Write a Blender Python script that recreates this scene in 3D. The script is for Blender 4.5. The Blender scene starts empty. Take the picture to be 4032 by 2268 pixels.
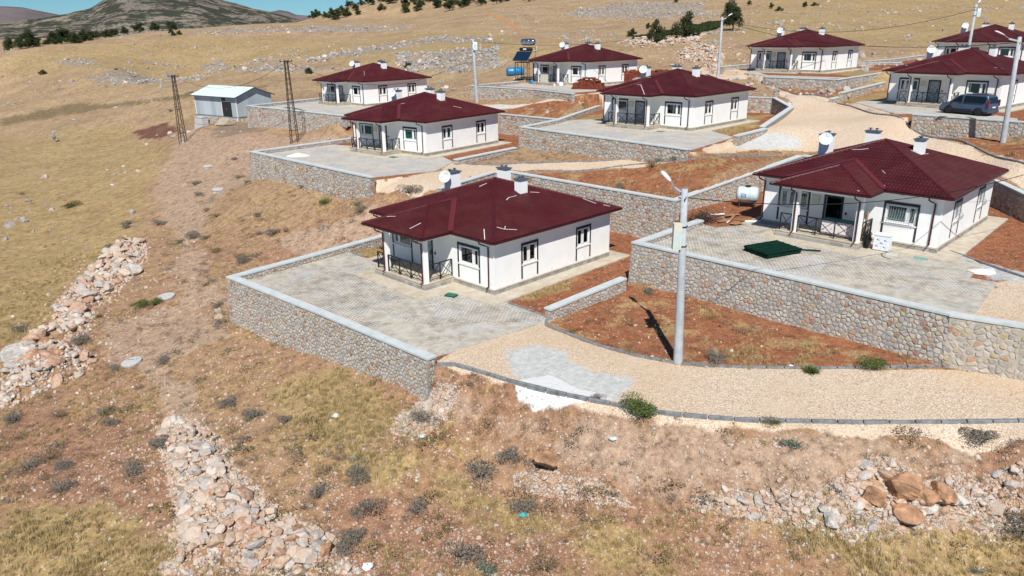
import bpy, math, random, numpy as np
from mathutils import Vector, Matrix
random.seed(7)
R=math.radians
sc=bpy.context.scene
# ---------------------------------------------------------------- camera, sky, sun, exposure
CAM_F,CAM_PITCH,CAM_ROLL=2966.928918085615,0.33334467487282693,0.012477072010025736
cam_d=bpy.data.cameras.new('camera'); cam=bpy.data.objects.new('camera',cam_d); sc.collection.objects.link(cam); sc.camera=cam
cam_d.sensor_width=36; cam_d.lens=CAM_F/4032*36; cam_d.clip_start=.5; cam_d.clip_end=12000
cam.matrix_world=Matrix.Translation((0,0,20))@Matrix.Rotation(math.pi/2-CAM_PITCH,4,'X')@Matrix.Rotation(-CAM_ROLL,4,'Z')
w=bpy.data.worlds.new('World'); sc.world=w; w.use_nodes=True; nt=w.node_tree; nt.nodes.clear()
sky=nt.nodes.new('ShaderNodeTexSky'); sky.sky_type='NISHITA'; sky.sun_disc=False; sky.sun_elevation=R(50); sky.sun_rotation=R(180)
sky.altitude=2200; sky.air_density=1.0; sky.dust_density=.0; sky.ozone_density=2.5
bg=nt.nodes.new('ShaderNodeBackground'); bg.inputs[1].default_value=.054; wo=nt.nodes.new('ShaderNodeOutputWorld')
tint=nt.nodes.new('ShaderNodeMixRGB'); tint.blend_type='MULTIPLY'; tint.inputs[0].default_value=1; tint.inputs[2].default_value=(.60,1.02,1.30,1); nt.links.new(sky.outputs[0],tint.inputs[1]); nt.links.new(tint.outputs[0],bg.inputs[0]); nt.links.new(bg.outputs[0],wo.inputs[0])
sl=bpy.data.lights.new('sun','SUN'); sl.energy=5.0; sl.angle=R(.53); sl.color=(1,.965,.9)
so=bpy.data.objects.new('sun',sl); so.rotation_euler=(R(40),0,0); so.location=(0,-40,80); sc.collection.objects.link(so)
sc.view_settings.view_transform='Standard'; sc.view_settings.look='None'; sc.view_settings.exposure=0.11; sc.view_settings.gamma=1; sc.view_settings.use_curve_mapping=False
sc.cycles.max_bounces=5; sc.cycles.transparent_max_bounces=12

# ---------------------------------------------------------------- survey data (world metres)
CTRL=[[-18.18,43.71,2.6],[-13.78,40.12,2.75],[-10.18,36.53,3.0],[-7.0,33.07,3.3],[-4.56,30.63,3.5],[-4.03,31.69,3.65],[-3.63,31.96,4.85],[-18.06,55.92,3.3],[-13.32,57.35,4.6],[-10.18,57.21,5.4],[-8.28,57.75,6.2],[-21.27,52.67,2.8],[-21.35,46.71,2.0],[-24.04,42.19,1.2],[-32.7,62.16,1.6],[-32.08,49.88,0.9],[-30.45,40.64,0.7],[-25.04,71.46,5.84],[-18.05,66.97,6.3],[-11.23,59.77,6.9],[-9.02,59.01,7.2],[-7.02,58.23,7.6],[-20.15,63.77,4.9],[-14.23,60.55,5.6],[-27.39,70.28,4.2],[-31.97,70.7,2.6],[-35.03,98.35,7.0],[-25.9,91.62,7.0],[-18.64,90.76,7.6],[-40.71,96.25,4.6],[-41.6,86.19,2.6],[-64.88,130.88,3.6],[-63.08,110.27,1.4],[-56.25,88.41,0.4],[-44.7,62.64,-0.2],[-72.09,105.86,0.6],[-77.7,129.99,2.4],[-95.54,143.13,2.0],[-3.54,32.19,5.15],[-2.61,32.16,5.15],[-0.19,30.21,5.15],[2.5,28.58,5.17],[5.74,27.05,5.2],[8.73,26.3,5.25],[14.01,25.86,5.3],[19.69,25.69,5.35],[2.05,37.63,5.17],[4.23,27.72,5.19],[7.25,26.63,5.23],[10.99,26.05,5.27],[17.01,25.73,5.33],[-1.46,31.14,5.15],[5.4,29.95,5.2],[10.21,28.54,5.27],[16.54,27.84,5.36],[2.07,32.65,5.17],[4.11,34.04,5.15],[7.52,31.73,5.25],[10.79,31.01,5.3],[16.18,30.64,5.4],[22.94,30.76,5.45],[20.02,31.16,5.5],[14.62,36.19,5.37],[9.55,41.48,5.5],[7.36,43.79,5.5],[3.46,38.02,5.3],[6.4,26.19,4.6],[10.68,25.11,5.0],[14.99,24.7,5.1],[18.68,24.05,5.1],[2.6,27.74,4.5],[-0.2,29.22,4.3],[-2.53,30.59,4.5],[4.79,25.58,3.2],[9.04,24.24,3.5],[13.44,23.2,3.8],[17.33,23.17,3.6],[1.73,26.69,2.9],[-1.6,28.78,3.2],[-3.72,29.34,3.3],[3.1,24.28,2.5],[8.65,22.71,2.7],[13.87,21.74,2.7],[17.05,20.65,2.4],[-0.13,21.8,1.7],[8.23,21.17,2.1],[-10.9,30.72,2.2],[-6.58,27.36,2.2],[-19.47,32.81,1.1],[-24.91,31.92,0.6],[-19.51,23.46,0.6],[-10.11,22.57,1.2],[-12.76,28.11,1.8],[-9.43,62.31,8.0],[-5.58,59.83,7.95],[-1.38,66.18,8.1],[0.02,65.42,8.15],[7.27,63.64,8.55],[10.92,57.57,8.2],[12.06,53.51,8.05],[14.32,65.29,9.1],[10.13,64.89,9.15],[0.72,74.44,8.47],[4.77,66.5,8.6],[-4.89,69.12,8.2],[14.46,61.98,10.0],[20.45,69.02,10.25],[23.12,64.85,9.2],[25.97,67.05,9.3],[24.45,74.67,10.5],[29.71,69.73,10.65],[33.32,62.35,10.1],[34.88,56.32,9.3],[35.86,51.87,8.9],[36.41,68.73,11.05],[39.5,61.99,10.95],[38.5,59.31,10.9],[36.84,53.85,10.3],[36.67,59.81,10.6],[36.04,84.44,11.6],[32.78,88.89,12.2],[32.14,101.83,13.0],[31.53,96.91,12.8],[38.77,91.36,12.65],[50.91,104.65,12.9],[37.06,87.3,12.15],[35.63,74.15,11.6],[28.92,108.17,13.0],[29.49,123.97,13.6],[37.25,129.4,14.5],[16.25,99.66,12.0],[12.05,99.09,11.8],[7.58,93.44,11.8],[0.91,99.03,11.0],[-5.45,106.04,10.6],[-10.53,100.99,10.2],[11.76,96.5,11.0],[-1.3,95.05,10.0],[5.23,88.24,10.1],[2.31,93.94,10.5],[-36.16,105.0,7.24],[-24.86,95.53,7.9],[-19.75,92.88,9.7],[-16.83,108.23,10.0],[-6.02,122.45,12.0],[1.04,122.74,12.5],[61.93,127.58,14.4],[69.76,130.99,15.0],[51.25,116.23,14.0],[50.58,104.27,13.9],[-40.76,115.0,7.68],[-57.59,140.0,8.34],[-42.21,142.0,9.75],[-105.85,160.0,3.95],[-121.52,185.0,5.15],[-87.29,165.0,6.5],[-133.24,205.0,9.6],[-96.86,195.0,11.18],[-63.72,185.0,12.19],[-31.82,165.0,12.74],[-5.84,142.0,13.14],[-11.72,126.0,10.4],[-139.02,228.0,15.82],[-151.27,235.0,14.33],[-132.5,245.0,16.95],[-121.56,262.0,19.36],[-115.74,280.0,20.6],[-96.41,285.0,21.43],[-69.21,290.0,21.66],[-41.04,295.0,21.9],[1.09,260.0,22.21],[0.61,158.0,16.86],[16.77,152.0,16.42],[26.33,240.0,20.61],[45.02,215.0,20.3],[34.74,165.0,17.1],[18.11,128.0,13.54],[25.2,135.0,14.43],[41.66,160.0,17.86],[63.49,190.0,19.98],[63.87,155.0,16.17],[96.7,190.0,19.59],[107.87,185.0,20.31],[116.46,180.0,19.32],[1.93,430.0,34.63],[36.99,340.0,33.5],[66.35,320.0,31.6],[95.86,290.0,30.1],[135.88,270.0,28.86],[159.91,250.0,27.81],[-130.14,480.0,19.99],[-150.94,480.0,18.2],[-111.75,480.0,27.21],[-81.14,380.0,23.31],[-92.27,500.0,34.89],[-56.29,500.0,38.84],[-103.31,380.0,17.3],[-48.56,350.0,24.38],[-23.06,360.0,26.71],[31.5,83,11.45],[32,90,11.95],[28.5,92.5,12.0],[25.3,72,10.75],[28,76,10.85],[34,92,12.0],[35,84,11.8],[34,75,11.35],[31,75,11.0],[36,69,11.5],[31,64,10.3],[33.5,60,9.9],[36,62,10.7],[22,60.5,9.0],[28,64,9.6],[44,95,12.35],[48,99,12.5],[53,103,12.6],[38,84,11.85],[40,80,11.9],[40,89,12.2],[35.5,90,12.15],[27,103,13.1],[30,106,13.4],[-170,330,13],[-120,380,15],[-80,420,15],[-250,330,11],[-300,500,9],[-200,700,8],[-350,1000,8],[-150,900,8],[-60,700,14],[0,900,30],[150,900,45],[400,900,45],[300,500,38],[500,500,42],[100,600,42],[200,420,36],[90,70,11],[80,40,9],[45,35,6.5],[60,20,6],[35,15,3.5],[-25,15,0.5],[-45,30,-0.5],[-70,60,-1],[-140,110,0],[-200,180,2],[0,12,1],[-90,200,7],[-300,220,5],[150,150,18],[200,220,26]]
LOTN=['A', 'E', 'B', 'D', 'C', 'F', 'G', 'H', 'I']
LOTS=[([[-17.57,44.18],[-3.9,31.6],[2.05,37.7],[2.3,37.4],[6.7,41.6],[7.21,43.41],[12.5,48.9],[11.6,52.1],[0,63.1],[-1.3,63.2],[-5.3,56.9]],5.19),([[7.21,43.41],[19.5,30.83],[21.63,29.5],[26,27.5],[31,28],[36,34],[33.4,45],[34.8,53.6],[24.4,63],[11.6,52.1],[12.5,48.9]],7.39),([[-25.86,75.09],[-11.38,60.5],[-4.8,67.6],[0.4,73.9],[0.91,75.71],[4.82,81.42],[4.95,83.3],[-1.2,89.5],[-9.6,93],[-17.3,84.4]],8.22),([[0.91,75.71],[13.97,59.98],[19.6,66.6],[23.2,71.0],[29.98,82.57],[30.28,88.99],[27.8,90.4],[17,97],[11,97],[4.82,81.42]],10.22),([[-36.05,105.84],[-19.36,91.23],[-12,99],[-8,108],[-20,124],[-28.5,117.1]],9.82),([[-5.43,106.77],[3.05,99.1],[7.34,91.74],[13,97],[20,116],[11,130],[0.9,114.5]],12.05),([[31.81,97.75],[38.55,91.17],[50.6,104.2],[55,114],[42,129],[30.8,114]],13.72),([[35.4,67.37],[40.95,60.89],[50,56],[62,78],[50.5,101],[36.7,85.6]],11.89),([[55,106],[66,98],[85,120],[71.7,135.6],[60.4,123.8],[53.8,121.4]],14.06)]
HOUSES={'A': [-8.62, 48.97, 5.19, -0.7851], 'E': [16.63, 48.91, 7.39, -0.7768], 'B': [-16.41, 79.86, 8.22, -0.6855], 'C': [-27.35, 114.44, 9.82, -0.8001], 'D': [9.9, 81.33, 10.22, -0.7822], 'F': [3.59, 115.9, 12.05, -0.8333], 'G': [34.14, 111.39, 13.72, -0.7938], 'H': [39.85, 81.74, 11.89, -0.8998], 'I': [59.93, 110.55, 14.06, -0.7741]}
COV=[['gravel',0.25,[[-3.82,32.24],[-2.17,34.64],[2.04,37.46],[1.73,36.78],[4.1,33.95],[7.49,31.58],[10.75,30.89],[19.55,30.32],[21.94,29.39],[23.46,28.65],[20.77,24.48],[18.88,24.41],[16.26,24.81],[13.01,25.28],[8.65,25.92],[5.7,26.73],[3.42,27.76],[0.67,29.38],[-2.01,31.21]]],['gravel',0.4,[[-11.56,61.31],[-6.36,65.2],[-5.31,69.9],[-3.4,68.42],[0.57,68.11],[9.95,64.82],[14.19,60.42],[20.51,69.23],[24.99,75.94],[30.81,83.77],[32.3,93.56],[33.22,107.65],[31.43,117.87],[31.55,103.5],[31.98,97.31],[33.97,92.13],[36.19,84.81],[35.87,75.51],[35.57,67.11],[36.67,59.82],[36.84,53.85],[38.63,51.18],[37.03,48.49],[35.8,51.77],[34.82,56.21],[33.19,62.07],[30.5,63.34],[25.63,67.08],[21.24,65.57],[13.31,60.65],[7.25,63.43],[0.2,65.36],[-1.37,65.5],[-5.48,59.44],[-7.16,58.05],[-9.11,59.88],[-11.16,60.72]]],['gravel',0.4,[[-10.66,99.7],[-8.11,103.57],[-1.92,100.03],[7.02,92.42],[12.82,100.83],[19.58,107.03],[14.06,98.53],[11.65,95.67],[0.87,96.05],[-5.18,97.88]]],['gravel',0.5,[[29.29,123.06],[34.69,122.38],[33.02,104.87],[30.75,102.45],[27.28,103.14]]],['gravel',0.5,[[20.23,31.52],[24.74,36.25],[26.95,37.6],[29.02,36.85],[23.68,27.1],[22.07,30.04]]],['gravel',0.6,[[35.14,83.35],[39.75,80.88],[36.63,72.36],[35.05,73.72]]],['white',0.3,[[-0.06,29.86],[0.16,30.44],[1.59,30.62],[2.72,29.28],[4.05,28.31],[3.14,28.35],[2.32,28.39],[1.16,28.82],[0.23,29.33],[-0.11,29.66]]],['grey',0.4,[[-0.46,31.9],[-0.28,33.4],[1.18,34.25],[2.5,33.44],[3.41,31.07],[5.27,30.19],[4.64,28.36],[3.48,28.34],[1.9,29.9],[-0.01,30.36]]],['grey',0.4,[[19.1,65.34],[19.95,67.25],[22.64,71.45],[24.87,70.38],[26.92,69.06],[25.48,67.71],[21.76,66.12]]],['grey',0.4,[[-4.21,99.23],[-1.14,99.34],[2.37,96.19],[-2.62,97.0]]],['grey',0.4,[[25.16,39.43],[26.57,39.59],[26.95,37.6],[26.05,36.2],[24.81,36.69],[24.58,37.69]]],['white',0.3,[[25.18,38.35],[25.95,38.74],[25.5,37.65],[24.72,37.22]]],['grey',0.3,[[35.45,67.76],[37.39,66.82],[37.67,64.77],[36.23,66.42]]],['red',0.3,[[1.93,37.36],[3.69,40.71],[6.84,42.69],[9.44,40.93],[14.48,35.83],[19.67,30.61],[19.81,30.49],[16.24,30.76],[10.83,31.14],[7.55,31.88],[4.12,34.18]]],['red',0.3,[[1.54,63.89],[7.24,63.32],[13.31,60.63],[23.2,64.89],[24.58,66.09],[12.38,52.97],[11.66,53.64],[0.53,64.13]]],['red',0.4,[[-4.62,96.64],[0.87,95.69],[11.65,95.64],[11.69,95.88],[5.33,87.76],[-1.29,94.33]]],['red',0.4,[[31.72,97.19],[34.84,94.81],[38.71,91.21],[48.88,100.54],[48.55,99.69],[37.07,87.31],[35.62,86.2],[34.06,92.38]]],['red',0.4,[[35.45,67.14],[37.7,64.68],[39.4,58.06],[40.9,54.82],[38.86,51.57],[36.89,53.94],[36.76,59.98],[35.57,67.11]]],['rsoil',0.6,[[-107.31,162.36],[-77.89,154.3],[-52.0,140.79],[-47.15,143.87],[-35.9,146.24],[-29.51,133.47],[-37.16,124.13],[-46.1,123.66],[-53.52,129.16],[-71.03,139.68],[-98.55,148.04]]],['rsoil',0.8,[[-5.48,31.94],[-3.51,31.54],[-1.97,30.06],[-4.06,29.2],[-7.2,30.92]]],['rsoil',1.0,[[-27.39,35.83],[-21.01,35.98],[-16.74,32.08],[-14.49,26.01],[-14.67,22.92],[-20.23,24.59]]],['rsoil',1.0,[[-7.32,26.81],[-3.28,28.07],[3.24,25.69],[4.91,24.26],[6.29,21.54],[-5.7,22.35]]],['rsoil',1.0,[[7.32,23.1],[13.96,21.96],[16.21,20.87],[6.29,21.54]]],['rsoil',0.8,[[-38.12,52.5],[-34.2,50.53],[-32.06,47.89],[-33.3,45.06]]],['pale',1.0,[[-28.3,47.59],[-24.36,50.03],[-19.98,45.99],[-17.43,41.88],[-20.12,40.64],[-19.87,38.39],[-24.89,42.4]]],['pale',1.2,[[-49.17,116.33],[-29.5,97.1],[-19.95,90.28],[-22.43,72.97],[-29.54,76.37],[-25.38,60.54],[-19.79,48.44],[-22.62,47.17],[-30.72,65.85],[-42.43,88.09]]],['pale',1.0,[[-3.47,30.86],[3.39,27.43],[8.58,25.62],[12.9,24.98],[16.42,24.47],[13.91,23.73],[7.6,24.46],[3.26,25.96],[-0.73,28.34]]],['pale',1.2,[[-11.14,59.13],[-6.34,57.67],[-9.33,55.82],[-14.89,55.68],[-18.99,59.41]]],['pale',0.8,[[-20.42,38.58],[-17.58,37.24],[-15.1,32.94],[-17.15,33.52]]],['pale',1.0,[[27.76,134.16],[31.03,120.07],[26.91,99.7],[24.28,101.47]]],['gold',1.5,[[-92.78,118.59],[-93.14,139.28],[-78.72,140.15],[-67.39,134.9],[-60.18,123.64],[-46.89,104.78],[-42.43,88.09],[-36.06,69.22],[-35.61,59.06],[-32.85,48.76],[-33.3,45.06],[-38.58,45.05]]],['gold',1.0,[[-11.65,34.87],[-9.07,35.47],[-6.12,31.17],[-6.2,29.27],[-4.59,27.54],[-6.2,27.1],[-9.05,30.02]]],['gold',1.0,[[-4.13,28.08],[-0.73,27.31],[-0.07,25.85],[1.58,24.03],[-0.7,24.56],[-3.17,26.45]]],['gold',1.0,[[0.84,24.7],[4.48,23.34],[5.62,21.64],[2.83,21.7]]],['gold',1.0,[[-22.81,28.63],[-18.19,26.69],[-13.71,24.18],[-13.42,22.79],[-19.51,23.46]]],['gold',1.0,[[8.69,22.86],[14.09,22.29],[17.91,22.35],[17.05,20.65],[12.18,20.91]]],['gold',0.6,[[-11.55,51.85],[-9.78,55.01],[-9.02,50.24],[-9.79,49.14]]],['gold',0.4,[[0.04,40.51],[1.95,42.51],[4.01,44.47],[3.67,43.33],[1.4,40.46]]],['gold',0.6,[[6.96,85.42],[11.14,91.08],[9.99,81.43],[6.67,81.77]]],['gold',0.6,[[17.72,72.76],[26.09,87.26],[29.14,86.92],[24.61,76.61],[20.16,70.59]]],['gold',0.6,[[43.1,104.79],[53.81,110.45],[48.52,99.93],[41.91,94.67]]],['gold',0.6,[[34.27,83.37],[47.0,96.31],[41.07,83.84],[36.79,81.26]]],['gold',4,[[-140.92,218.34],[-99.88,256.36],[-9.35,234.5],[15.55,140.5],[-5.84,142.0],[-54.79,186.92],[-95.61,192.31],[-133.23,205.0]]],['gold',4,[[41.66,160.02],[71.11,153.76],[87.44,133.68],[154.74,241.74],[87.46,285.71]]],['dark',1.5,[[-99.91,150.27],[-81.95,154.2],[-58.65,142.75],[-46.43,141.53],[-30.75,150.62],[-21.06,147.25],[-48.0,146.68],[-60.75,148.18],[-90.23,162.35],[-103.53,156.22]]],['rock',1.2,[[-123.69,211.11],[-112.22,211.68],[-105.34,204.09],[-112.32,201.64]]],['rock',1.2,[[-101.97,219.36],[-82.4,226.52],[-52.31,178.29],[-50.84,173.11],[-88.35,223.92],[-99.88,216.92]]],['rock',1.2,[[-45.1,178.42],[-37.61,196.57],[-29.38,209.0],[-18.59,218.44],[-4.03,200.8],[-3.48,172.42],[-17.76,196.5],[-26.64,188.95],[-34.38,179.09],[-42.71,172.14]]],['rock',1.5,[[-97.43,184.21],[-94.63,190.16],[-94.52,208.9],[-77.64,172.74],[-85.2,177.51],[-94.07,179.1]]],['rock',1.2,[[-93.06,192.73],[-93.49,216.89],[-62.94,162.51],[-64.16,161.25],[-93.18,208.08],[-88.26,184.22]]],['rock',1.5,[[-24.98,176.74],[-2.39,156.11],[-1.47,137.3],[-13.35,145.14],[-22.2,155.9]]],['rock',1.5,[[-60.26,174.79],[-47.63,167.73],[-30.83,159.57],[-38.46,157.44],[-54.96,163.88]]],['rock',2,[[-98.32,274.23],[-80.0,277.02],[-53.47,282.75],[-33.29,278.96],[-33.95,262.1],[-77.0,266.14],[-106.02,262.43],[-107.75,266.89]]],['rock',2,[[28.02,282.08],[45.55,287.32],[63.23,271.68],[59.55,230.3],[38.52,241.72],[15.54,259.63]]],['mud',1.2,[[-43.2,112.03],[-39.57,111.95],[-30.55,100.96],[-32.57,97.13],[-38.79,102.89]]],['mud',1.0,[[-30.98,75.62],[-24.93,67.68],[-20.14,63.77],[-23.8,64.12]]],['rust',1.0,[[-63.9,131.08],[-57.47,128.53],[-51.45,118.83],[-54.17,117.58],[-60.18,123.64]]],['track',0.5,[[-12.47,317.28],[-9.92,311.31],[1.28,249.94],[9.5,158.17],[8.47,153.87],[0.03,240.68]]],['rsoil',1.0,[[-1.97,30.06],[2.62,27.98],[2.09,27.37],[-0.73,28.61]]],['rsoil',1.0,[[2.06,26.91],[6.35,25.84],[9.14,24.67],[7.58,24.34],[4.11,25.09]]],['rsoil',1.2,[[-18.25,56.63],[-10.48,57.59],[-13.23,45.15],[-15.3,42.24]]]]
PAVE={'A':[[-17.89,45.58],[-16.97,47.46],[-11.45,51.04],[-9.79,49.14],[-6.53,50.13],[-0.44,43.87],[-0.24,40.0],[2.18,37.41],[-3.81,32.69],[-4.17,32.88]],'E':[[7.61,44.32],[12.29,49.32],[13.41,47.99],[17.98,49.14],[26.27,44.73],[25.89,42.29],[25.68,39.19],[23.79,37.06],[24.74,36.25],[20.42,31.22],[20.02,31.77]],'B':[[-26.07,77.16],[-20.21,82.45],[-17.06,80.75],[-14.43,77.8],[-7.68,75.45],[-5.31,69.9],[-6.39,65.47],[-11.64,62.7]],'D':[[1.43,78.26],[6.87,84.29],[11.33,84.94],[19.17,75.58],[20.41,69.5],[14.71,62.01],[14.41,62.88]],'C':[[-36.95,109.25],[-33.68,116.66],[-29.54,119.39],[-23.96,116.0],[-18.0,110.29],[-17.36,98.14],[-20.41,96.2]],'F':[[-4.45,113.74],[1.73,119.38],[4.22,120.73],[12.54,112.41],[12.06,100.95],[7.93,97.82],[3.28,106.43]],'G':[[31.61,105.17],[34.56,111.34],[33.18,100.44],[40.74,94.14],[37.74,93.24],[32.44,98.93],[31.99,102.4]],'H':[[37.12,82.99],[42.22,86.07],[42.29,80.55],[43.55,73.32],[44.24,66.68],[43.54,65.57],[37.64,71.56],[35.96,71.75]],'I':[[56.44,113.59],[62.33,118.29],[58.23,102.35],[52.91,94.55]]}
KERBS={'K1':[[2.38,37.9],[1.65,36.91],[2.84,35.38],[4.1,33.97],[5.82,32.58],[7.51,31.69],[9.23,31.23],[10.79,31.01],[14.45,30.76],[19.8,30.74],[22.94,30.76],[25.14,30.75]],'K2':[[-3.53,32.05],[-3.08,32.17],[-2.6,31.94],[-1.46,31.14],[-0.19,30.21],[2.5,28.58],[4.23,27.72],[5.74,27.05],[7.25,26.63],[8.73,26.3],[10.99,26.05],[13.99,25.83],[17.01,25.73],[19.69,25.69],[22.33,25.66]],'K3':[[-0.26,40.11],[2.11,37.56]],'K4':[[-11.43,50.84],[-9.79,49.13]],'K5':[[1.55,64.02],[7.25,63.43],[11.71,62.27],[14.77,60.08],[23.11,64.84]],'K6':[[31.75,97.75],[33.14,95.42],[34.33,91.84],[36.02,84.38],[35.59,74.9],[35.57,67.11],[36.63,62.61],[36.71,59.89],[36.84,53.85],[38.51,50.99]],'K7':[[-4.89,69.01],[-2.33,68.77],[0.57,68.28],[4.11,67.1],[9.95,64.82]],'K8':[[25.42,41.88],[26.28,38.08],[26.74,36.53]]}
TREES=[[-138.32,228.0,15.88,5.97,6],[-142.91,232.0,15.68,4.27,4.5],[-137.73,230.0,16.15,4.19,4.5],[-189.12,300.0,12.69,6.74,5],[-138.07,245.0,16.7,5.18,6],[-138.87,243.0,16.58,4.39,4.5],[-135.57,246.0,16.87,4.75,6],[-134.02,250.0,17.22,4.14,5.5],[-132.7,254.0,17.66,3.45,5],[-132.8,244.0,16.88,3.32,4],[-132.9,262.0,18.28,3.06,4.5],[-131.84,266.0,18.66,2.67,4],[-129.12,268.0,19.07,2.97,3.5],[-125.08,270.0,19.58,3.94,5.5],[-124.99,282.0,19.86,3.63,4.5],[-121.54,288.0,20.17,3.85,4],[-139.22,240.0,16.48,2.47,4],[35.41,160.0,17.11,6.23,5.5],[28.96,155.0,16.51,5.2,4],[50.17,178.0,18.82,5.84,5.5],[55.24,200.0,20.28,5.8,5]]
LITTER=[[-8.36,31.61],[-5.4,22.7],[-4.01,29.0],[3.99,26.67],[0.34,25.12],[12.59,31.04],[-6.89,28.42]]
GREENPATCH=[[26.5,170.63],[32.5,180.4],[42.49,193.35],[51.6,207.02],[54.39,202.07],[48.04,184.98],[40.17,174.52],[34.84,173.94],[27.9,163.68]]
PT={'shrub':[[-32.9,78.42],[-35.12,83.04],[-29.19,80.37],[-32.64,89.35],[-29.41,71.37],[-27.13,67.87],[-26.57,75.17],[-22.05,64.25],[-19.55,60.25],[-18.53,60.19],[-21.05,60.8],[-22.24,51.68],[-28.07,64.34],[-28.84,63.55],[-27.57,63.54],[-34.47,71.87],[-38.27,73.05],[-38.67,74.35],[-37.3,67.79],[-25.82,49.73],[-25.07,49.67],[-27.79,44.57],[-26.68,42.74],[-23.59,40.55],[-20.47,40.34],[-26.91,40.7],[-26.28,35.24],[-23.94,35.41],[-21.56,35.36],[-20.7,34.27],[-16.72,31.11],[-22.83,30.73],[-21.09,30.67],[-22.0,31.27],[-20.11,28.59],[-17.28,29.46],[-5.79,25.55],[-3.96,25.44],[-1.39,27.14],[0.56,25.46],[-6.53,27.57],[-8.07,26.45],[-0.06,27.56],[-6.01,24.07],[-6.55,23.7],[-2.01,23.16],[-0.95,22.17],[1.04,22.1],[5.26,27.01],[10.15,26.06],[3.56,28.32],[10.6,24.94],[17.65,24.89],[17.51,21.93],[18.89,31.42],[13.26,30.42],[16.27,30.64],[1.85,28.92],[9.4,31.92],[7.89,41.23],[-8.08,59.29],[-15.82,63.31],[-12.49,60.35],[-11.98,59.23],[-21.38,56.58],[-20.76,55.66],[-24.05,58.72],[-59.81,136.12],[-19.85,47.83],[-18.27,44.25],[11.51,61.15],[13.31,60.71],[8.63,58.74],[12.3,62.04],[-10.85,31.93],[-12.62,32.67],[-14.3,34.11],[15.64,21.06],[-33.72,48.33],[-31.83,43.58],[-2.0,30.79],[-3.93,29.79],[-28.71,48.93],[-26.13,62.56],[-19.04,68.07],[-51.27,86.39],[-51.19,86.07],[-62.76,95.57],[-40.72,160.17],[-20.43,154.45]],'stones1':[[-36.96,68.66],[-34.21,68.15],[-31.27,62.3],[-30.04,57.27],[-29.33,53.14],[-29.83,50.55],[-28.26,46.98],[-28.36,44.67],[-29.97,46.16],[-25.45,42.52],[-25.32,39.97],[-26.49,38.73],[-27.29,37.06],[-27.95,36.71],[-30.1,40.1],[-32.25,44.24],[-32.78,46.79],[-31.85,48.49],[-34.5,53.6],[-35.61,59.06],[-36.68,64.37]],'stones2':[[-17.68,33.33],[-17.47,34.29],[-15.4,32.69],[-13.71,31.27],[-12.04,28.56],[-10.82,27.4],[-9.5,25.69],[-8.42,25.2],[-6.82,24.3],[-6.62,23.31],[-5.27,22.33],[-13.57,22.81],[-13.05,23.71],[-13.78,25.89],[-15.29,28.68],[-16.72,31.11]],'stones3':[[6.66,24.15],[8.33,24.36],[9.79,23.88],[10.91,23.38],[12.23,23.92],[13.29,24.43],[13.98,24.34],[15.01,23.58],[16.51,23.96],[18.54,23.76],[17.64,21.8],[15.84,22.38],[14.05,22.18],[11.81,21.8],[9.95,22.47],[8.12,23.42],[6.73,23.74]],'stones4':[[-0.06,26.98],[1.41,26.91],[2.48,25.99],[4.11,25.09],[4.64,24.47],[3.13,24.62],[0.89,26.01],[-0.07,26.36]],'stones5':[[-5.48,30.6],[-4.33,31.9],[-3.12,31.28],[-2.35,30.62],[-2.85,29.66],[-4.38,28.84],[-5.52,29.52]],'stones6':[[28.57,138.25],[34.25,148.2],[37.6,143.79],[36.99,134.58],[31.37,116.71],[29.27,113.03],[31.12,125.52],[28.15,129.52]],'stones7':[[21.41,158.12],[29.05,170.54],[34.1,165.94],[40.79,169.77],[44.89,179.63],[36.79,152.76],[31.63,149.94],[24.02,149.4]],'stones8':[[-20.43,48.67],[-19.55,47.38],[-18.64,45.25],[-19.3,45.6]],'lat':[[-50.72,119.08],[-26.0,92.01]],'manh':[[-24.66,50.73],[-22.63,40.97],[-35.88,89.29],[-30.37,77.25]],'person':[[-77.7,130.0]],'blocks':[[-46.6,116.06]],'rock_big':[[13.85,23.18],[12.8,23.03],[13.89,22.51],[15.33,23.09],[1.33,26.87],[-8.45,24.38],[-7.09,23.43],[-30.77,43.1],[-30.25,57.37],[0.79,27.83],[11.17,22.4]],'poles':[[7.62,31.76],[38.36,59.08],[-4.24,102.8]],'bush':[[-118.05,198.64],[-108.41,257.63],[-111.25,262.42],[-107.47,259.48],[29.0,187.02],[27.53,180.37],[76.64,255.77],[79.05,241.55],[79.06,234.3],[90.36,244.89],[94.55,248.06],[58.06,279.17],[36.36,208.11],[-28.5,447.23],[-40.2,157.32],[-19.42,151.29]],'hill2':[[-119.7,492.69],[-118.26,497.37],[-107.99,473.76],[-104.78,475.73],[-99.93,469.16],[-99.27,478.28],[-95.84,485.79],[-90.17,474.13],[-88.66,486.46],[-86.0,492.4],[-81.69,480.63],[-76.9,488.9],[-69.16,476.33],[-66.59,484.2],[-59.63,465.55],[-55.7,472.24],[-49.97,461.64],[-46.07,469.32],[-40.42,457.04],[-36.44,464.83],[-30.51,443.85],[-24.71,418.94],[-20.4,439.44],[-14.01,410.33],[-9.35,430.81],[-5.6,389.8],[-1.78,398.82],[-94.44,464.85],[-73.63,465.91],[-50.95,448.64],[-57.94,450.73],[-73.59,337.25],[-87.35,464.25],[8.66,344.38],[-22.88,423.89],[-22.16,430.86],[-39.4,444.45],[-30.74,415.64]]}

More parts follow.
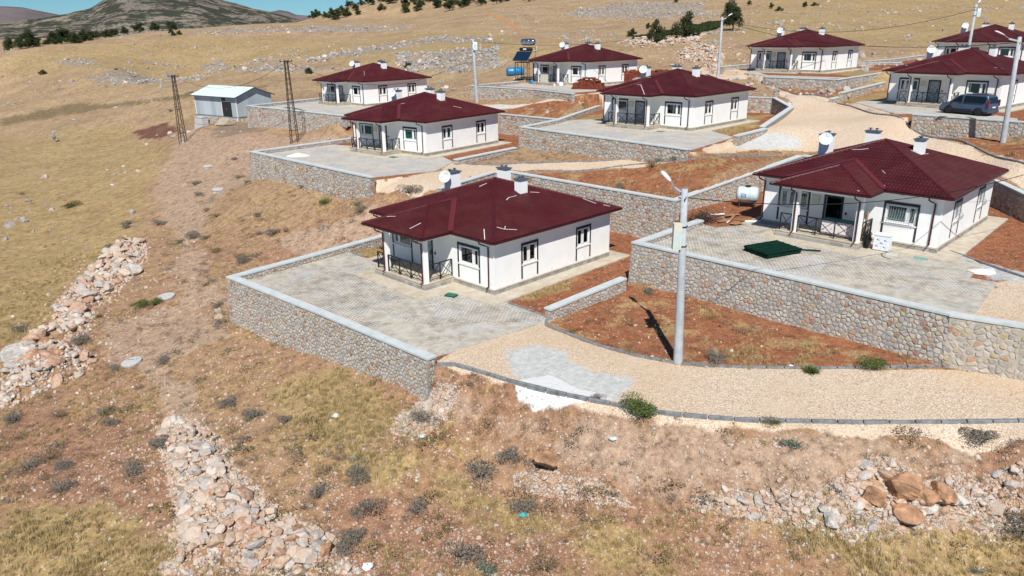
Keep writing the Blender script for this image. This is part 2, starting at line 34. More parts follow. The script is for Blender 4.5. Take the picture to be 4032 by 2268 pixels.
# ---------------------------------------------------------------- terrain maths
def tps_fit(pts):
    q=np.stack([np.arctan2(pts[:,0],pts[:,1])*1.3,np.log(np.hypot(pts[:,0],pts[:,1]))],1)
    n=len(q); d=np.hypot(q[:,None,0]-q[None,:,0],q[:,None,1]-q[None,:,1])
    K=d*d*np.log(d+1e-9)+np.eye(n)*3e-6
    A=np.zeros((n+3,n+3)); A[:n,:n]=K; A[:n,n]=1; A[:n,n+1:]=q; A[n,:n]=1; A[n+1:,:n]=q.T
    w=np.linalg.solve(A,np.r_[pts[:,2],0,0,0]); return q,w
def tps_eval(m,x,y):
    q,w=m; x=np.asarray(x,float); y=np.asarray(y,float); a=np.arctan2(x,y)*1.3; b=np.log(np.hypot(x,y)+1e-6)
    o=w[-3]+w[-2]*a+w[-1]*b
    for (qa,qb),wi in zip(q,w[:-3]):
        d2=(a-qa)**2+(b-qb)**2
        o=o+wi*.5*d2*np.log(d2+1e-12)
    return o
def inpoly(x,y,poly):
    c=np.zeros(np.shape(x),bool); n=len(poly)
    for i in range(n):
        x1,y1=poly[i]; x2,y2=poly[(i+1)%n]
        if y1==y2: continue
        c^=((y1>y)!=(y2>y))&(x<(x2-x1)*(y-y1)/(y2-y1)+x1)
    return c
def sdist(x,y,poly,closed=True):
    d=np.full(np.shape(x),1e9); n=len(poly)
    for i in range(n if closed else n-1):
        x1,y1=poly[i]; x2,y2=poly[(i+1)%n]; dx,dy=x2-x1,y2-y1; L=dx*dx+dy*dy+1e-12
        t=np.clip(((x-x1)*dx+(y-y1)*dy)/L,0,1); d=np.minimum(d,np.hypot(x-x1-t*dx,y-y1-t*dy))
    return np.where(inpoly(x,y,poly),d,-d) if closed else d
def vnoise(x,y,seed=0):
    xi=np.floor(x).astype(np.int64); yi=np.floor(y).astype(np.int64); fx=x-xi; fy=y-yi
    fx=fx*fx*(3-2*fx); fy=fy*fy*(3-2*fy)
    def h(a,b):
        n=(a*374761393+b*668265263+seed*1442695041)&0xffffffff; n=((n^(n>>13))*1274126177)&0xffffffff; n=n^(n>>16)
        return (n&0xffff)/65535.
    return (h(xi,yi)*(1-fx)+h(xi+1,yi)*fx)*(1-fy)+(h(xi,yi+1)*(1-fx)+h(xi+1,yi+1)*fx)*fy
def fbm(x,y,s,seed=0,oct=3):
    o=0; a=.5; t=0
    for k in range(oct): o=o+a*vnoise(x*s*2**k+17.3*k,y*s*2**k+9.1*k,seed+k); t+=a; a*=.5
    return o/t*2-1
TM=tps_fit(np.array(CTRL))
def base_h(x,y): return tps_eval(TM,x,y)
def ground_h(x,y):
    x=np.asarray(x,float); y=np.asarray(y,float); z=base_h(x,y)
    for poly,zt in LOTS: z=np.where(inpoly(x,y,poly),zt,z)
    return z
# ---------------------------------------------------------------- end terrain maths

# ---------------------------------------------------------------- helpers
COL=sc.collection.objects
class MB:
    def __init__(s): s.v=[]; s.f=[]
    def add(s,vs,fs):
        n=len(s.v); s.v+=[tuple(v) for v in vs]; s.f+=[tuple(i+n for i in f) for f in fs]; return s
    def box(s,x0,y0,z0,x1,y1,z1):
        return s.add([(x0,y0,z0),(x1,y0,z0),(x1,y1,z0),(x0,y1,z0),(x0,y0,z1),(x1,y0,z1),(x1,y1,z1),(x0,y1,z1)],[(0,3,2,1),(4,5,6,7),(0,1,5,4),(1,2,6,5),(2,3,7,6),(3,0,4,7)])
    def bar(s,a,b,w,h=None,up=(0,0,1)):
        a=Vector(a); b=Vector(b); d=(b-a).normalized(); u=Vector(up)
        if abs(d.dot(u))>.98: u=Vector((0,1,0))
        r=d.cross(u).normalized()*w/2; t=r.cross(d).normalized()*(h or w)/2
        return s.add([a-r-t,a+r-t,a+r+t,a-r+t,b-r-t,b+r-t,b+r+t,b-r+t],[(0,3,2,1),(4,5,6,7),(0,1,5,4),(1,2,6,5),(2,3,7,6),(3,0,4,7)])
    def tube(s,pts,rad,n=8,cap=True):
        pts=[Vector(p) for p in pts]; m=len(pts); rr=rad if isinstance(rad,(list,tuple)) else [rad]*m; vs=[]; fs=[]; pr=None
        for i,p in enumerate(pts):
            d=(pts[min(i+1,m-1)]-pts[max(i-1,0)]).normalized()
            if pr is None:
                u=Vector((0,0,1)) if abs(d.z)<.9 else Vector((1,0,0)); pr=d.cross(u).normalized()
            else: pr=(pr-d*pr.dot(d)).normalized()
            q=d.cross(pr)
            for k in range(n):
                a=2*math.pi*k/n; vs.append(p+(pr*math.cos(a)+q*math.sin(a))*rr[i])
        for i in range(m-1):
            for k in range(n): fs.append((i*n+k,i*n+(k+1)%n,(i+1)*n+(k+1)%n,(i+1)*n+k))
        if cap: fs+=[tuple(range(n))[::-1],tuple((m-1)*n+k for k in range(n))]
        return s.add(vs,fs)
    def lathe(s,prof,n=16,c=(0,0,0),M=None):
        vs=[];fs=[]; m=len(prof)
        for r,z in prof:
            for k in range(n):
                a=2*math.pi*k/n; v=Vector((r*math.cos(a),r*math.sin(a),z))
                if M is not None: v=M@v
                vs.append(v+Vector(c))
        for i in range(m-1):
            for k in range(n): fs.append((i*n+k,i*n+(k+1)%n,(i+1)*n+(k+1)%n,(i+1)*n+k))
        fs+=[tuple(range(n))[::-1],tuple((m-1)*n+k for k in range(n))]
        return s.add(vs,fs)
    def prism(s,poly,z0,z1):
        n=len(poly); return s.add([(x,y,z0) for x,y in poly]+[(x,y,z1) for x,y in poly],[tuple(range(n))[::-1],tuple(range(n,2*n))]+[(i,(i+1)%n,n+(i+1)%n,n+i) for i in range(n)])
    def mesh(s,name,mat=None,smooth=False):
        m=bpy.data.meshes.new(name); m.from_pydata(s.v,[],s.f); 
        if mat: m.materials.append(mat)
        if smooth: m.polygons.foreach_set('use_smooth',[True]*len(m.polygons))
        m.update(); return m
    def obj(s,name,mat,parent=None,smooth=False): return mo(name,s.mesh(name,mat,smooth),parent)
def mo(name,mesh,parent=None,loc=None,rotz=0):
    o=bpy.data.objects.new(name,mesh); COL.link(o); o.parent=parent
    if loc is not None: o.location=loc
    if rotz: o.rotation_euler=(0,0,rotz)
    return o
def tag(o,label=None,cat=None,group=None,kind=None):
    if label: o['label']=label
    if cat: o['category']=cat
    if group: o['group']=group
    if kind: o['kind']=kind
    return o
def empty(name,loc=(0,0,0),rz=0,parent=None):
    o=bpy.data.objects.new(name,None); COL.link(o); o.location=loc; o.rotation_euler=(0,0,rz); o.parent=parent; o.empty_display_size=.3; return o
KIDS={}
def copy_tree(o,parent=None):
    c=o.copy(); COL.link(c); c.parent=parent
    if parent is not None: c.matrix_parent_inverse=o.matrix_parent_inverse
    for ch in KIDS_OF(o): copy_tree(ch,c)
    return c
def KIDS_OF(o): return list(o.children)
def big_mesh(name,co,faces4,mat):
    m=bpy.data.meshes.new(name); nv=len(co); nf=len(faces4); m.vertices.add(nv); m.vertices.foreach_set('co',np.ascontiguousarray(co,dtype=np.float32).ravel())
    k=faces4.shape[1]; m.loops.add(nf*k); m.loops.foreach_set('vertex_index',faces4.astype(np.int32).ravel()); m.polygons.add(nf)
    m.polygons.foreach_set('loop_start',np.arange(nf,dtype=np.int32)*k); m.polygons.foreach_set('loop_total',np.full(nf,k,dtype=np.int32)); 
    if mat: m.materials.append(mat)
    m.update(calc_edges=True); return m
# ---------------------------------------------------------------- materials
class NT:
    def __init__(s,name):
        s.m=bpy.data.materials.new(name); s.m.use_nodes=True; s.t=s.m.node_tree; s.t.nodes.clear(); s.out=s.n('OutputMaterial'); s.b=s.n('BsdfPrincipled'); s.l(s.b.outputs[0],s.out.inputs[0]); s.co=None
    def n(s,ty,**k):
        x=s.t.nodes.new('ShaderNode'+ty)
        for a,b in k.items(): setattr(x,a,b)
        return x
    def l(s,a,b): s.t.links.new(a,b)
    def set(s,x,i,v):
        if isinstance(v,bpy.types.NodeSocket): s.l(v,x.inputs[i])
        else: x.inputs[i].default_value=v
    def coord(s,kind='Object'):
        if kind=='World':
            g=s.n('NewGeometry'); return g.outputs['Position']
        c=s.n('TexCoord'); return c.outputs[kind]
    def noise(s,co,scale,det=3,rough=.6,dist=0):
        x=s.n('TexNoise'); s.l(co,x.inputs['Vector']); x.inputs['Scale'].default_value=scale; x.inputs['Detail'].default_value=det; x.inputs['Roughness'].default_value=rough; x.inputs['Distortion'].default_value=dist; return x.outputs['Fac']
    def vor(s,co,scale,feat='F1',out='Distance',rnd=1):
        x=s.n('TexVoronoi',feature=feat); s.l(co,x.inputs['Vector']); x.inputs['Scale'].default_value=scale; x.inputs['Randomness'].default_value=rnd; return x.outputs[out]
    def ramp(s,f,stops,interp='LINEAR'):
        x=s.n('ValToRGB'); s.l(f,x.inputs[0]); r=x.color_ramp; r.interpolation=interp
        while len(r.elements)<len(stops): r.elements.new(.5)
        for e,(p,c) in zip(r.elements,stops): e.position=p; e.color=(c[0],c[1],c[2],1) if isinstance(c,(tuple,list)) else (c,c,c,1)
        return x.outputs[0]
    def mix(s,f,a,b,bt='MIX'):
        x=s.n('MixRGB',blend_type=bt)
        for i,v in ((0,f),(1,a),(2,b)):
            if isinstance(v,bpy.types.NodeSocket): s.l(v,x.inputs[i])
            elif i==0: x.inputs[0].default_value=v
            else: x.inputs[i].default_value=(v[0],v[1],v[2],1)
        return x.outputs[0]
    def math(s,op,a,b=0,c=0,clamp=False):
        x=s.n('Math',operation=op,use_clamp=clamp)
        for i,v in enumerate((a,b,c)):
            if isinstance(v,bpy.types.NodeSocket): s.l(v,x.inputs[i])
            else: x.inputs[i].default_value=v
        return x.outputs[0]
    def attr(s,name,out='Fac',ty='GEOMETRY'):
        x=s.n('Attribute',attribute_name=name,attribute_type=ty); return x.outputs[out]
    def bump(s,h,strength=.5,dist=.02):
        x=s.n('Bump'); s.l(h,x.inputs['Height']); x.inputs['Strength'].default_value=strength; x.inputs['Distance'].default_value=dist; s.l(x.outputs[0],s.b.inputs['Normal']); return x
    def fin(s,col,rough=.8,spec=.3,metal=0):
        s.set(s.b,'Base Color',col if isinstance(col,bpy.types.NodeSocket) else (col[0],col[1],col[2],1)); s.set(s.b,'Roughness',rough); s.b.inputs['Specular IOR Level'].default_value=spec; s.b.inputs['Metallic'].default_value=metal
        return s.m
M={}
def simple(name,col,rough=.7,spec=.3,metal=0,var=.15,scale=8,bump=0,bs=40):
    t=NT(name); co=t.coord('World'); n=t.noise(co,scale,4); a=tuple(c*(1-var) for c in col); b=tuple(min(1,c*(1+var)) for c in col)
    c=t.ramp(n,[(.3,a),(.7,b)])
    if bump: t.bump(t.noise(co,bs,3),bump,.01)
    M[name]=t.fin(c,rough,spec,metal); return M[name]
def mats():
    t=NT('white_render'); co=t.coord('World'); n=t.noise(co,1.2,4); n2=t.noise(co,60,2)
    oc=t.coord('Object'); sp=t.n('SeparateXYZ'); t.l(oc,sp.inputs[0]); dirt=t.math('MULTIPLY',t.ramp(sp.outputs[2],[(0,1),(.55,.6),(.75,0)]),t.ramp(t.noise(co,2.5,5,.75),[(.5,0),(.66,1)]))
    c=t.mix(t.math('MULTIPLY',dirt,.45),t.ramp(n,[(.3,(.86,.86,.845)),(.7,(.92,.92,.905))]),(.5,.44,.36)); t.bump(n2,.25,.004); M['wall']=t.fin(c,.85,.2)
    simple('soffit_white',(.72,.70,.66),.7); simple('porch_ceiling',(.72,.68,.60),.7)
    t=NT('maroon_metal'); co=t.coord('World'); n=t.noise(co,1.1,4); n2=t.noise(co,14,3)
    c=t.ramp(n,[(.25,(.050,.0058,.0075)),(.6,(.066,.0082,.0105)),(.85,(.084,.015,.016))]); c=t.mix(t.math('MULTIPLY',t.ramp(n2,[(.6,0),(.8,1)]),.2),c,(.16,.06,.055)); ri=t.n('ObjectInfo'); c=t.mix(1,c,t.ramp(ri.outputs['Random'],[(0,.85),(1,1.12)]),'MULTIPLY'); c=t.mix(t.math('MULTIPLY',t.ramp(t.noise(co,.5,6,.8),[(.45,0),(.75,.5)]),.5),c,(.15,.07,.055)); M['roof']=t.fin(c,t.ramp(n2,[(.3,.42),(.7,.58)]),.25)
    t=NT('maroon_cap'); co=t.coord('World'); n=t.noise(co,4,3); M['cap']=t.fin(t.ramp(n,[(.3,(.062,.007,.010)),(.7,(.082,.012,.014))]),.45,.3)
    simple('pipe_maroon',(.060,.006,.010),.35,.5); simple('gutter_dark',(.045,.008,.011),.4,.5)
    simple('trim_charcoal',(.035,.038,.042),.6); simple('black_steel',(.012,.012,.013),.45,.5); simple('pvc_white',(.82,.82,.82),.35,.5,var=.03)
    simple('sill_marble',(.78,.76,.72),.4,.5,var=.06)
    simple('cap_slate',(.09,.11,.135),.5,.4,var=.25,scale=6)
    simple('chimney_white',(.90,.90,.89),.85,.2,var=.03)
    simple('dish_white',(.68,.74,.75),.4,.5,var=.05); simple('galv',(.45,.48,.5),.4,.5,.5,var=.2)
    simple('dark_print',(.05,.06,.08),.6)
    t=NT('concrete_block'); co=t.coord('World'); n=t.noise(co,3,5,.7); n2=t.noise(co,35,3); r=t.n('ObjectInfo'); c=t.ramp(n,[(.3,(.25,.24,.22)),(.7,(.40,.385,.355))]); c=t.mix(.55,c,t.ramp(r.outputs['Random'],[(0,(.20,.19,.18)),(1,(.46,.44,.41))])); t.bump(n2,.4,.01); M['block']=t.fin(c,.95,.1)
    t=NT('mortar'); co=t.coord('World'); n=t.noise(co,1.5,4,.7); n2=t.noise(co,25,3); t.bump(n2,.6,.015); M['mortar']=t.fin(t.ramp(n,[(.3,(.25,.245,.235)),(.7,(.36,.35,.335))]),.95,.1)
    t=NT('mortar_pale'); co=t.coord('World'); n=t.noise(co,1.5,4,.7); n2=t.noise(co,25,3); t.bump(n2,.6,.015); M['mortar_pale']=t.fin(t.ramp(n,[(.3,(.36,.32,.26)),(.7,(.5,.45,.38))]),.95,.1)
    t=NT('coping_concrete'); co=t.coord('World'); n=t.noise(co,2,5,.7); n2=t.noise(co,50,2); t.bump(n2,.2,.005); M['coping']=t.fin(t.ramp(n,[(.25,(.44,.48,.48)),(.55,(.56,.60,.60)),(.8,(.63,.66,.65))]),.8,.25)
    # wall stones: mesh attribute 'rnd'
    t=NT('wall_stone'); co=t.coord('World'); a=t.attr('rnd'); pal=t.ramp(a,[(0,(.52,.48,.42)),(.13,(.40,.385,.365)),(.26,(.62,.57,.50)),(.38,(.48,.44,.40)),(.5,(.42,.40,.385)),(.6,(.57,.49,.37)),(.68,(.55,.53,.51)),(.84,(.52,.31,.20)),(.91,(.38,.18,.115)),(.95,(.50,.40,.24)),(1,(.46,.44,.41))],'CONSTANT')
    n=t.noise(co,9,5,.75); c=t.mix(t.ramp(n,[(.35,0),(.7,1)]),t.mix(1,pal,(.72,.69,.66),'MULTIPLY'),t.mix(.35,pal,(.60,.50,.40))); t.bump(n,.6,.03); M['stone']=t.fin(c,.9,.15)
    # loose rock: object/instance random
    t=NT('loose_rock'); co=t.coord('World'); r=t.n('ObjectInfo'); a=r.outputs['Random']; pal=t.ramp(a,[(0,(.50,.41,.33)),(.18,(.38,.365,.345)),(.36,(.47,.31,.20)),(.5,(.58,.54,.49)),(.70,(.40,.22,.13)),(.80,(.36,.35,.35)),(.93,(.35,.155,.085))],'CONSTANT')
    n=t.noise(co,7,6,.8); nn=t.noise(co,2.2,3); c=t.mix(t.ramp(nn,[(.42,0),(.58,1)]),pal,t.mix(.5,pal,(.55,.33,.20))); c=t.mix(t.ramp(n,[(.4,0),(.75,.8)]),c,(.66,.60,.53)); c=t.mix(t.ramp(n,[(.22,.7),(.42,0)]),c,(.2,.14,.1)); t.bump(t.noise(co,16,5,.75),.8,.04); M['rock']=t.fin(c,.9,.15)
    simple('boulder_orange',(.40,.23,.135),.9,.15,var=.5,scale=2.2,bump=.8,bs=14); simple('boulder_pale',(.47,.44,.40),.9,.15,var=.25,scale=4,bump=.8,bs=12)
    t=NT('grey_limestone'); co=t.coord('World'); n=t.noise(co,1.3,6,.75); t.bump(n,.8,.2); M['limestone']=t.fin(t.ramp(n,[(.3,(.16,.145,.13)),(.5,(.34,.315,.295)),(.7,(.47,.44,.41))]),.95,.1)
    # paver, colour from attribute rnd + dust
    for nm,src in (('paver','attr'),('paver_single','obj')):
        t=NT(nm); co=t.coord('World')
        a=t.attr('rnd') if src=='attr' else t.n('ObjectInfo').outputs['Random']
        c=t.ramp(a,[(0,(.43,.425,.41)),(.5,(.46,.455,.44)),(.9,(.50,.495,.48)),(1,(.40,.395,.385))]); d=t.noise(co,.45,5,.65,.5); d2=t.noise(co,.9,4,.7)
        c=t.mix(t.ramp(d,[(.30,.1),(.56,.85)]),c,(.54,.475,.39)); c=t.mix(t.ramp(d2,[(.47,0),(.66,.75)]),c,(.27,.25,.215)); c=t.mix(1,c,t.ramp(t.noise(co,2.2,6,.8),[(.34,.62),(.5,1.0),(.66,1.14)]),'MULTIPLY'); c=t.mix(t.ramp(t.noise(co,.28,3),[(.52,0),(.68,.6)]),c,(.55,.57,.57)); t.bump(t.noise(co,60,2),.3,.004); M[nm]=t.fin(c,.9,.15)
    t=NT('paving_sheet'); co=t.coord('World'); mp=t.n('Mapping'); mp.inputs['Rotation'].default_value=(0,0,R(45)); t.l(co,mp.inputs[0]); b=t.n('TexBrick'); t.l(mp.outputs[0],b.inputs[0]); b.inputs['Scale'].default_value=2.2; b.inputs['Mortar Size'].default_value=.012; b.inputs['Brick Width'].default_value=.5; b.inputs['Row Height'].default_value=.3; b.inputs['Color1'].default_value=(.47,.47,.46,1); b.inputs['Color2'].default_value=(.38,.38,.37,1); b.inputs['Mortar'].default_value=(.42,.37,.30,1)
    c=t.mix(t.ramp(t.noise(co,.5,5,.65,.5),[(.4,0),(.62,.8)]),b.outputs[0],(.56,.50,.42)); c=t.mix(t.ramp(t.noise(co,.9,4,.7),[(.52,0),(.72,.5)]),c,(.28,.26,.23)); M['paving']=t.fin(c,.95,.1)
    t=NT('apron_concrete'); co=t.coord('World'); n=t.noise(co,1.6,6,.75); c=t.ramp(n,[(.28,(.40,.31,.21)),(.5,(.50,.44,.35)),(.72,(.60,.56,.49))]); c=t.mix(t.ramp(t.vor(co,9),[(.05,.5),(.14,0)]),c,(.68,.66,.62)); t.bump(t.noise(co,14,5,.7),.5,.02); M['apron']=t.fin(c,.95,.1)
    simple('joint_bed',(.45,.415,.355),.95,.1,var=.25,scale=2)
    simple('kerb_stone',(.215,.225,.23),.75,.25,var=.35,scale=4); simple('kerb_side',(.42,.38,.33),.9)
    # window glass
    t=NT('window_glass'); t.t.nodes.remove(t.b); g=t.n('BsdfGlossy'); g.inputs['Roughness'].default_value=.03; g.inputs['Color'].default_value=(.7,.75,.8,1); tr=t.n('BsdfTransparent'); tr.inputs[0].default_value=(.62,.68,.68,1); mx=t.n('MixShader'); mx.inputs[0].default_value=.13; t.l(tr.outputs[0],mx.inputs[1]); t.l(g.outputs[0],mx.inputs[2]); t.l(mx.outputs[0],t.out.inputs[0]); M['glass']=t.m
    simple('curtain_teal',(.12,.46,.40),.9,.1,var=.3,scale=3)
    simple('door_dark',(.02,.02,.022),.4,.4)
    t=NT('door_film'); co=t.coord('World'); n=t.noise(co,9,4,.7); M['door_film']=t.fin(t.ramp(n,[(.38,(.06,.08,.12)),(.5,(.34,.40,.45)),(.7,(.5,.56,.6))]),.35,.5)
    simple('steel_blue_van',(.085,.12,.185),.3,.6,.35,var=.06); simple('car_glass',(.008,.01,.012),.05,.8,var=0); simple('tyre_black',(.015,.015,.016),.8); simple('black_plastic',(.02,.02,.022),.5); simple('lamp_red',(.25,.01,.03),.2,.6); simple('silver',(.6,.62,.65),.3,.6,.6,var=.05)
    t=NT('pole_concrete'); co=t.coord('World'); n=t.noise(co,3,6,.75); M['pole']=t.fin(t.ramp(n,[(.3,(.34,.365,.39)),(.6,(.47,.495,.515)),(.8,(.54,.56,.57))]),.8,.25)
    simple('lamp_shell',(.72,.75,.76),.3,.5,var=.03); simple('cream_box',(.68,.64,.52),.5,.4,var=.08,scale=20); simple('box_white',(.8,.8,.78),.5)
    simple('cable_black',(.01,.01,.01),.6); simple('rust_steel',(.055,.042,.036),.7,.3,var=.4,scale=5)
    simple('green_mesh',(.003,.032,.019),.6,.25,var=.3,scale=4); simple('green_lid',(.01,.16,.09),.5,.4); simple('teal_lid',(.16,.36,.30),.6)
    simple('tank_white',(.55,.66,.66),.35,.5,var=.08,scale=4); simple('tank_blue',(.02,.20,.42),.35,.5,var=.2,scale=5); simple('tank_grey_blue',(.13,.27,.37),.5,var=.3); simple('sticker_blue',(.01,.20,.45),.4)
    simple('brick_red',(.20,.055,.035),.9,.1,var=.35,scale=9); simple('wood_plank',(.36,.20,.10),.8,var=.35,scale=6); simple('wood_dark',(.07,.05,.04),.9,var=.4,scale=8)
    simple('solar_blue',(.008,.022,.05),.12,.7); simple('chrome',(.65,.68,.72),.12,.8,.95,var=.02); simple('rail_brown',(.09,.06,.045),.6)
    t=NT('floral_cloth'); co=t.coord('Object'); v=t.vor(co,4); c=t.ramp(v,[(.0,(.30,.02,.09)),(.16,(.55,.25,.33)),(.24,(.76,.70,.70))]); M['floral']=t.fin(c,.9,.1)
    simple('teal_cloth',(.03,.22,.24),.9)
    t=NT('rug'); co=t.coord('Object'); v=t.vor(co,10); c=t.ramp(v,[(.05,(.07,.06,.09)),(.2,(.35,.28,.27)),(.34,(.62,.58,.50))]); M['rug']=t.fin(c,.95,.1)
    t=NT('panel_metal'); co=t.coord('Object'); r=t.n('ObjectInfo'); M['panel']=t.fin(t.ramp(r.outputs['Random'],[(0,(.40,.46,.51)),(.5,(.48,.54,.59)),(1,(.34,.40,.45))]),.45,.5)
    simple('shed_roof',(.62,.74,.76),.4,.5,var=.05); simple('shed_trim',(.07,.09,.12),.5); simple('interior_shade',(.008,.008,.009),.9)  # last one: near-black colour standing in for unlit interiors
    simple('concrete_disc',(.50,.50,.49),.85,.2,var=.12,scale=6,bump=.3); simple('plastic_white',(.75,.78,.82),.5,.4); simple('plastic_cyan',(.02,.42,.50),.5,.4); simple('bottle_blue',(.10,.35,.50),.3,.5)
    simple('skin',(.42,.25,.17),.6); simple('cloth_grey',(.27,.27,.29),.9); simple('scarf_pale',(.60,.56,.50),.9)
    for nm,a,b in (('leaf_grey',(.12,.105,.085),(.27,.24,.20)),('leaf_olive',(.07,.075,.028),(.16,.15,.055)),('leaf_green',(.05,.075,.022),(.15,.19,.06)),('leaf_brown',(.15,.10,.06),(.32,.23,.14)),('leaf_dark',(.018,.030,.012),(.06,.08,.027)),('leaf_silver',(.09,.12,.09),(.2,.25,.18))):
        t=NT(nm); a_=t.attr('rnd'); c=t.ramp(a_,[(0,a),(1,b)]); M[nm]=t.fin(c,.8,.15)
    t=NT('dry_grass'); r=t.n('ObjectInfo'); c=t.ramp(r.outputs['Random'],[(0,(.42,.31,.145)),(.5,(.52,.41,.21)),(1,(.32,.23,.11))]); M['grass']=t.fin(c,.9,.1)
    simple('bark',(.09,.07,.055),.95,.1,var=.3)
mats()

# ---------------------------------------------------------------- ground
KINDS=['rsoil','gravel','red','gold','pale','white','grey','rock','dark','mud','rust','track']
def smooth(a,b,x): t=np.clip((x-a)/(b-a),0,1); return t*t*(3-2*t)
def covers(x,y,kinds=KINDS):
    out={k:np.zeros(np.shape(x)) for k in kinds}; wob=fbm(x,y,.9,3,3); wob2=fbm(x,y,.12,9,2)
    for k,soft,poly in COV:
        if k not in out or len(poly)<3: continue
        p=np.array(poly); pad=3+soft*3; 
        m=(x>p[:,0].min()-pad)&(x<p[:,0].max()+pad)&(y>p[:,1].min()-pad)&(y<p[:,1].max()+pad)
        if not m.any(): continue
        d=sdist(x[m],y[m],poly)+wob[m]*soft*1.1+(wob2[m]*soft*1.3 if soft>=1 else 0)
        out[k][m]=np.maximum(out[k][m],smooth(-soft,soft,d))
    return out
def inlots(x,y):
    m=np.zeros(np.shape(x),bool)
    for p,z in LOTS: m|=inpoly(x,y,p)
    return m
ROADP=[tuple(p) for p in KERBS['K2']]+[tuple(p) for p in KERBS['K1'][::-1]]+[(.5,38.5),(-3.6,32.9)]
def full_h(x,y,cv=None):
    x=np.asarray(x,float); y=np.asarray(y,float); z=base_h(x,y); il=np.zeros(x.shape,bool)
    if cv is None: cv=covers(x,y,['gravel','red','rock'])
    r=np.hypot(x,y); wild=(1-cv['gravel'])*(1-.6*cv['red']); z=z+wild*.05*(1-smooth(45,60,r))*(np.abs(fbm(x*1.6,y*.5,.9,71,4))-.2)*1.6
    z=z+wild*(.05*fbm(x,y,1.3,5,3)+.16*fbm(x,y,.22,8,3)*smooth(14,40,r)+ .03*fbm(x,y,4,6,2))
    z=z+cv['rock']*smooth(100,160,r)*(.9*np.maximum(0,fbm(x,y,.22,31,4))+.5*np.maximum(0,fbm(x,y,.7,33,3)))
    z=z+smooth(140,260,r)*1.2*fbm(x,y,.02,44,4)
    if ROADP is not None:
        q=np.array(ROADP); bb=(x>q[:,0].min()-3)&(x<q[:,0].max()+3)&(y>q[:,1].min()-3)&(y<q[:,1].max()+3)
        if bb.any():
            w=np.zeros(x.shape); w[bb]=smooth(-.55,.15,sdist(x[bb],y[bb],ROADP)); z=z*(1-w)+w*(5.15+.0105*(x+3))
    for p,zt in LOTS: 
        q=np.array(p); bb=(x>q[:,0].min()-1)&(x<q[:,0].max()+1)&(y>q[:,1].min()-1)&(y<q[:,1].max()+1)
        if not bb.any(): continue
        sd=np.full(x.shape,-9.); sd[bb]=sdist(x[bb],y[bb],p); dz=zt-z; lim=np.where(dz>.35,.22,np.where(dz<-.35,-.22,0)); z=np.where(sd>lim,zt+.02*fbm(x,y,1.1,5,2),z)
    return z
def hz(x,y): return float(full_h(np.array([x]),np.array([y]))[0])
def make_ground():
    na=760; az=np.radians(np.linspace(-52,52,na)); r=np.r_[np.geomspace(8.5,150,640),np.geomspace(150,1500,171)[1:]]
    A,Rr=np.meshgrid(az,r); x=(Rr*np.sin(A)).ravel(); y=(Rr*np.cos(A)).ravel()
    cv=covers(x,y); z=full_h(x,y,cv)
    # far plain keeps falling away to the valley floor
    nr=len(r); i=np.arange(nr-1)[:,None]*na+np.arange(na-1)[None,:]; f=np.stack([i,i+1,i+na+1,i+na],-1).reshape(-1,4)
    co=np.stack([x,y,z],1); fc=co[f].mean(1)
    gm=(cv['gravel'][f].mean(1)>.5)&(fc[:,1]<200)
    lot=inlots(x,y).astype(float)
    def sub(name,sel,kind='structure'):
        ff=f[sel]; used=np.unique(ff); mp=np.full(len(co),-1); mp[used]=np.arange(len(used)); me=big_mesh(name,co[used],mp[ff],M['ground'])
        for k in KINDS:
            if cv[k][used].max()>0:
                a=me.attributes.new(k,'FLOAT','POINT'); a.data.foreach_set('value',cv[k][used].astype(np.float32))
        a=me.attributes.new('lot','FLOAT','POINT'); a.data.foreach_set('value',lot[used].astype(np.float32))
        me.polygons.foreach_set('use_smooth',np.ones(len(ff),bool)); o=mo(name,me); tag(o,kind=kind); return o
    sub('ground',~gm); sub('gravel_road',gm)
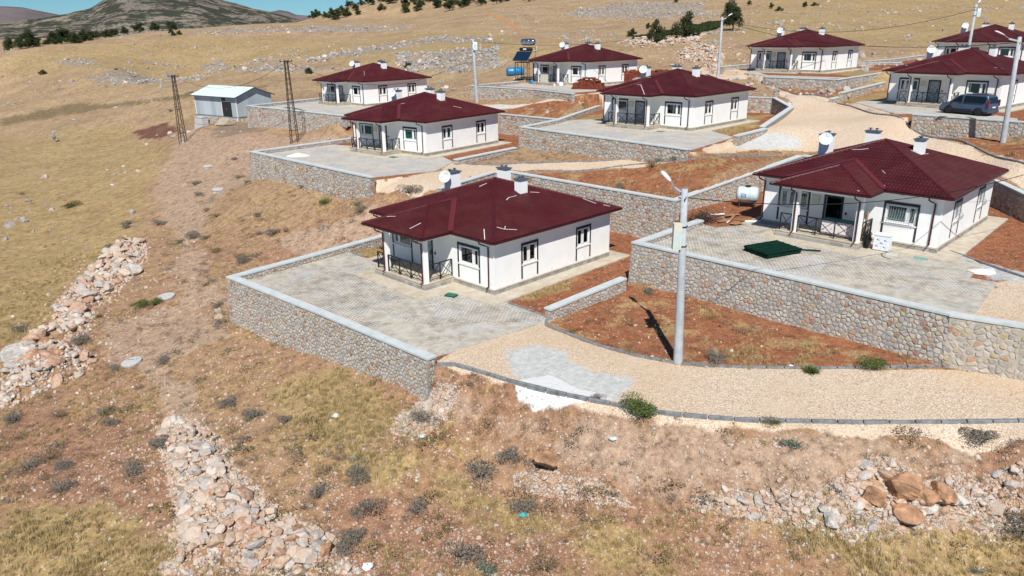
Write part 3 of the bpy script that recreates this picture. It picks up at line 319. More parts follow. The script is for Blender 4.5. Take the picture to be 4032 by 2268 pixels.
def ground_mat():
    t=NT('ground'); co=t.coord('World'); at={k:t.attr(k) for k in KINDS+['lot']}
    nl=t.noise(co,.09,4,.6); nm=t.noise(co,.55,5,.65); nf=t.noise(co,3.2,5,.7); nx=t.noise(co,13,4,.75)
    geo=t.n('NewGeometry'); cam_=t.n('CameraData'); far=t.ramp(t.math('MULTIPLY',cam_.outputs['View Distance'],.001),[(.045,0),(.14,1)])
    # pebbles
    v1=t.n('TexVoronoi'); t.l(co,v1.inputs[0]); v1.inputs['Scale'].default_value=7; v2=t.n('TexVoronoi'); t.l(co,v2.inputs[0]); v2.inputs['Scale'].default_value=22
    sep=t.n('SeparateColor'); t.l(v1.outputs['Color'],sep.inputs[0]); sep2=t.n('SeparateColor'); t.l(v2.outputs['Color'],sep2.inputs[0])
    def peb(v,s,thr,rad): return t.math('MULTIPLY',t.math('GREATER_THAN',s.outputs[0],thr),t.math('LESS_THAN',v.outputs['Distance'],rad))
    p1=peb(v1,sep,.72,.33); p2=peb(v2,sep2,.55,.38)
    soil=t.mix(t.ramp(nm,[(.38,0),(.62,1)]),(.37,.225,.145),(.335,.165,.10)); soil=t.mix(t.ramp(nf,[(.35,.5),(.62,0)]),soil,(.25,.125,.065)); soil=t.mix(t.ramp(nl,[(.4,0),(.62,.55)]),soil,(.42,.29,.17))
    def thr(a,lo=.35,hi=.65,amt=.7,n=nf):
        return t.ramp(t.math('ADD',a,t.math('MULTIPLY',t.math('SUBTRACT',n,.5),amt)),[(lo,0),(hi,1)])
    gs_=t.n('Mapping'); gs_.inputs['Scale'].default_value=(1,.35,1); gs_.inputs['Rotation'].default_value=(0,0,.5); t.l(co,gs_.inputs[0]); gst=t.noise(gs_.outputs[0],9,5,.75)
    gold=t.mix(t.ramp(gst,[(.32,0),(.66,1)]),(.29,.20,.085),(.54,.405,.185)); gold=t.mix(t.ramp(nm,[(.38,.7),(.58,0)]),gold,(.235,.17,.08)); gold=t.mix(t.ramp(nl,[(.45,0),(.6,.5)]),gold,(.38,.275,.13))
    # natural patches of dry grass everywhere in the wild
    wildg=t.ramp(t.math('ADD',t.math('MULTIPLY',nm,.6),t.math('MULTIPLY',nf,.4)),[(.515,0),(.6,.7)])
    c=t.mix(t.math('MULTIPLY',wildg,t.math('SUBTRACT',1,at['pale'])),soil,gold)
    red=t.mix(t.ramp(nf,[(.3,0),(.7,1)]),(.23,.070,.031),(.32,.115,.054)); red=t.mix(t.ramp(nx,[(.5,0),(.75,.6)]),red,(.38,.20,.115)); red=t.mix(t.ramp(nm,[(.4,.35),(.6,0)]),red,(.36,.185,.10)); 
    c=t.mix(at['lot'],c,red)
    rs=t.mix(t.ramp(nx,[(.3,0),(.7,1)]),(.26,.12,.07),(.41,.245,.16)); rs=t.mix(t.ramp(nf,[(.5,0),(.7,.5)]),rs,(.43,.29,.18)); c=t.mix(t.math('MULTIPLY',thr(at['rsoil'],.1,.9,1.6,nm),.85),c,rs)
    redg=t.mix(t.ramp(nm,[(.52,0),(.62,.75)]),red,t.mix(.5,gold,(.42,.27,.13)))
    c=t.mix(thr(at['red'],.3,.7,.9,nm),c,redg)
    gold2=t.mix(t.ramp(nm,[(.6,0),(.75,.6)]),gold,(.34,.20,.11)); c=t.mix(t.math('MULTIPLY',thr(at['gold'],.15,.85,1.5,nm),.9),c,gold2)
    pale=t.mix(t.ramp(nf,[(.3,0),(.7,1)]),(.36,.245,.17),(.49,.365,.27)); c=t.mix(t.math('MULTIPLY',thr(at['pale'],.3,.7,.9,nm),.85),c,pale)
    # far hillside tone
    hill=t.mix(t.ramp(nl,[(.35,0),(.65,1)]),(.37,.265,.155),(.48,.36,.215)); hill=t.mix(t.ramp(t.noise(co,.35,6,.75),[(.5,0),(.64,.55)]),hill,(.21,.145,.09)); hill=t.mix(t.ramp(t.noise(co,1.3,5,.8),[(.52,0),(.68,.6)]),hill,(.25,.19,.14)); hill=t.mix(t.ramp(t.noise(co,.16,6,.8),[(.56,0),(.68,.6)]),hill,(.42,.33,.24))
    nat=t.math('MULTIPLY',t.math('MULTIPLY',far,t.math('SUBTRACT',1,t.math('MULTIPLY',at['gold'],.45))),t.math('SUBTRACT',1,t.math('MAXIMUM',at['lot'],t.math('MAXIMUM',at['red'],at['pale'])),clamp=True))
    c=t.mix(t.math('MULTIPLY',nat,.8),c,hill)
    c=t.mix(thr(at['dark'],.2,.9,1.2,nm),c,(.21,.155,.085)); c=t.mix(thr(at['mud'],.3,.8,1.4),c,(.27,.2,.145)); c=t.mix(thr(at['rust'],.3,.8,1.6),c,(.17,.075,.055)); c=t.mix(thr(at['track'],.3,.7,.5),c,(.47,.26,.13))
    rock=t.mix(t.ramp(t.noise(co,.9,6,.8),[(.38,0),(.6,1)]),(.15,.135,.12),(.42,.385,.35)); c=t.mix(t.math('MULTIPLY',thr(at['rock'],.5,.75,1.6,t.noise(co,.6,6,.8)),.7),c,rock)
    g1=t.noise(co,1.6,8,.82); g2=t.noise(co,.28,5,.7); c=t.mix(1,c,t.ramp(g1,[(.33,(.30,.27,.24)),(.46,(.88,.87,.86)),(.66,(1.32,1.3,1.26))]),'MULTIPLY'); c=t.mix(t.math('MULTIPLY',t.ramp(g2,[(.5,0),(.66,1)]),t.math('MULTIPLY',nat,.5)),c,(.22,.16,.11)); c=t.mix(t.math('MULTIPLY',t.ramp(t.noise(co,5,4,.8),[(.60,0),(.68,1)]),t.math('MULTIPLY',nat,.55)),c,(.47,.42,.36))
    near=t.math('SUBTRACT',1,far)
    c=t.mix(t.math('MULTIPLY',t.math('MULTIPLY',p1,near),t.ramp(nm,[(.35,.0),(.6,.9)])),c,(.56,.46,.37)); c=t.mix(t.math('MULTIPLY',t.math('MULTIPLY',p2,near),.55),c,t.mix(sep2.outputs[1],(.50,.37,.27),(.36,.18,.10)))
    # gravel road
    g=t.n('TexVoronoi'); t.l(co,g.inputs[0]); g.inputs['Scale'].default_value=26; gs=t.n('SeparateColor'); t.l(g.outputs['Color'],gs.inputs[0])
    gc=t.ramp(gs.outputs[0],[(0,(.40,.27,.17)),(.25,(.58,.43,.29)),(.6,(.71,.56,.42)),(1,(.84,.74,.64))]); gl=t.noise(co,.25,4,.6); gc=t.mix(t.ramp(gl,[(.42,0),(.62,.5)]),gc,(.62,.45,.28)); gc=t.mix(t.ramp(t.noise(co,.5,5,.7),[(.5,0),(.66,.35)]),gc,(.74,.63,.52))
    c=t.mix(thr(at['gravel'],.35,.65,.6),c,gc)
    grey=t.mix(t.ramp(nf,[(.35,0),(.65,1)]),(.45,.48,.48),(.66,.68,.68)); grey=t.mix(t.ramp(nm,[(.6,0),(.7,.5)]),grey,(.55,.42,.29)); c=t.mix(t.math('MULTIPLY',thr(at['grey'],.3,.8,1.2,nf),.85),c,grey)
    c=t.mix(thr(at['white'],.38,.62,.8),c,(.74,.74,.735))
    bh=t.math('ADD',t.math('MULTIPLY',nx,.6),t.math('MULTIPLY',t.math('SUBTRACT',1,v2.outputs['Distance']),.5)); bh=t.math('ADD',bh,t.math('MULTIPLY',nf,1.2)); t.bump(bh,1.0,.05)
    M['ground']=t.fin(c,.95,.1)
ground_mat(); make_ground()
# distant mountains: each a ridge heightfield
def mountain(name,dist,depth,prof,base,seed,mat,amp):
    # prof: list of (azimuth deg, crest height)
    na,nr=260,70; a0,a1=prof[0][0],prof[-1][0]; az=np.radians(np.linspace(a0,a1,na)); t=np.linspace(0,1,nr); A,T=np.meshgrid(az,t)
    crest=np.interp(np.degrees(A),[p[0] for p in prof],[p[1] for p in prof]); r=dist+depth*T; x=r*np.sin(A); y=r*np.cos(A)
    sh=np.sin(np.clip(T*1.25,0,1.25)*math.pi/2)**1.1; k=3.2/dist*1000/1000
    nse=fbm(x,y,6/dist,seed,5); rid=1-np.abs(fbm(x,y,9/dist,seed+5,4))*2
    z=base+(crest-base)*sh+amp*(nse*.8+rid*.35-.2)*np.clip(T*3,0,1)*(.35+.65*(1-sh*.6))
    f=np.arange(nr-1)[:,None]*na+np.arange(na-1)[None,:]; f=np.stack([f,f+1,f+na+1,f+na],-1).reshape(-1,4)
    me=big_mesh(name,np.stack([x.ravel(),y.ravel(),z.ravel()],1),f,mat); me.polygons.foreach_set('use_smooth',np.ones(len(f),bool)); o=mo(name,me); tag(o,kind='structure'); return o
t=NT('mountain_scrub'); co=t.coord('World'); mp=t.n('Mapping'); mp.inputs['Scale'].default_value=(1,1,2.2); t.l(co,mp.inputs[0]); n=t.noise(mp.outputs[0],.016,8,.78); n2=t.noise(mp.outputs[0],.0045,4,.6)
c=t.mix(t.ramp(n2,[(.4,0),(.6,1)]),(.17,.14,.12),(.25,.21,.165)); c=t.mix(t.ramp(t.noise(mp.outputs[0],.03,4,.7),[(.4,0),(.65,.6)]),c,(.24,.21,.19)); c=t.mix(t.ramp(n,[(.47,0),(.50,.92)]),c,(.035,.042,.03)); 
vv=t.n('TexVoronoi'); t.l(mp.outputs[0],vv.inputs[0]); vv.inputs['Scale'].default_value=.075; c=t.mix(t.math('MULTIPLY',t.math('LESS_THAN',vv.outputs['Distance'],.33),t.ramp(n2,[(.4,.9),(.65,.5)])),c,(.04,.05,.032)); M['scrub']=t.fin(c,1,.0)
simple('mountain_far',(.15,.125,.13),1,.0,var=.35,scale=.004)
mountain('mountain_ridge',1500,1300,[(-38.16, 32.1), (-33.67, 34.8), (-32.03, 42.1), (-30.53, 53.9), (-29.22, 61.8), (-28.09, 71.0), (-27.45, 76.1), (-26.66, 97.0), (-25.67, 118.2), (-23.31, 129.4), (-21.4, 127.6), (-19.99, 106.0), (-18.53, 89.3), (-17.54, 77.9), (-16.27, 65.1), (-15.25, 53.4), (-14.07, 46.0), (-12.06, 35.8), (-10.72, 21.1)],-8,3,M['scrub'],26)
mountain('mountain_left',3300,900,[(-41.34, 91.1), (-34.27, 105.9), (-32.25, 123.3), (-31.03, 120.2), (-30.03, 102.6), (-28.79, 86.0), (-27.54, 55.6), (-26.03, 20.7)],-40,8,M['mountain_far'],25)
mountain('mountain_blue',5000,1200,[(-19.68, 65.3), (-17.56, 132.1), (-16.25, 149.8), (-15.93, 157.6), (-15.33, 146.6), (-14.83, 124.8), (-14.03, 118.8), (-12.56, 117.5), (-10.67, 96.7), (-7.91, 66.3), (-5.11, 49.1)],-60,12,M['mountain_far'],22)
# paving
def nearest_split(items,keyf,n=300): items.sort(key=keyf); return items[:n],items[n:]
def paver_field(name,poly,z,ang,mode):
    base=MB().prism(poly,z-.05,z+.0205 if mode else z+.03).obj(name,M['joint_bed'] if mode else M['paving']); tag(base,kind='structure')
    if not mode: return
    L,Wd,g=.235,.165,.010; c,s=math.cos(ang),math.sin(ang); P=np.array(poly); ctr=P.mean(0); rad=max(np.hypot(*(P-ctr).T)); n=int(rad/min(L,Wd))+2
    shape=[(-L/2+g/2,-Wd/2+g/2),(0,-Wd/2+g/2+.022),(L/2-g/2,-Wd/2+g/2),(L/2-g/2,Wd/2-g/2),(0,Wd/2-g/2+.022),(-L/2+g/2,Wd/2-g/2)]
    def unit(): 
        return MB().add([(x*.98,y*.98,.030) for x,y in shape]+[(x,y,.022) for x,y in shape]+[(x,y,0) for x,y in shape],[(0,1,4,5),(1,2,3,4)]+[(i+6,(i+1)%6+6,(i+1)%6,i) for i in range(6)]+[(i+12,(i+1)%6+12,(i+1)%6+6,i+6) for i in range(6)])
    J,I=np.meshgrid(np.arange(-n*1.2,n*1.2).astype(int),np.arange(-n,n)); u=(I*L+(J%2)*L/2).ravel(); v=(J*Wd).ravel(); x=ctr[0]+c*u-s*v; y=ctr[1]+s*u+c*v; m=sdist(x,y,poly)>.12
    # sand and rubble hide patches of blocks
    cov_=fbm(x,y,.35,77,4); m&=~((cov_>.28)); x=x[m]; y=y[m]; d=np.hypot(x,y); o=np.argsort(d); x=x[o]; y=y[o]
    um=unit(); me=um.mesh('paver',M['paver_single'])
    for k in range(min(300,len(x))):
        p=mo('paver',me,base,(x[k],y[k],z-.008+.004*random.random())); p.rotation_euler=(random.gauss(0,.008),random.gauss(0,.008),ang)
    uv=np.array(um.v); nf=len(um.f); x=x[300:]; y=y[300:]; N=len(x); 
    zz=z-.008+np.random.rand(N)*.007; vx=uv[:,0][None]*c-uv[:,1][None]*s+x[:,None]; vy=uv[:,0][None]*s+uv[:,1][None]*c+y[:,None]; vz=uv[:,2][None]+zz[:,None]
    co=np.stack([vx,vy,vz],-1).reshape(-1,3); F=np.array(um.f)[None]+(np.arange(N)*len(uv))[:,None,None]; F=F.reshape(-1,4); me=big_mesh('pavers',co,F,M['paver'])
    a=me.attributes.new('rnd','FLOAT','FACE'); a.data.foreach_set('value',np.repeat(np.random.rand(N),nf).astype(np.float32)); q=mo('pavers',me,base); tag(q,kind='stuff')
LZ=dict(zip(LOTN,[z for _,z in LOTS]))
for k,poly in PAVE.items(): paver_field('block_paving',poly,LZ[k]+.02,HOUSES[k][3],k in 'AE')
# kerbs
def resample(pts,step):
    out=[]; acc=0; P=[np.array(p) for p in pts]
    for a,b in zip(P,P[1:]):
        L=np.linalg.norm(b-a); t=-acc
        while t+step<=L+1e-9: t+=step; out.append((a+(b-a)*min(t,L)/L)); 
        acc=L-t
    return [P[0]]+out
def spl(P):
    P=[np.array(p,float) for p in P]; Q=[]
    for i in range(len(P)-1):
        a,b,c,d=P[max(i-1,0)],P[i],P[i+1],P[min(i+2,len(P)-1)]
        for k in range(8):
            t=k/8; Q.append(.5*((2*b)+(c-a)*t+(2*a-5*b+4*c-d)*t*t+(3*b-a-3*c+d)*t**3))
    return Q+[P[-1]]
def kerb(key,ln,wd,ht,mat='kerb_stone'):
    root=empty('kerb',(0,0,0)); tag(root,kind='structure'); pts=resample(spl(KERBS[key]) if len(KERBS[key])>3 else KERBS[key],ln)
    for a,b in zip(pts,pts[1:]):
        m=(a+b)/2; L=np.linalg.norm(b-a)-.05; ang=math.atan2(b[1]-a[1],b[0]-a[0]); za,zb=[float(base_h(np.array([q[0]]),np.array([q[1]]))[0]) for q in (a,b)]
        if key in ('K1','K2'): za,zb=[5.15+.0105*(q[0]+3) for q in (a,b)]
        if KERBZ.get(key): za=zb=KERBZ[key]
        h=ht+random.uniform(-.01,.01); w2=wd/2; bb=MB(); ys=[(-w2,-.2),(-w2,h*.9),(-w2*.6,h),(w2*.8,h),(w2,h*.8),(w2,-.2)]
        bb.add([(x,y,z) for x in (-L/2,L/2) for y,z in ys],[tuple(range(6)),tuple(range(6,12))[::-1]]+[(i,i+6,(i+1)%6+6,(i+1)%6) for i in range(6)])
        o=bb.obj('kerb_stone',M[mat],root); o.location=(m[0],m[1],(za+zb)/2); o.rotation_euler=(0,-math.atan2(zb-za,L),ang+random.gauss(0,.01))
KERBZ={'K3':5.2,'K4':5.2,'K8':7.4}
kerb('K1',.78,.17,.09); kerb('K2',.98,.17,.12); kerb('K3',.55,.12,.10); kerb('K4',.6,.12,.1); kerb('K5',1.0,.15,.1); kerb('K6',1.0,.16,.12); kerb('K7',1,.15,.1); kerb('K8',.6,.12,.1)

# ---------------------------------------------------------------- houses
W=10.74; DP=10.78; PA_,PB_,PY=2.26,7.1,2.19; OV=.53; EZ=3.35; KR=.356
def roof_slope(name,org,ud,vd,L,vmax,vmin=None,parent=None):
    # org eave start, ud along the eave, vd inward (plan); ribs run up the slope, tile steps across it
    org=Vector(org); ud=Vector(ud); vd=Vector(vd); pr=[(0,0),(.055,.004),(.085,.030),(.125,.030),(.155,.004)]; us=[]
    k=0
    while k*.2<L: 
        for a,h in pr:
            if k*.2+a<=L: us.append((k*.2+a,h))
        k+=1
    us.append((L,0)); V=max(vmax(u) for u,_ in us); rows=[]; st=.36; j=0
    while j*st<V+st: rows+=[(j*st,.018),(min((j+1)*st-.012,9),.0)]; j+=1
    nu=len(us); vs=[]; fs=[]
    for v,hh in rows:
        for u,h in us:
            a=vmin(u) if vmin else 0; b=vmax(u); vv=min(max(v,a),b); p=org+ud*u+vd*vv; vs.append((p.x,p.y,EZ+KR*vv+.02+h+(hh if a<v<b else 0)))
    for i in range(len(rows)-1):
        for q in range(nu-1):
            a=(i*nu+q,i*nu+q+1,(i+1)*nu+q+1,(i+1)*nu+q)
            p=[vs[z] for z in a]
            if abs(p[0][2]-p[3][2])+abs(p[1][2]-p[2][2])+abs(p[0][0]-p[3][0])+abs(p[0][1]-p[3][1])+abs(p[1][0]-p[2][0])+abs(p[1][1]-p[2][1])>.004: fs.append(a)
    return MB().add(vs,fs).obj(name,M['roof'],parent)
def ridge_cap(a,b,parent,wd=.24,mat='cap'):
    m=MB(); a=Vector(a); b=Vector(b); d=(b-a).normalized(); r=d.cross(Vector((0,0,1))).normalized(); n=r.cross(d); L=(b-a).length; k=max(2,int(L/.9)); vs=[];fs=[]
    prof=[(-wd/2,-.05),(-.05,.035),(.05,.035),(wd/2,-.05)]
    for i in range(k):
        p=a+d*(L*i/k); q=a+d*(L*(i+1)/k+.02); l=.006*(i%2); n0=len(vs)
        for P in (p,q):
            for x,h in prof: vs.append(P+r*x+n*(h+l+.03))
        fs+=[(n0+j,n0+j+1,n0+j+5,n0+j+4) for j in range(3)]
    return m.add(vs,fs).obj('ridge_cap',M[mat],parent)
def facade(mb,o,ud,L,z0,z1,holes,nrm,dp=.14):
    o=Vector(o); ud=Vector(ud); nr=Vector(nrm); xs=sorted({0,L,*[h[0] for h in holes],*[h[1] for h in holes]}); zs=sorted({z0,z1,*[h[2] for h in holes],*[h[3] for h in holes]})
    def P(u,z,d=0): v=o+ud*u-nr*d; return (v.x,v.y,z)
    for a,b in zip(xs,xs[1:]):
        for c,d in zip(zs,zs[1:]):
            if any(h[0]<=a and b<=h[1] and h[2]<=c and d<=h[3] for h in holes): continue
            mb.add([P(a,c),P(b,c),P(b,d),P(a,d)],[(0,1,2,3)])
    for h in holes:
        a,b,c,d=h[:4]
        mb.add([P(a,c),P(b,c),P(b,d),P(a,d),P(a,c,dp),P(b,c,dp),P(b,d,dp),P(a,d,dp)],[(0,4,5,1),(1,5,6,2),(2,6,7,3),(3,7,4,0)])
def window(parent,o,ud,nrm,x0,x1,z0,z1,split,tx0,tx1,tz1=2.68,tz0=.47,curtain=None,bars=False):
    o=Vector(o); ud=Vector(ud); nr=Vector(nrm)
    def bx(mb,a,b,c,d,y0,y1):  # y outward offset
        p=[o+ud*a+nr*y0,o+ud*b+nr*y0,o+ud*b+nr*y1,o+ud*a+nr*y1]; v=[(q.x,q.y,c) for q in p]+[(q.x,q.y,d) for q in p]
        mb.add(v,[(0,3,2,1),(4,5,6,7),(0,1,5,4),(1,2,6,5),(2,3,7,6),(3,0,4,7)])
    m=MB(); e=.055
    bx(m,x0,x1,z0,z0+e,-.12,-.06); bx(m,x0,x1,z1-e,z1,-.12,-.06); bx(m,x0,x0+e,z0,z1,-.12,-.06); bx(m,x1-e,x1,z0,z1,-.12,-.06)
    cuts=[x0]+split+[x1]
    for s in split: bx(m,s-.06,s+.06,z0,z1,-.12,-.055)
    for i,(a,b) in enumerate(zip(cuts,cuts[1:])):
        a+=.06;b-=.06
        bx(m,a,a+.05,z0+e,z1-e,-.11,-.045);bx(m,b-.05,b,z0+e,z1-e,-.11,-.045);bx(m,a,b,z0+e,z0+e+.06,-.11,-.045);bx(m,a,b,z1-e-.05,z1-e,-.11,-.045)
    w=m.obj('window',M['pvc_white'],parent)
    for a,b in zip(cuts,cuts[1:]):
        g=MB(); bx(g,a+.08,b-.08,z0+.09,z1-.09,-.09,-.083); g.obj('pane',M['glass'],w)
    s=MB(); bx(s,x0-.12,x1+.1,z0-.10,z0-.01,-.10,.05); s.obj('sill',M['sill_marble'],w)
    t=MB(); bx(t,tx0,tx1,tz1-.16,tz1,-.001,.03); bx(t,tx0,tx0+.11,tz0,tz1-.163,-.001,.027); bx(t,tx1-.11,tx1,tz0,tz1-.163,-.001,.027); t.obj('window_trim',M['trim_charcoal'],w)
    if curtain:
        cvs=MB(); n=int((x1-x0)/.05); vs=[];fs=[]
        for i in range(n+1):
            q=o+ud*(x0+(x1-x0)*i/n)-nr*(.2+.035*math.sin(i*1.3)); vs+=[(q.x,q.y,z0),(q.x,q.y,z1)]
        for i in range(n): fs.append((2*i,2*i+2,2*i+3,2*i+1))
        cvs.add(vs,fs); cvs.obj('curtain',M[curtain],w)
    if bars:
        b=MB(); n=int((x1-x0)/.13)
        for i in range(n+1):
            u=x0+(x1-x0)*i/n; P=[]
            for z,y in ((z0-.05,.03),(z0+.1,.22),(z0+.3,.25),(z0+.55,.10),(z1,.03)): q=o+ud*u+nr*y; P.append((q.x,q.y,z))
            b.tube(P,.009,4)
        for z,y in ((z0-.05,.03),(z0+.3,.25),(z1,.03)):
            p=o+ud*x0+nr*y; q=o+ud*x1+nr*y; b.bar((p.x,p.y,z),(q.x,q.y,z),.02)
        b.obj('window_grille',M['galv'],w)
    return w
def railing(parent,a,b,bays,z=.43,h=1.05):
    a=Vector((*a,z)); b=Vector((*b,z)); m=MB(); U=Vector((0,0,1)); m.bar(a+U*h,b+U*h,.065,.065); m.bar(a+U*.12,b+U*.12,.035,.035)
    for i in range(bays+1): p=a+(b-a)*i/bays; m.bar(p,p+U*h,.06)
    r=m.obj('railing',M['black_steel'],parent)
    for i in range(bays):
        p=a+(b-a)*i/bays; q=a+(b-a)*(i+1)/bays; x=MB(); x.bar(p+U*.12,q+U*h,.034); x.bar(p+U*h,q+U*.12,.034); x.obj('cross_brace',M['black_steel'],r)
def downpipe(parent,x,y,ex,ey,zb=.35):
    # from the gutter at (ex,ey) back to the wall at (x,y), then down
    m=MB(); m.tube([(ex,ey,3.28),(ex,ey,3.13),((ex*.6+x*.4),(ey*.6+y*.4),3.02),(x,y,2.88),(x,y,zb+.12),(x+(ex-x)*.35,y+(ey-y)*.35,zb-.02)],.048,8); m.obj('downpipe',M['pipe_maroon'],parent)
def chimney(root,x0,y0,x1,y1,zb,zt,dish=False,vents=2):
    c=MB().box(x0,y0,zb,x1,y1,zt).obj('chimney',M['chimney_white'],root)
    MB().box(x0-.07,y0-.07,zt+.002,x1+.07,y1+.07,zt+.075).obj('chimney_cap',M['cap_slate'],c)
    lx=(x1-x0)>(y1-y0)
    for i in range(vents):
        f=(i+.5)/vents; cx=x0+(x1-x0)*(f if lx else .5); cy=y0+(y1-y0)*(.5 if lx else f)
        MB().lathe([(.10,0),(.05,.03),(.05,.10),(.13,.12),(.13,.15),(.04,.18)],10,(cx,cy,zt+.077)).obj('chimney_vent',M['cap_slate'],c)
    # sealant round the foot
    return c
def dish(root,c,yaw,r=.41):
    n=Vector((-.30,-.80,.42)).normalized(); n=Matrix.Rotation(-yaw,3,'Z')@n
    q=n.to_track_quat('Z','Y').to_matrix(); c=Vector(c); m=MB(); prof=[(.001,-.10)]+[(r*t,-.10*(1-t*t)) for t in (.25,.5,.75,.92,1)]+[(r+.012,.006),(r*.98,-.02),(r*.6,-.085),(.001,-.12)]
    m.lathe(prof,28,c,q); d=m.obj('satellite_dish',M['dish_white'],root,True)
    arm=MB(); lo=q@Vector((0,-r*.95,-.02)); lo=Vector((0,0,-1)); lo=(lo-n*lo.dot(n)).normalized()*r*.93
    f=c+n*.5+lo*.55; arm.tube([c+lo,c+lo*1.05+n*.25,f],.012,6); arm.lathe([(.03,-.04),(.045,.04),(.05,.07)],10,f,q); arm.tube([c-n*.1,c-n*.22,c-n*.25+Vector((0,0,-.5))],.022,6); arm.obj('dish_arm',M['galv'],d)
    t=MB(); ax=Vector((0,0,1)).cross(n).normalized(); up=n.cross(ax)
    for i in range(11):
        if i==5: continue
        p=c-n*.055+ax*((i-5)*.035)+up*(.20-.0*i); t.bar(p-up*.02*(1+(i%3==0)),p+up*.02,.012,.004,up=tuple(n))
    t.lathe([(.028,0),(.028,.006)],8,c-n*.05+up*.28,q); t.obj('dish_print',M['dark_print'],d)
    return d
FRONT=((0,0,0),(1,0,0),(0,-1,0)); RIGHT=((W,0,0),(0,1,0),(1,0,0))
def make_house(curt=None,bars=False,door='door_film',opendoor=False):
    h=empty('bungalow')
    w=MB(); Z0=.34; T=3.27
    facade(w,FRONT[0],FRONT[1],W,Z0,T,[(1.22,3.02,1.42,2.50),(4.18,5.13,.42,2.42),(7.75,9.43,1.42,2.50)],FRONT[2])
    facade(w,RIGHT[0],RIGHT[1],DP,Z0,T,[(2.38,3.60,1.38,2.50),(7.42,8.64,1.38,2.50)],RIGHT[2])
    facade(w,(W,DP,0),(-1,0,0),W,Z0,T,[(2.0,3.2,1.38,2.5),(7,8.2,1.38,2.5)],(0,1,0)); facade(w,(0,DP,0),(0,-1,0),DP,Z0,T,[(4,5.2,1.38,2.5)],(-1,0,0))
    w.obj('wall',M['wall'],h)
    iv=MB().box(.3,.3,.3,W-.3,DP-.3,.34); iv.add([(.5,.9,Z0),(W-.9,.9,Z0),(W-.9,.9,T),(.5,.9,T),(W-.9,DP-.5,Z0),(W-.9,DP-.5,T)],[(0,1,2,3),(1,4,5,2)]); iv.obj('dark_room_backing',M['interior_shade'],h)  # darkness of the rooms put into colour: black planes behind the windows
    # plinth of single blocks on the two sides seen, solid core
    MB().box(.02,.02,-.4,W-.02,DP-.02,.24).obj('plinth',M['kerb_side'],h)
    MB().box(-.035,-.035,.255,W+.035,0,.335).box(W,.002,.255,W+.036,DP+.035,.334).obj('plinth_ledge',M['apron'],h)
    bl=BLOCK
    for i in range(27): mo('block',bl,h,(W+.01,.2+i*.4,.10),R(90))
    for i in range(9): mo('block',bl,h,(7.42+i*.4,-.01,.10))
    for i in range(5): mo('block',bl,h,(.2+i*.4,-.01,.10))
    # porch
    MB().box(PA_-.06,-PY-.1,-.4,PB_+.1,-.005,.36).box(PA_-.08,-PY-.13,.362,PB_+.13,-.004,.425).obj('porch_floor',M['apron'],h)
    for i in range(13): mo('block',bl,h,(PA_+.1+i*.385,-PY-.11,.13))
    for i in range(5): mo('block',bl,h,(PB_+.11,-PY+.1+i*.4,.13),R(90))
    MB().box(PA_-.45,-PY+.35,-.4,PA_-.065,-.3,.17).obj('porch_step',M['apron'],h)
    for x0 in (3.10,6.86): MB().box(x0,-PY-.05,.426,x0+.32,-PY+.25,3.02).obj('porch_column',M['wall'],h)
    b=MB().box(PA_+.0,-PY-.05,3.02,PB_+.08,-PY+.25,3.27).box(PB_-.22,-PY+.251,3.021,PB_+.08,-.002,3.27).box(PA_,-PY+.251,3.021,PA_+.3,-.002,3.27); b.obj('porch_beam',M['wall'],h)
    railing(h,(3.45,-PY+.05),(6.84,-PY+.05),3); railing(h,(PB_-.03,-PY+.28),(PB_-.03,-.06),2); railing(h,(PA_+.08,-PY+.05),(3.07,-PY+.05),1)
    # windows, door
    window(h,*FRONT,1.22,3.02,1.42,2.50,[1.72],1.08,3.16,curtain=curt,bars=bars); window(h,*FRONT,7.75,9.43,1.42,2.50,[8.95],7.6,9.57,curtain=curt,bars=bars)
    window(h,*RIGHT,2.38,3.60,1.38,2.50,[2.95],2.25,3.73,curtain=curt if curt and not bars else None,bars=bars); window(h,*RIGHT,7.42,8.64,1.38,2.50,[8.0],7.28,8.77,bars=bars)
    d=MB()
    if opendoor: d.add([(4.2,.10,.44),(4.2,.95,.44),(4.2,.95,2.4),(4.2,.10,2.4)],[(0,1,2,3)])
    else: d.box(4.22,.06,.43,5.09,.10,2.40)
    dd=d.obj('door',M[door],h); f=MB().box(4.05,-.03,.43,4.175,.0,2.56).box(5.135,-.03,.43,5.26,.0,2.56).box(4.176,-.029,2.43,5.134,.0,2.56); f.obj('door_frame',M['trim_charcoal'],dd); MB().box(4.95,.02,1.35,5.0,.058,1.65).obj('door_handle',M['black_steel'],dd)
    MB().box(5.42,-.05,1.45,5.52,-.001,1.6).obj('door_bell',M['black_steel'],h); MB().box(3.32,-.15,1.92,3.78,-.001,2.4).obj('meter_box',M['cream_box'],h)
    # roof: soffit, slopes, caps, gutter
    e=OV
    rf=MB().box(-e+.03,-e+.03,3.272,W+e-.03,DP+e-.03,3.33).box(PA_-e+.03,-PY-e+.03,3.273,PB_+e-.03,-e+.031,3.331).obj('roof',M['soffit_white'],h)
    L=W+2*e; D2=DP+2*e; tri=lambda LL:(lambda u:min(u,LL-u))
    roof_slope('roof_slope',(-e,-e,0),(1,0,0),(0,1,0),L,tri(L),parent=rf); roof_slope('roof_slope',(W+e,-e,0),(0,1,0),(-1,0,0),D2,lambda u:min(u,D2-u,L/2),parent=rf)
    roof_slope('roof_slope',(W+e,DP+e,0),(-1,0,0),(0,-1,0),L,tri(L),parent=rf); roof_slope('roof_slope',(-e,DP+e,0),(0,-1,0),(1,0,0),D2,lambda u:min(u,D2-u,L/2),parent=rf)
    pw=(PB_-PA_)/2+e; Lp=2*pw; sd=PY+pw
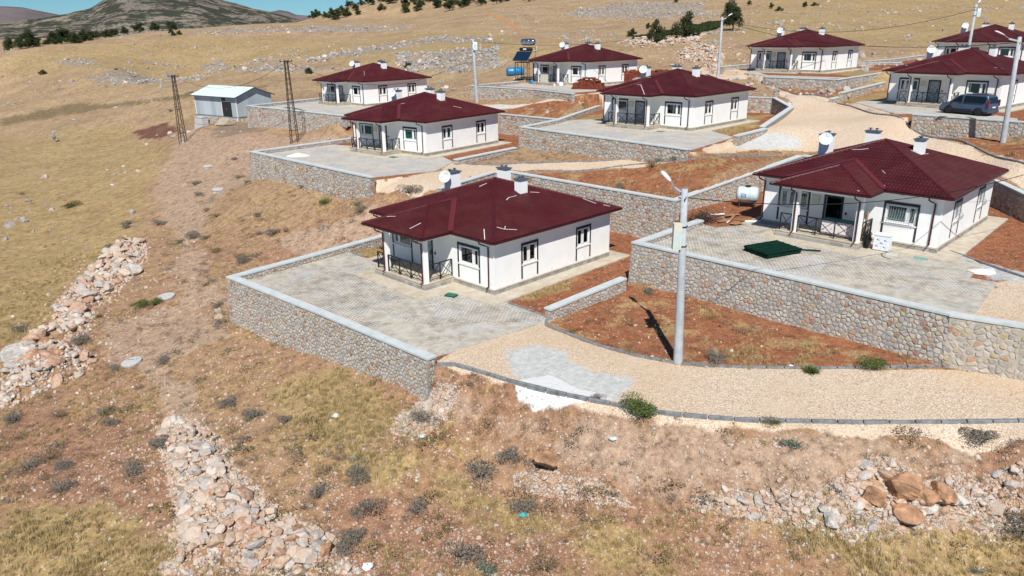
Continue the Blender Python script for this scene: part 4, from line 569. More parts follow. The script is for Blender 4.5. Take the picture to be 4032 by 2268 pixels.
    roof_slope('roof_slope',(PA_-e,-PY-e,0),(1,0,0),(0,1,0),Lp,tri(Lp),parent=rf)
    roof_slope('roof_slope',(PB_+e,-PY-e,0),(0,1,0),(-1,0,0),sd,lambda u:min(u,pw),lambda u:max(0,u-PY),parent=rf)
    roof_slope('roof_slope',(PA_-e,-PY-e+sd,0),(0,-1,0),(1,0,0),sd,lambda u:min(sd-u,pw),lambda u:max(0,(sd-u)-PY),parent=rf)
    za=EZ+KR*L/2; ax=W/2; A1=(ax,-e+L/2,za); A2=(ax,DP+e-L/2,za); z0=EZ
    for p,q in (((W+e,-e,z0),A1),((-e,-e,z0),A1),((W+e,DP+e,z0),A2),((-e,DP+e,z0),A2)): ridge_cap(p,q,rf)
    cx=(PA_+PB_)/2; zp=EZ+KR*pw; P=(cx,-PY-e+pw,zp); Q=(cx,-e+pw,zp)
    for p,q in (((PA_-e,-PY-e,z0),P),((PB_+e,-PY-e,z0),P),(P,Q)): ridge_cap(p,q,rf)
    for x in (PB_+e,PA_-e):
        a=Vector((x,-e,z0+.095)); b=Vector(Q)+Vector((0,0,.095)); d=(b-a).normalized(); r=Vector((0,0,1)).cross(d).normalized()*.16; m=MB().add([a-r+Vector((0,0,.03)),a,b,b-r+Vector((0,0,.03)),a+r+Vector((0,0,.03)),b+r+Vector((0,0,.03))],[(0,1,2,3),(1,4,5,2)]); m.obj('valley_flashing',M['maroon_flash'],rf)
    g=MB(); E4=[(-e,-e),(PA_-e,-e),(PA_-e,-PY-e),(PB_+e,-PY-e),(PB_+e,-e),(W+e,-e),(W+e,DP+e),(-e,DP+e)]
    for (x0,y0),(x1,y1) in zip(E4,E4[1:]+E4[:1]):
        dx,dy=x1-x0,y1-y0; l=math.hypot(dx,dy); nx,ny=dy/l,-dx/l
        o=.045; g.bar((x0+nx*o-dx/l*0,y0+ny*o,z0-.05),(x1+nx*o,y1+ny*o,z0-.05),.085,.10)
    g.obj('gutter',M['gutter_dark'],rf)
    downpipe(h,10.34,-.07,10.1,-e-.02); downpipe(h,7.02,-PY-.12,6.85,-PY-e-.02,.42); downpipe(h,3.26,-PY-.12,3.1,-PY-e-.02,.42); downpipe(h,.1,-.07,-.1,-e-.02)
    chimney(h,7.08,5.45,7.62,6.1,3.9,5.56); chimney(h,3.28,7.6,4.12,8.1,3.9,5.56); chimney(h,1.55,4.25,2.2,5.15,3.6,5.52)
    return h
M['maroon_flash']=simple('maroon_flash',(.12,.02,.022),.5,.4)
BLOCK=MB().box(-.19,-.03,-.12,.19,.03,.12).mesh('block',M['concrete_block'] if 'concrete_block' in M else M['block'])
def marks(h,segs):
    rf=[c for c in h.children if c.name.startswith('roof')][0]
    for pts in segs:
        m=MB()
        for (a,b) in zip(pts,pts[1:]):
            (x0,y0),(x1,y1)=a,b
            zf=lambda x,y:EZ+.062+KR*max(min(x+OV,W+OV-x,y+OV,DP+OV-y),0)
            if y0<-OV: zf=lambda x,y:EZ+.062+KR*min(y+PY+OV,x-PA_+OV,PB_+OV-x)
            m.bar((x0,y0,zf(x0,y0)),(x1,y1,zf(x1,y1)),random.uniform(.02,.05),.02)
        m.obj('sealant_mark',M['pvc_white'],rf)
H={}
types={'plain':make_house(),'teal':None,'grille':make_house('curtain_teal',True,'door_dark',True)}
types['teal']=make_house('curtain_teal')
used=set()
def house(k,ty,label):
    if ty not in used: o=types[ty]; used.add(ty)
    else: o=copy_tree(types[ty])
    x,y,z,yaw=HOUSES[k]; o.location=(x,y,z+.03); o.rotation_euler=(0,0,yaw); tag(o,label,'house','maroon-roofed white bungalows'); H[k]=o
for a in (('A','plain','nearest white bungalow with maroon roof, alone on the front paved terrace'),
 ('D','plain','central white bungalow with a pale strip on its porch roof, behind a triangular paved lot'),
 ('C','plain','white bungalow furthest left, its terrace wall beside the pale metal shed'),
 ('F','plain','white bungalow with solar water heater on its left and red brick piles in front'),
 ('G','plain','white bungalow standing on the bare grass slope right of the tall central lamp post'),
 ('H','plain','white bungalow at the right edge with the blue minivan parked before its porch'),
 ('I','plain','white bungalow furthest back at the right edge, partly hidden by the one with the minivan'),
 ('B','teal','white bungalow with teal curtains behind the left paved yard, two lattice poles near it'),
 ('E','grille','white bungalow with window grilles, green fence panels lying in its yard')): house(*a)
for k in H: dish(H[k],(2.16,3.8,5.38),HOUSES[k][3])
marks(H['A'],[[(9.6,.35),(10.5,-.45)],[(10.1,.9),(10.45,1.2),(10.2,1.5)],[(10.45,1.2),(10.75,1.9)],[(7.7,5.0),(7.72,4.3),(7.9,3.9)],[(7.65,6.3),(7.9,6.9)],[(8.3,8.9),(9.2,9.3)],[(9.5,9.4),(10.3,9.8)],[(10.6,10.2),(10.9,10.5)],[(5.2,4.1),(5.4,4.6)],[(5.9,-2.2),(6.1,-1.5)],[(3.0,-1.7),(3.6,-1.5)]])
marks(H['D'],[[(5.0,-.55),(6.9,-2.55)],[(4.6,-.6),(5.0,-.55)],[(3.2,3.0),(3.7,3.0)]]); marks(H['E'],[[(4.0,3.6),(4.5,3.7),(4.9,3.9)],[(7.6,5.3),(7.75,6.3)],[(7.0,5.3),(7.6,5.3)],[(7.3,-.3),(7.5,-.1)],[(6.8,-2.4),(6.95,-2.45)],[(7.0,1.2),(6.7,1.5)]])
marks(H['H'],[[(1.2,.6),(1.4,2.0)],[(9.5,.8),(10.2,.9)]]); marks(H['B'],[[(4.6,2.4),(5.2,2.7)],[(9.0,5.8),(9.6,6.4)]]); marks(H['C'],[[(9.1,1.2),(7.0,2.6)]])
for k in HOUSES:
    x,y,z,yaw=HOUSES[k]; c,s=math.cos(yaw),math.sin(yaw); pl=[(1.35,-3.35),(8.45,-3.55),(8.55,-1.38),(12.05,-1.3),(11.75,11.9),(-.9,11.9),(-.9,-.9),(1.35,-.9)]
    m=MB().prism([(x+c*a-s*b,y+s*a+c*b) for a,b in pl],z-.1,z+.078).obj('house_apron',M['apron']); tag(m,kind='structure')

# ---------------------------------------------------------------- stone walls
def clip_poly(P,mx,my,nx,ny):
    out=[]; n=len(P)
    for i in range(n):
        a=P[i]; b=P[(i+1)%n]; da=(a[0]-mx)*nx+(a[1]-my)*ny; db=(b[0]-mx)*nx+(b[1]-my)*ny
        if da<=0: out.append(a)
        if (da<0<db) or (db<0<da): t=da/(da-db); out.append((a[0]+(b[0]-a[0])*t,a[1]+(b[1]-a[1])*t))
    return out
def stone_cells(L,zt,zb,s,rng):
    # irregular rubble: cells of jittered seeds, gaps left for the mortar
    pts=[]; H0=min(zb(0),zb(L),zb(L/2))-s*1.6; T=max(zt(0),zt(L)); ny=int((T-H0)/(s*.85))+2; nx=int(L/s)+2
    for j in range(-1,ny+1):
        for i in range(-1,nx+1):
            if rng.random()<.07: continue
            pts.append(((i+.5*(j%2)+rng.uniform(-.42,.42))*s,H0+(j+rng.uniform(-.4,.4))*s*.85))
    A=np.array(pts); out=[]
    for k,(x,z) in enumerate(pts):
        if x<0 or x>L: continue
        if z<zb(x)-s*1.6 or z>zt(x)-s*.25: continue
        d=np.hypot(A[:,0]-x,A[:,1]-z); nb=np.argsort(d)[1:11]; P=[(x-s*.95,z-s*.85),(x+s*.95,z-s*.85),(x+s*.95,z+s*.85),(x-s*.95,z+s*.85)]
        for j in nb:
            qx,qz=pts[j]; nxx,nzz=qx-x,qz-z; P=clip_poly(P,(x+qx)/2,(z+qz)/2,nxx,nzz)
            if len(P)<3: break
        if len(P)<3: continue
        P=clip_poly(P,0,0,-1,0); P=clip_poly(P,L,0,1,0) if len(P)>2 else P
        sl=(zt(L)-zt(0))/L; P=clip_poly(P,0,zt(0),-sl,1) if len(P)>2 else P
        if len(P)<3: continue
        cx=sum(p[0] for p in P)/len(P); cz=sum(p[1] for p in P)/len(P)
        # round the corners once, then shrink by a fixed joint
        Q=[]
        for i in range(len(P)):
            a,b=P[i],P[(i+1)%len(P)]
            if math.hypot(a[0]-b[0],a[1]-b[1])<.03: Q.append(((a[0]+b[0])/2,(a[1]+b[1])/2)); continue
            Q.append((a[0]*.74+b[0]*.26,a[1]*.74+b[1]*.26)); Q.append((a[0]*.26+b[0]*.74,a[1]*.26+b[1]*.74))
        r=sum(math.hypot(p[0]-cx,p[1]-cz) for p in Q)/len(Q)
        if r<.045: continue
        g=.017+.010*rng.random(); k_=max(.35,1-g/r); Q=[(cx+(p[0]-cx)*k_*rng.uniform(.95,1.03),cz+(p[1]-cz)*k_*rng.uniform(.95,1.03)) for p in Q]
        if len(Q)>12: Q=Q[::2] if len(Q)>16 else Q[:12]
        out.append((cx,cz,Q))
    return out
def setrnd(me,v):
    a=me.attributes.new('rnd','FLOAT','FACE'); a.data.foreach_set('value',np.full(len(me.polygons),v,dtype=np.float32))
WSEED=[11]
def stone_wall(label,pts,th=.45,side=1,s=.27,cope=.10,batter=.07,faces=(True,False),zin=None,cw=.05,mort='mortar',copemat='coping',name='stone_wall',cat='wall',nmax=300,pale_from=None):
    # pts: (x,y,ztop,zfoot) along the OUTER top edge; side=+1 body lies to the left of the direction
    eps=(WSEED[0]%7)*.0025; pts=[(p[0],p[1],p[2]-eps,p[3]) for p in pts]
    root=empty(name,(pts[0][0],pts[0][1],pts[0][3])); tag(root,label,cat,'rubble stone retaining walls'); root['kind']='thing'; o0=Vector(root.location)
    P=[Vector((p[0],p[1],0)) for p in pts]; n=len(P); dirs=[(P[i+1]-P[i]).normalized() for i in range(n-1)]; inn=[Vector((-d.y,d.x,0))*side for d in dirs]
    def miter(i,off):
        if i==0: return P[0]+inn[0]*off
        if i==n-1: return P[-1]+inn[-1]*off
        b=(inn[i-1]+inn[i]).normalized(); return P[i]+b*off/max(.35,b.dot(inn[i]))
    body=MB(); cp=MB(); allst=[]
    for i in range(n-1):
        zt0,zt1=pts[i][2],pts[i+1][2]; zf0,zf1=pts[i][3],pts[i+1][3]; tc=cope*.9
        bo0=batter*(zt0-zf0+.4); bo1=batter*(zt1-zf1+.4)
        a0,a1=miter(i,0),miter(i+1,0); b0,b1=miter(i,th),miter(i+1,th); f0,f1=miter(i,-bo0),miter(i+1,-bo1); g0,g1=miter(i,th),miter(i+1,th)
        V=[(f0.x,f0.y,zf0-.5),(f1.x,f1.y,zf1-.5),(g1.x,g1.y,zf1-.5),(g0.x,g0.y,zf0-.5),(a0.x,a0.y,zt0-tc),(a1.x,a1.y,zt1-tc),(b1.x,b1.y,zt1-tc),(b0.x,b0.y,zt0-tc)]
        body.add([Vector(v)-o0 for v in V],[(0,3,2,1),(4,5,6,7),(0,1,5,4),(1,2,6,5),(2,3,7,6),(3,0,4,7)])
        c0,c1,e0,e1=miter(i,-cw),miter(i+1,-cw),miter(i,th+cw*.6),miter(i+1,th+cw*.6)
        ex0=-dirs[i]*.04 if i==0 else Vector(); ex1=dirs[i]*.04 if i==n-2 else Vector()
        C=[(c0+ex0,zt0),(c1+ex1,zt1),(e1+ex1,zt1),(e0+ex0,zt0)]
        cp.add([Vector((q.x,q.y,z-cope))-o0 for q,z in C]+[Vector((q.x,q.y,z))-o0 for q,z in C],[(0,3,2,1),(4,5,6,7),(0,1,5,4),(1,2,6,5),(2,3,7,6),(3,0,4,7)])
        L=(P[i+1]-P[i]).length; d=dirs[i]; o=-inn[i]
        def lay(x0,o,d,L,zt,zb,bat,step):
            rng=random.Random(WSEED[0]); WSEED[0]+=1
            for cx,cz,Q in stone_cells(L,zt,zb,step,rng):
                up=Vector((0,0,1)); ln=Vector((0,0,1))-o*bat; ln.normalize()
                base=x0+d*cx+o*(bat*(zt(cx)-cz)); hgt=rng.uniform(.018,.045); c=Vector((base.x,base.y,cz))
                ring0=[];ring1=[];ring2=[]; nf=o.copy()+Vector((0,0,bat)); nf.normalize()
                tx,tz=rng.gauss(0,.06),rng.gauss(0,.06)
                for (u,z) in Q:
                    q=d*(u-cx)+ln*(z-cz); ring0.append(q-nf*.04); ring1.append(q*.97+nf*hgt*.6); ring2.append(q*.72+nf*(hgt+q.dot(d)*tx+(z-cz)*tz))
                k=len(Q); 
                allst.append((c,ring0+ring1+ring2,[tuple(range(2*k,3*k))]+[(j,(j+1)%k,(j+1)%k+k,j+k) for j in range(k)]+[(j+k,(j+1)%k+k,(j+1)%k+2*k,j+2*k) for j in range(k)],rng.random()))
        zt=lambda u:zt0+(zt1-zt0)*u/L-cope*1.25; zb=lambda u:zf0+(zf1-zf0)*u/L
        if faces[0]: lay(P[i].copy(),o,d,L,zt,zb,batter,s)
        if faces[1]:
            zi=zin if zin is not None else None
            lay(P[i]+inn[i]*th,-o,d,L,zt,(lambda u:zi-.05) if zi is not None else zb,0,s*.8)
    for e in (0,1):  # ends
        i=0 if e==0 else n-1; dd=-dirs[0] if e==0 else dirs[-1]; ztv=pts[i][2]; zfv=pts[i][3]
        if ztv-zfv>.3:
            o=dd; d2=inn[0] if e==0 else inn[-1]; lay(P[i].copy(),o,d2,th,lambda u:ztv-cope*1.25,lambda u:zfv,0,s)
    b=body.obj('wall_core',M[mort],root); c=cp.obj('coping',M[copemat],root)
    allst.sort(key=lambda q:(q[0].x**2+q[0].y**2+(q[0].z-20)**2))
    for c_,vs,fs,r in allst[:nmax]:
        me=bpy.data.meshes.new('stone'); me.from_pydata(vs,[],fs); me.materials.append(M['stone']); setrnd(me,r); mo('stone',me,root,c_-o0)
    rest=allst[nmax:]
    if rest:
        mb=MB(); rr=[]
        for c_,vs,fs,r in rest: mb.add([v+c_-o0 for v in vs],fs); rr+=[r]*len(fs)
        me=mb.mesh('stones',M['stone']); a=me.attributes.new('rnd','FLOAT','FACE'); a.data.foreach_set('value',np.array(rr,dtype=np.float32)); tag(mo('stones',me,root),kind='stuff')
    return root
M['stone_']=M['stone']
def WP(*p): return [tuple(q) for q in p]
stone_wall('long tall rubble wall along the front of the nearest terrace, ending at the gravel road',WP((-17.57,44.18,5.7,2.5),(-10.6,37.9,5.7,3.0),(-3.9,31.6,5.7,3.4)),side=1,s=.215,faces=(True,True),zin=5.19)
stone_wall('low stone parapet running back from the left corner of the nearest paved terrace',WP((-17.57,44.18,5.7,3.3),(-9.6,53.7,5.7,5.2),(-6.6,57.2,5.75,6.3)),side=-1,s=.27,faces=(True,True),zin=5.19)
stone_wall('stone wall under the yard with green panels, behind the near lamp post',WP((7.21,43.41,7.8,5.55),(14.35,36.19,7.8,5.35),(19.45,30.9,7.8,5.6)),side=1,s=.25,batter=.10,faces=(True,True),zin=7.39)
stone_wall('pale-mortared end of the yard wall at the right edge, above the kerb',WP((19.33,30.95,7.79,5.55),(21.63,29.5,7.79,5.5),(25.5,27.3,7.79,5.5)),side=1,s=.28,batter=.08,faces=(True,False),mort='mortar_pale')
stone_wall('stone side wall from the left corner of the green-panel yard back to the higher wall',WP((7.21,43.41,7.8,5.6),(12.4,48.8,7.8,5.7)),side=-1,s=.27,faces=(True,True),zin=7.39)
stone_wall('long retaining wall behind the nearest bungalow, below the red soil field',WP((-5.3,56.9,8.45,5.25),(-1.3,63.2,8.5,5.2),(0,63.1,8.5,5.2),(11.6,52.1,8.35,5.2)),side=1,s=.29,faces=(True,False),th=.45)
stone_wall('retaining wall rising behind the white water tank beside the bungalow with window grilles',WP((11.6,52.1,8.35,7.39),(24.4,63.0,9.6,7.39)),side=1,s=.29,faces=(True,False))
stone_wall('stone wall to the right of the bungalow with window grilles, its face in shade',WP((24.4,63.0,9.6,7.39),(34.8,53.6,9.2,7.39),(33.6,45.0,9.0,7.39)),side=1,s=.3,faces=(True,False))
stone_wall('short low stone wall between the nearest bungalow and the lamp post\'s red field',WP((2.03,37.39,5.85,5.2),(6.63,41.54,6.15,5.3)),side=1,s=.2,th=.42,faces=(True,True),zin=5.2)
stone_wall('tall rubble wall under the left paved yard of the bungalow with teal curtains',WP((-25.86,75.09,8.7,5.8),(-18.6,67.8,8.7,6.2),(-11.38,60.5,8.7,6.95)),side=1,s=.31,faces=(True,True),zin=8.22)
stone_wall('low parapet at the back left of the yard with the white sand heap',WP((-25.86,75.09,8.7,6.3),(-17.3,84.4,8.7,7.6)),side=-1,s=.32,faces=(False,True),zin=8.22)
stone_wall('low stone wall right of the bungalow with teal curtains, ending at the gravel road',WP((-4.82,68.3,8.75,8.2),(.64,74.73,8.8,8.3)),side=1,s=.24,faces=(True,False))
stone_wall('stone wall below the triangular paved lot of the central bungalow',WP((.91,75.71,10.7,8.45),(9.91,64.98,10.7,9.15),(13.97,59.98,10.7,10.1)),side=1,s=.33,faces=(True,False))
stone_wall('stone wall at the left side of the central bungalow\'s lot',WP((.91,75.71,10.7,8.4),(4.82,81.42,10.7,8.5),(11.96,98.14,10.75,10.3)),side=-1,s=.36,faces=(True,True),zin=10.22)
stone_wall('retaining wall behind the bungalow with teal curtains, under the upper red soil strip',WP((-1.2,89.6,10.5,8.22),(4.9,83.6,10.5,8.22)),side=1,s=.35,faces=(True,False))
stone_wall('curved stone wall right of the central bungalow, retaining the road bend',WP((22.5,93.5,12.0,10.22),(27.86,90.38,12.0,10.22),(30.28,88.99,12.0,10.22),(29.98,82.57,11.6,10.22),(23.34,71.32,11.0,10.22)),side=1,s=.36,faces=(True,False))
stone_wall('short low stone wall at the driveway of the central bungalow',WP((23.6,71.2,10.85,10.2),(19.58,66.62,10.85,10.2)),side=1,s=.3,faces=(True,True))
stone_wall('stone wall under the bungalow with the solar water heater, beside the slim pole',WP((-5.43,106.77,12.5,10.5),(3.05,99.1,12.5,11.1),(7.34,91.74,12.5,11.7)),side=1,s=.38,faces=(True,False))
stone_wall('low parapet behind the slim pole, left of the solar water heater',WP((-5.34,107.5,12.5,11.3),(.96,114.45,12.5,12)),side=-1,s=.4,faces=(False,True),zin=12.05)
stone_wall('stone terrace wall of the furthest left bungalow, beside the pale shed',WP((-36.05,105.84,10.3,7.2),(-27.5,98.5,10.3,7.7),(-19.36,91.23,10.3,9.5)),side=1,s=.36,faces=(True,False))
stone_wall('low parapet at the back of the furthest left terrace',WP((-36.05,105.84,10.3,8.6),(-28.5,117.1,10.3,9.2)),side=-1,s=.4,faces=(False,True),zin=9.82)
stone_wall('angular stone wall in front of the bungalow on the grass slope',WP((31.81,97.75,13.78,12.8),(38.55,91.17,13.78,12.65),(50.6,104.2,13.8,12.9)),side=1,s=.38,faces=(True,False))
stone_wall('low stone wall left of the bungalow on the grass slope',WP((30.2,112.8,14.3,13.5),(36.2,118.6,14.35,13.8)),side=-1,s=.42,faces=(False,True),zin=13.86)
stone_wall('sloping stone wall between the red strip and the bungalow with the minivan',WP((36.6,85.8,12.78,12.0),(50.2,102.6,12.85,12.5)),side=-1,s=.36,faces=(False,True),zin=11.89)
stone_wall('short low wall stub at the foot of the sloping wall by the road',WP((34.95,84.5,12.25,11.6),(37.2,87.0,12.3,11.8)),side=-1,s=.34,faces=(False,True),zin=11.8)
stone_wall('stone wall in front of the parked minivan, crossed by a pole shadow',WP((35.4,67.37,12.4,11.1),(40.95,60.89,12.4,10.9),(47,55,12.4,10.9)),side=1,s=.31,faces=(True,False))
stone_wall('stone wall behind the bungalow with the minivan, below the dry hillside',WP((53.8,118.6,14.55,14.0),(57.4,121.5,14.6,14.0),(60.44,123.85,14.6,14.0),(71.75,135.67,14.7,14.1)),side=-1,s=.45,faces=(False,True),zin=14.0)
stone_wall('low dark stone wall across the grass behind the bungalow on the slope',WP((50.5,118,14.3,13.6),(58,116,14.4,13.8)),side=1,s=.42,faces=(True,False))

# ---------------------------------------------------------------- poles and cables
def lamp_post(x,y,z,h,label,lean=(0,0),arm=None,box=None,head=True,crossarm=True):
    r=empty('street_lamp' if head else 'utility_pole',(x,y,z)); tag(r,label,'lamp post' if head else 'utility pole','concrete poles carrying the overhead cable'); dx,dy=lean
    MB().tube([(0,0,-.6),(0,0,.0),(dx*.5,dy*.5,h*.5),(dx,dy,h)],[.225,.22,.175,.135],20).obj('pole',M['pole'],r,True)
    MB().tube([(dx,dy,h-.002),(dx,dy,h+.03)],.11,16).obj('pole_cap',M['galv'],r)
    if head:
        ax,ay=arm; l=math.hypot(ax,ay); u=Vector((ax/l,ay/l,0)); p=Vector((dx,dy,h-.35)); m=MB().bar(p-u*.16+Vector((0,0,.0)),p+u*.75+Vector((0,0,.22)),.09,.12); m.obj('lamp_bracket',M['pole'],r)
        q=p+u*.70+Vector((0,0,.22)); MB().tube([q,q+u*.25+Vector((0,0,.16)),q+u*.5+Vector((0,0,.30))],.025,6).obj('lamp_arm',M['galv'],r)
        d=(u+Vector((0,0,.42))).normalized(); Mx=Matrix.Rotation(math.atan2(u.y,u.x),3,'Z')@Matrix.Rotation(-math.asin(d.z),3,'Y'); q2=q+u*.42+Vector((0,0,.26)); hb=MB(); secs=[(0,.05,.04),(.1,.085,.06),(.35,.115,.085),(.6,.13,.09),(.76,.10,.06),(.82,.03,.02)]; vs=[];fs=[];N=12
        for (a,wd,ht) in secs:
            for k in range(N): t=2*math.pi*k/N; v=Mx@Vector((a,wd*math.cos(t),ht*(math.sin(t) if math.sin(t)>0 else .35*math.sin(t)))); vs.append(q2+v)
        for i in range(len(secs)-1):
            for k in range(N): fs.append((i*N+k,i*N+(k+1)%N,(i+1)*N+(k+1)%N,(i+1)*N+k))
        fs+=[tuple(range(N))[::-1],tuple((len(secs)-1)*N+k for k in range(N))]; hb.add(vs,fs).obj('lamp_head',M['lamp_shell'],r,True)
    if crossarm:
        m=MB()
        for k in range(3): a=.9+k*1.9; m.tube([(dx+.12*math.cos(a),dy+.12*math.sin(a),h-.42),(dx+.24*math.cos(a),dy+.24*math.sin(a),h-.40)],.03,6)
        m.obj('insulator',M['cable_black'],r)
    if box:
        bx,by,bz,bw,bh,bd,mt=box; b=MB().box(bx-bw/2,by-bd/2,bz,bx+bw/2,by+bd/2,bz+bh).obj('meter_box',M[mt],r); MB().box(bx-bw/2+.05,by-bd/2-.008,bz+.08,bx+bw/2-.05,by-bd/2-.002,bz+bh-.3).obj('box_cover',M['tank_white'],b)
        m=MB()
        for zz in (bz+.12,bz+bh-.15): m.lathe([(.20,0),(.20,.025)],14,(dx*zz/h,dy*zz/h,zz)); m.bar((0,0,zz),(bx,by,zz),.04)
        m.obj('box_strap',M['black_steel'],r)
    return r
P1=Vector((7.62,31.72,5.2)); lamp_post(*P1,8.2,'nearest concrete lamp post, standing at the kerb, with a cream box near its top',(-.2,.0),(-.35,.9),(-.42,-.05,5.55,.36,1.15,.3,'cream_box'))
P2=Vector((29.0,108.5,13.05)); lamp_post(*P2,7.9,'tall lamp post left of the bungalow on the grass slope, lamp arm pointing up right',(0,0),(.8,.5))
P3=Vector((38.75,59.6,10.85)); lamp_post(*P3,8.0,'leaning lamp post at the right edge in front of the wall by the minivan',(-.3,.0),(-.95,.1))
P4=Vector((54.2,93.0,12.3)); lamp_post(*P4,9.6,'dark-backed pole behind the bungalow with the minivan, small white box on it',(0,0),(.5,.6),(.32,-.1,8.2,.4,.9,.3,'box_white'))
P5=Vector((-4.35,103.3,10.55)); lamp_post(*P5,8.0,'slim pole with a white box at its top, left of the solar water heater',(-.35,0),None,(-.05,-.28,6.7,.55,1.0,.3,'box_white'),head=False)
def lattice(x,y,z,h,label,lean):
    r=empty('lattice_tower',(x,y,z)); tag(r,label,'power pole','steel lattice poles'); L=MB(); B=MB(); dx,dy=lean; wd=lambda t:.42*(1-t)+.16*t; n=16
    cs=[(-1,-1),(1,-1),(1,1),(-1,1)]; P=lambda k,t:Vector((cs[k][0]*wd(t)+dx*t,cs[k][1]*wd(t)+dy*t,h*t-.3*(t==0)))
    for k in range(4): L.bar(P(k,0),P(k,1),.07)
    for i in range(n):
        a,b=i/n,(i+1)/n
        for k in range(4): B.bar(P(k,a),P((k+1)%4,b),.03) if i%2 else B.bar(P((k+1)%4,a),P(k,b),.03)
    for t in (.15,.5,1): 
        for k in range(4): B.bar(P(k,t),P((k+1)%4,t),.04)
    L.obj('tower_leg',M['rust_steel'],r); B.obj('lattice_bracing',M['rust_steel'],r); MB().bar((dx-.75,dy,h-.1),(dx+.75,dy,h-.1),.09).obj('crossarm',M['rust_steel'],r)
    m=MB()
    for a in (-.68,-.2,.3,.68): m.lathe([(.05,0),(.07,.05),(.04,.1),(.06,.16)],8,(dx+a,dy,h-.05))
    m.obj('insulator',M['cable_black'],r)
T1=Vector((-46.4,108,hz(-46.4,108))); T2=Vector((-26.1,92.2,hz(-26.1,92.2)))
lattice(*T1,9.2,'rusty lattice power pole left of the pale metal shed',(0,0)); lattice(*T2,9.5,'rusty lattice power pole between the two left bungalow terraces',(-.05,0))
def cable(a,b,sag,label,rad=.022,n=22):
    a=Vector(a);b=Vector(b); pts=[a.lerp(b,i/n)-Vector((0,0,4*sag*(i/n)*(1-i/n))) for i in range(n+1)]
    o=MB().tube([p-a for p in pts],rad,5).obj('overhead_cable',M['cable_black']); o.location=a; tag(o,label,'cable','overhead cables')
t1=T1+Vector((0,0,9.15)); t2=T2+Vector((0,0,9.45)); p5=P5+Vector((-.3,0,6.0)); p5t=P5+Vector((-.35,0,7.8)); p2=P2+Vector((0,0,7.5)); p3=P3+Vector((-.3,0,7.6)); p4=P4+Vector((0,0,9.0)); p1=P1+Vector((0,0,7.8))
cable(t1,t2,2.3,'sagging cable between the two lattice poles',.018); cable(t2,p5,3.2,'cable dipping from the lattice pole past two roofs to the slim pole',.024); cable(p5t,p2,1.6,'cable from the slim pole across the hillside to the central lamp post',.024)
cable(p2+Vector((.1,0,0)),p4,2.0,'upper cable from the central lamp post to the pole at the far right',.026); cable(p2,p3,1.5,'lower cable from the central lamp post to the leaning post at the right edge',.026)
cable(p1,(33,43.5,12.6),1.25,'black cable from the near lamp post across the bungalow with grilles',.02); 
x,y,z,yw=HOUSES['E']; cable((x+math.cos(yw)*8.2+math.sin(yw)*.5,y+math.sin(yw)*8.2-math.cos(yw)*.5,z+3.3),(33.2,43.6,11.2),.9,'thin grey drop cable from the eave of the bungalow with grilles',.008)
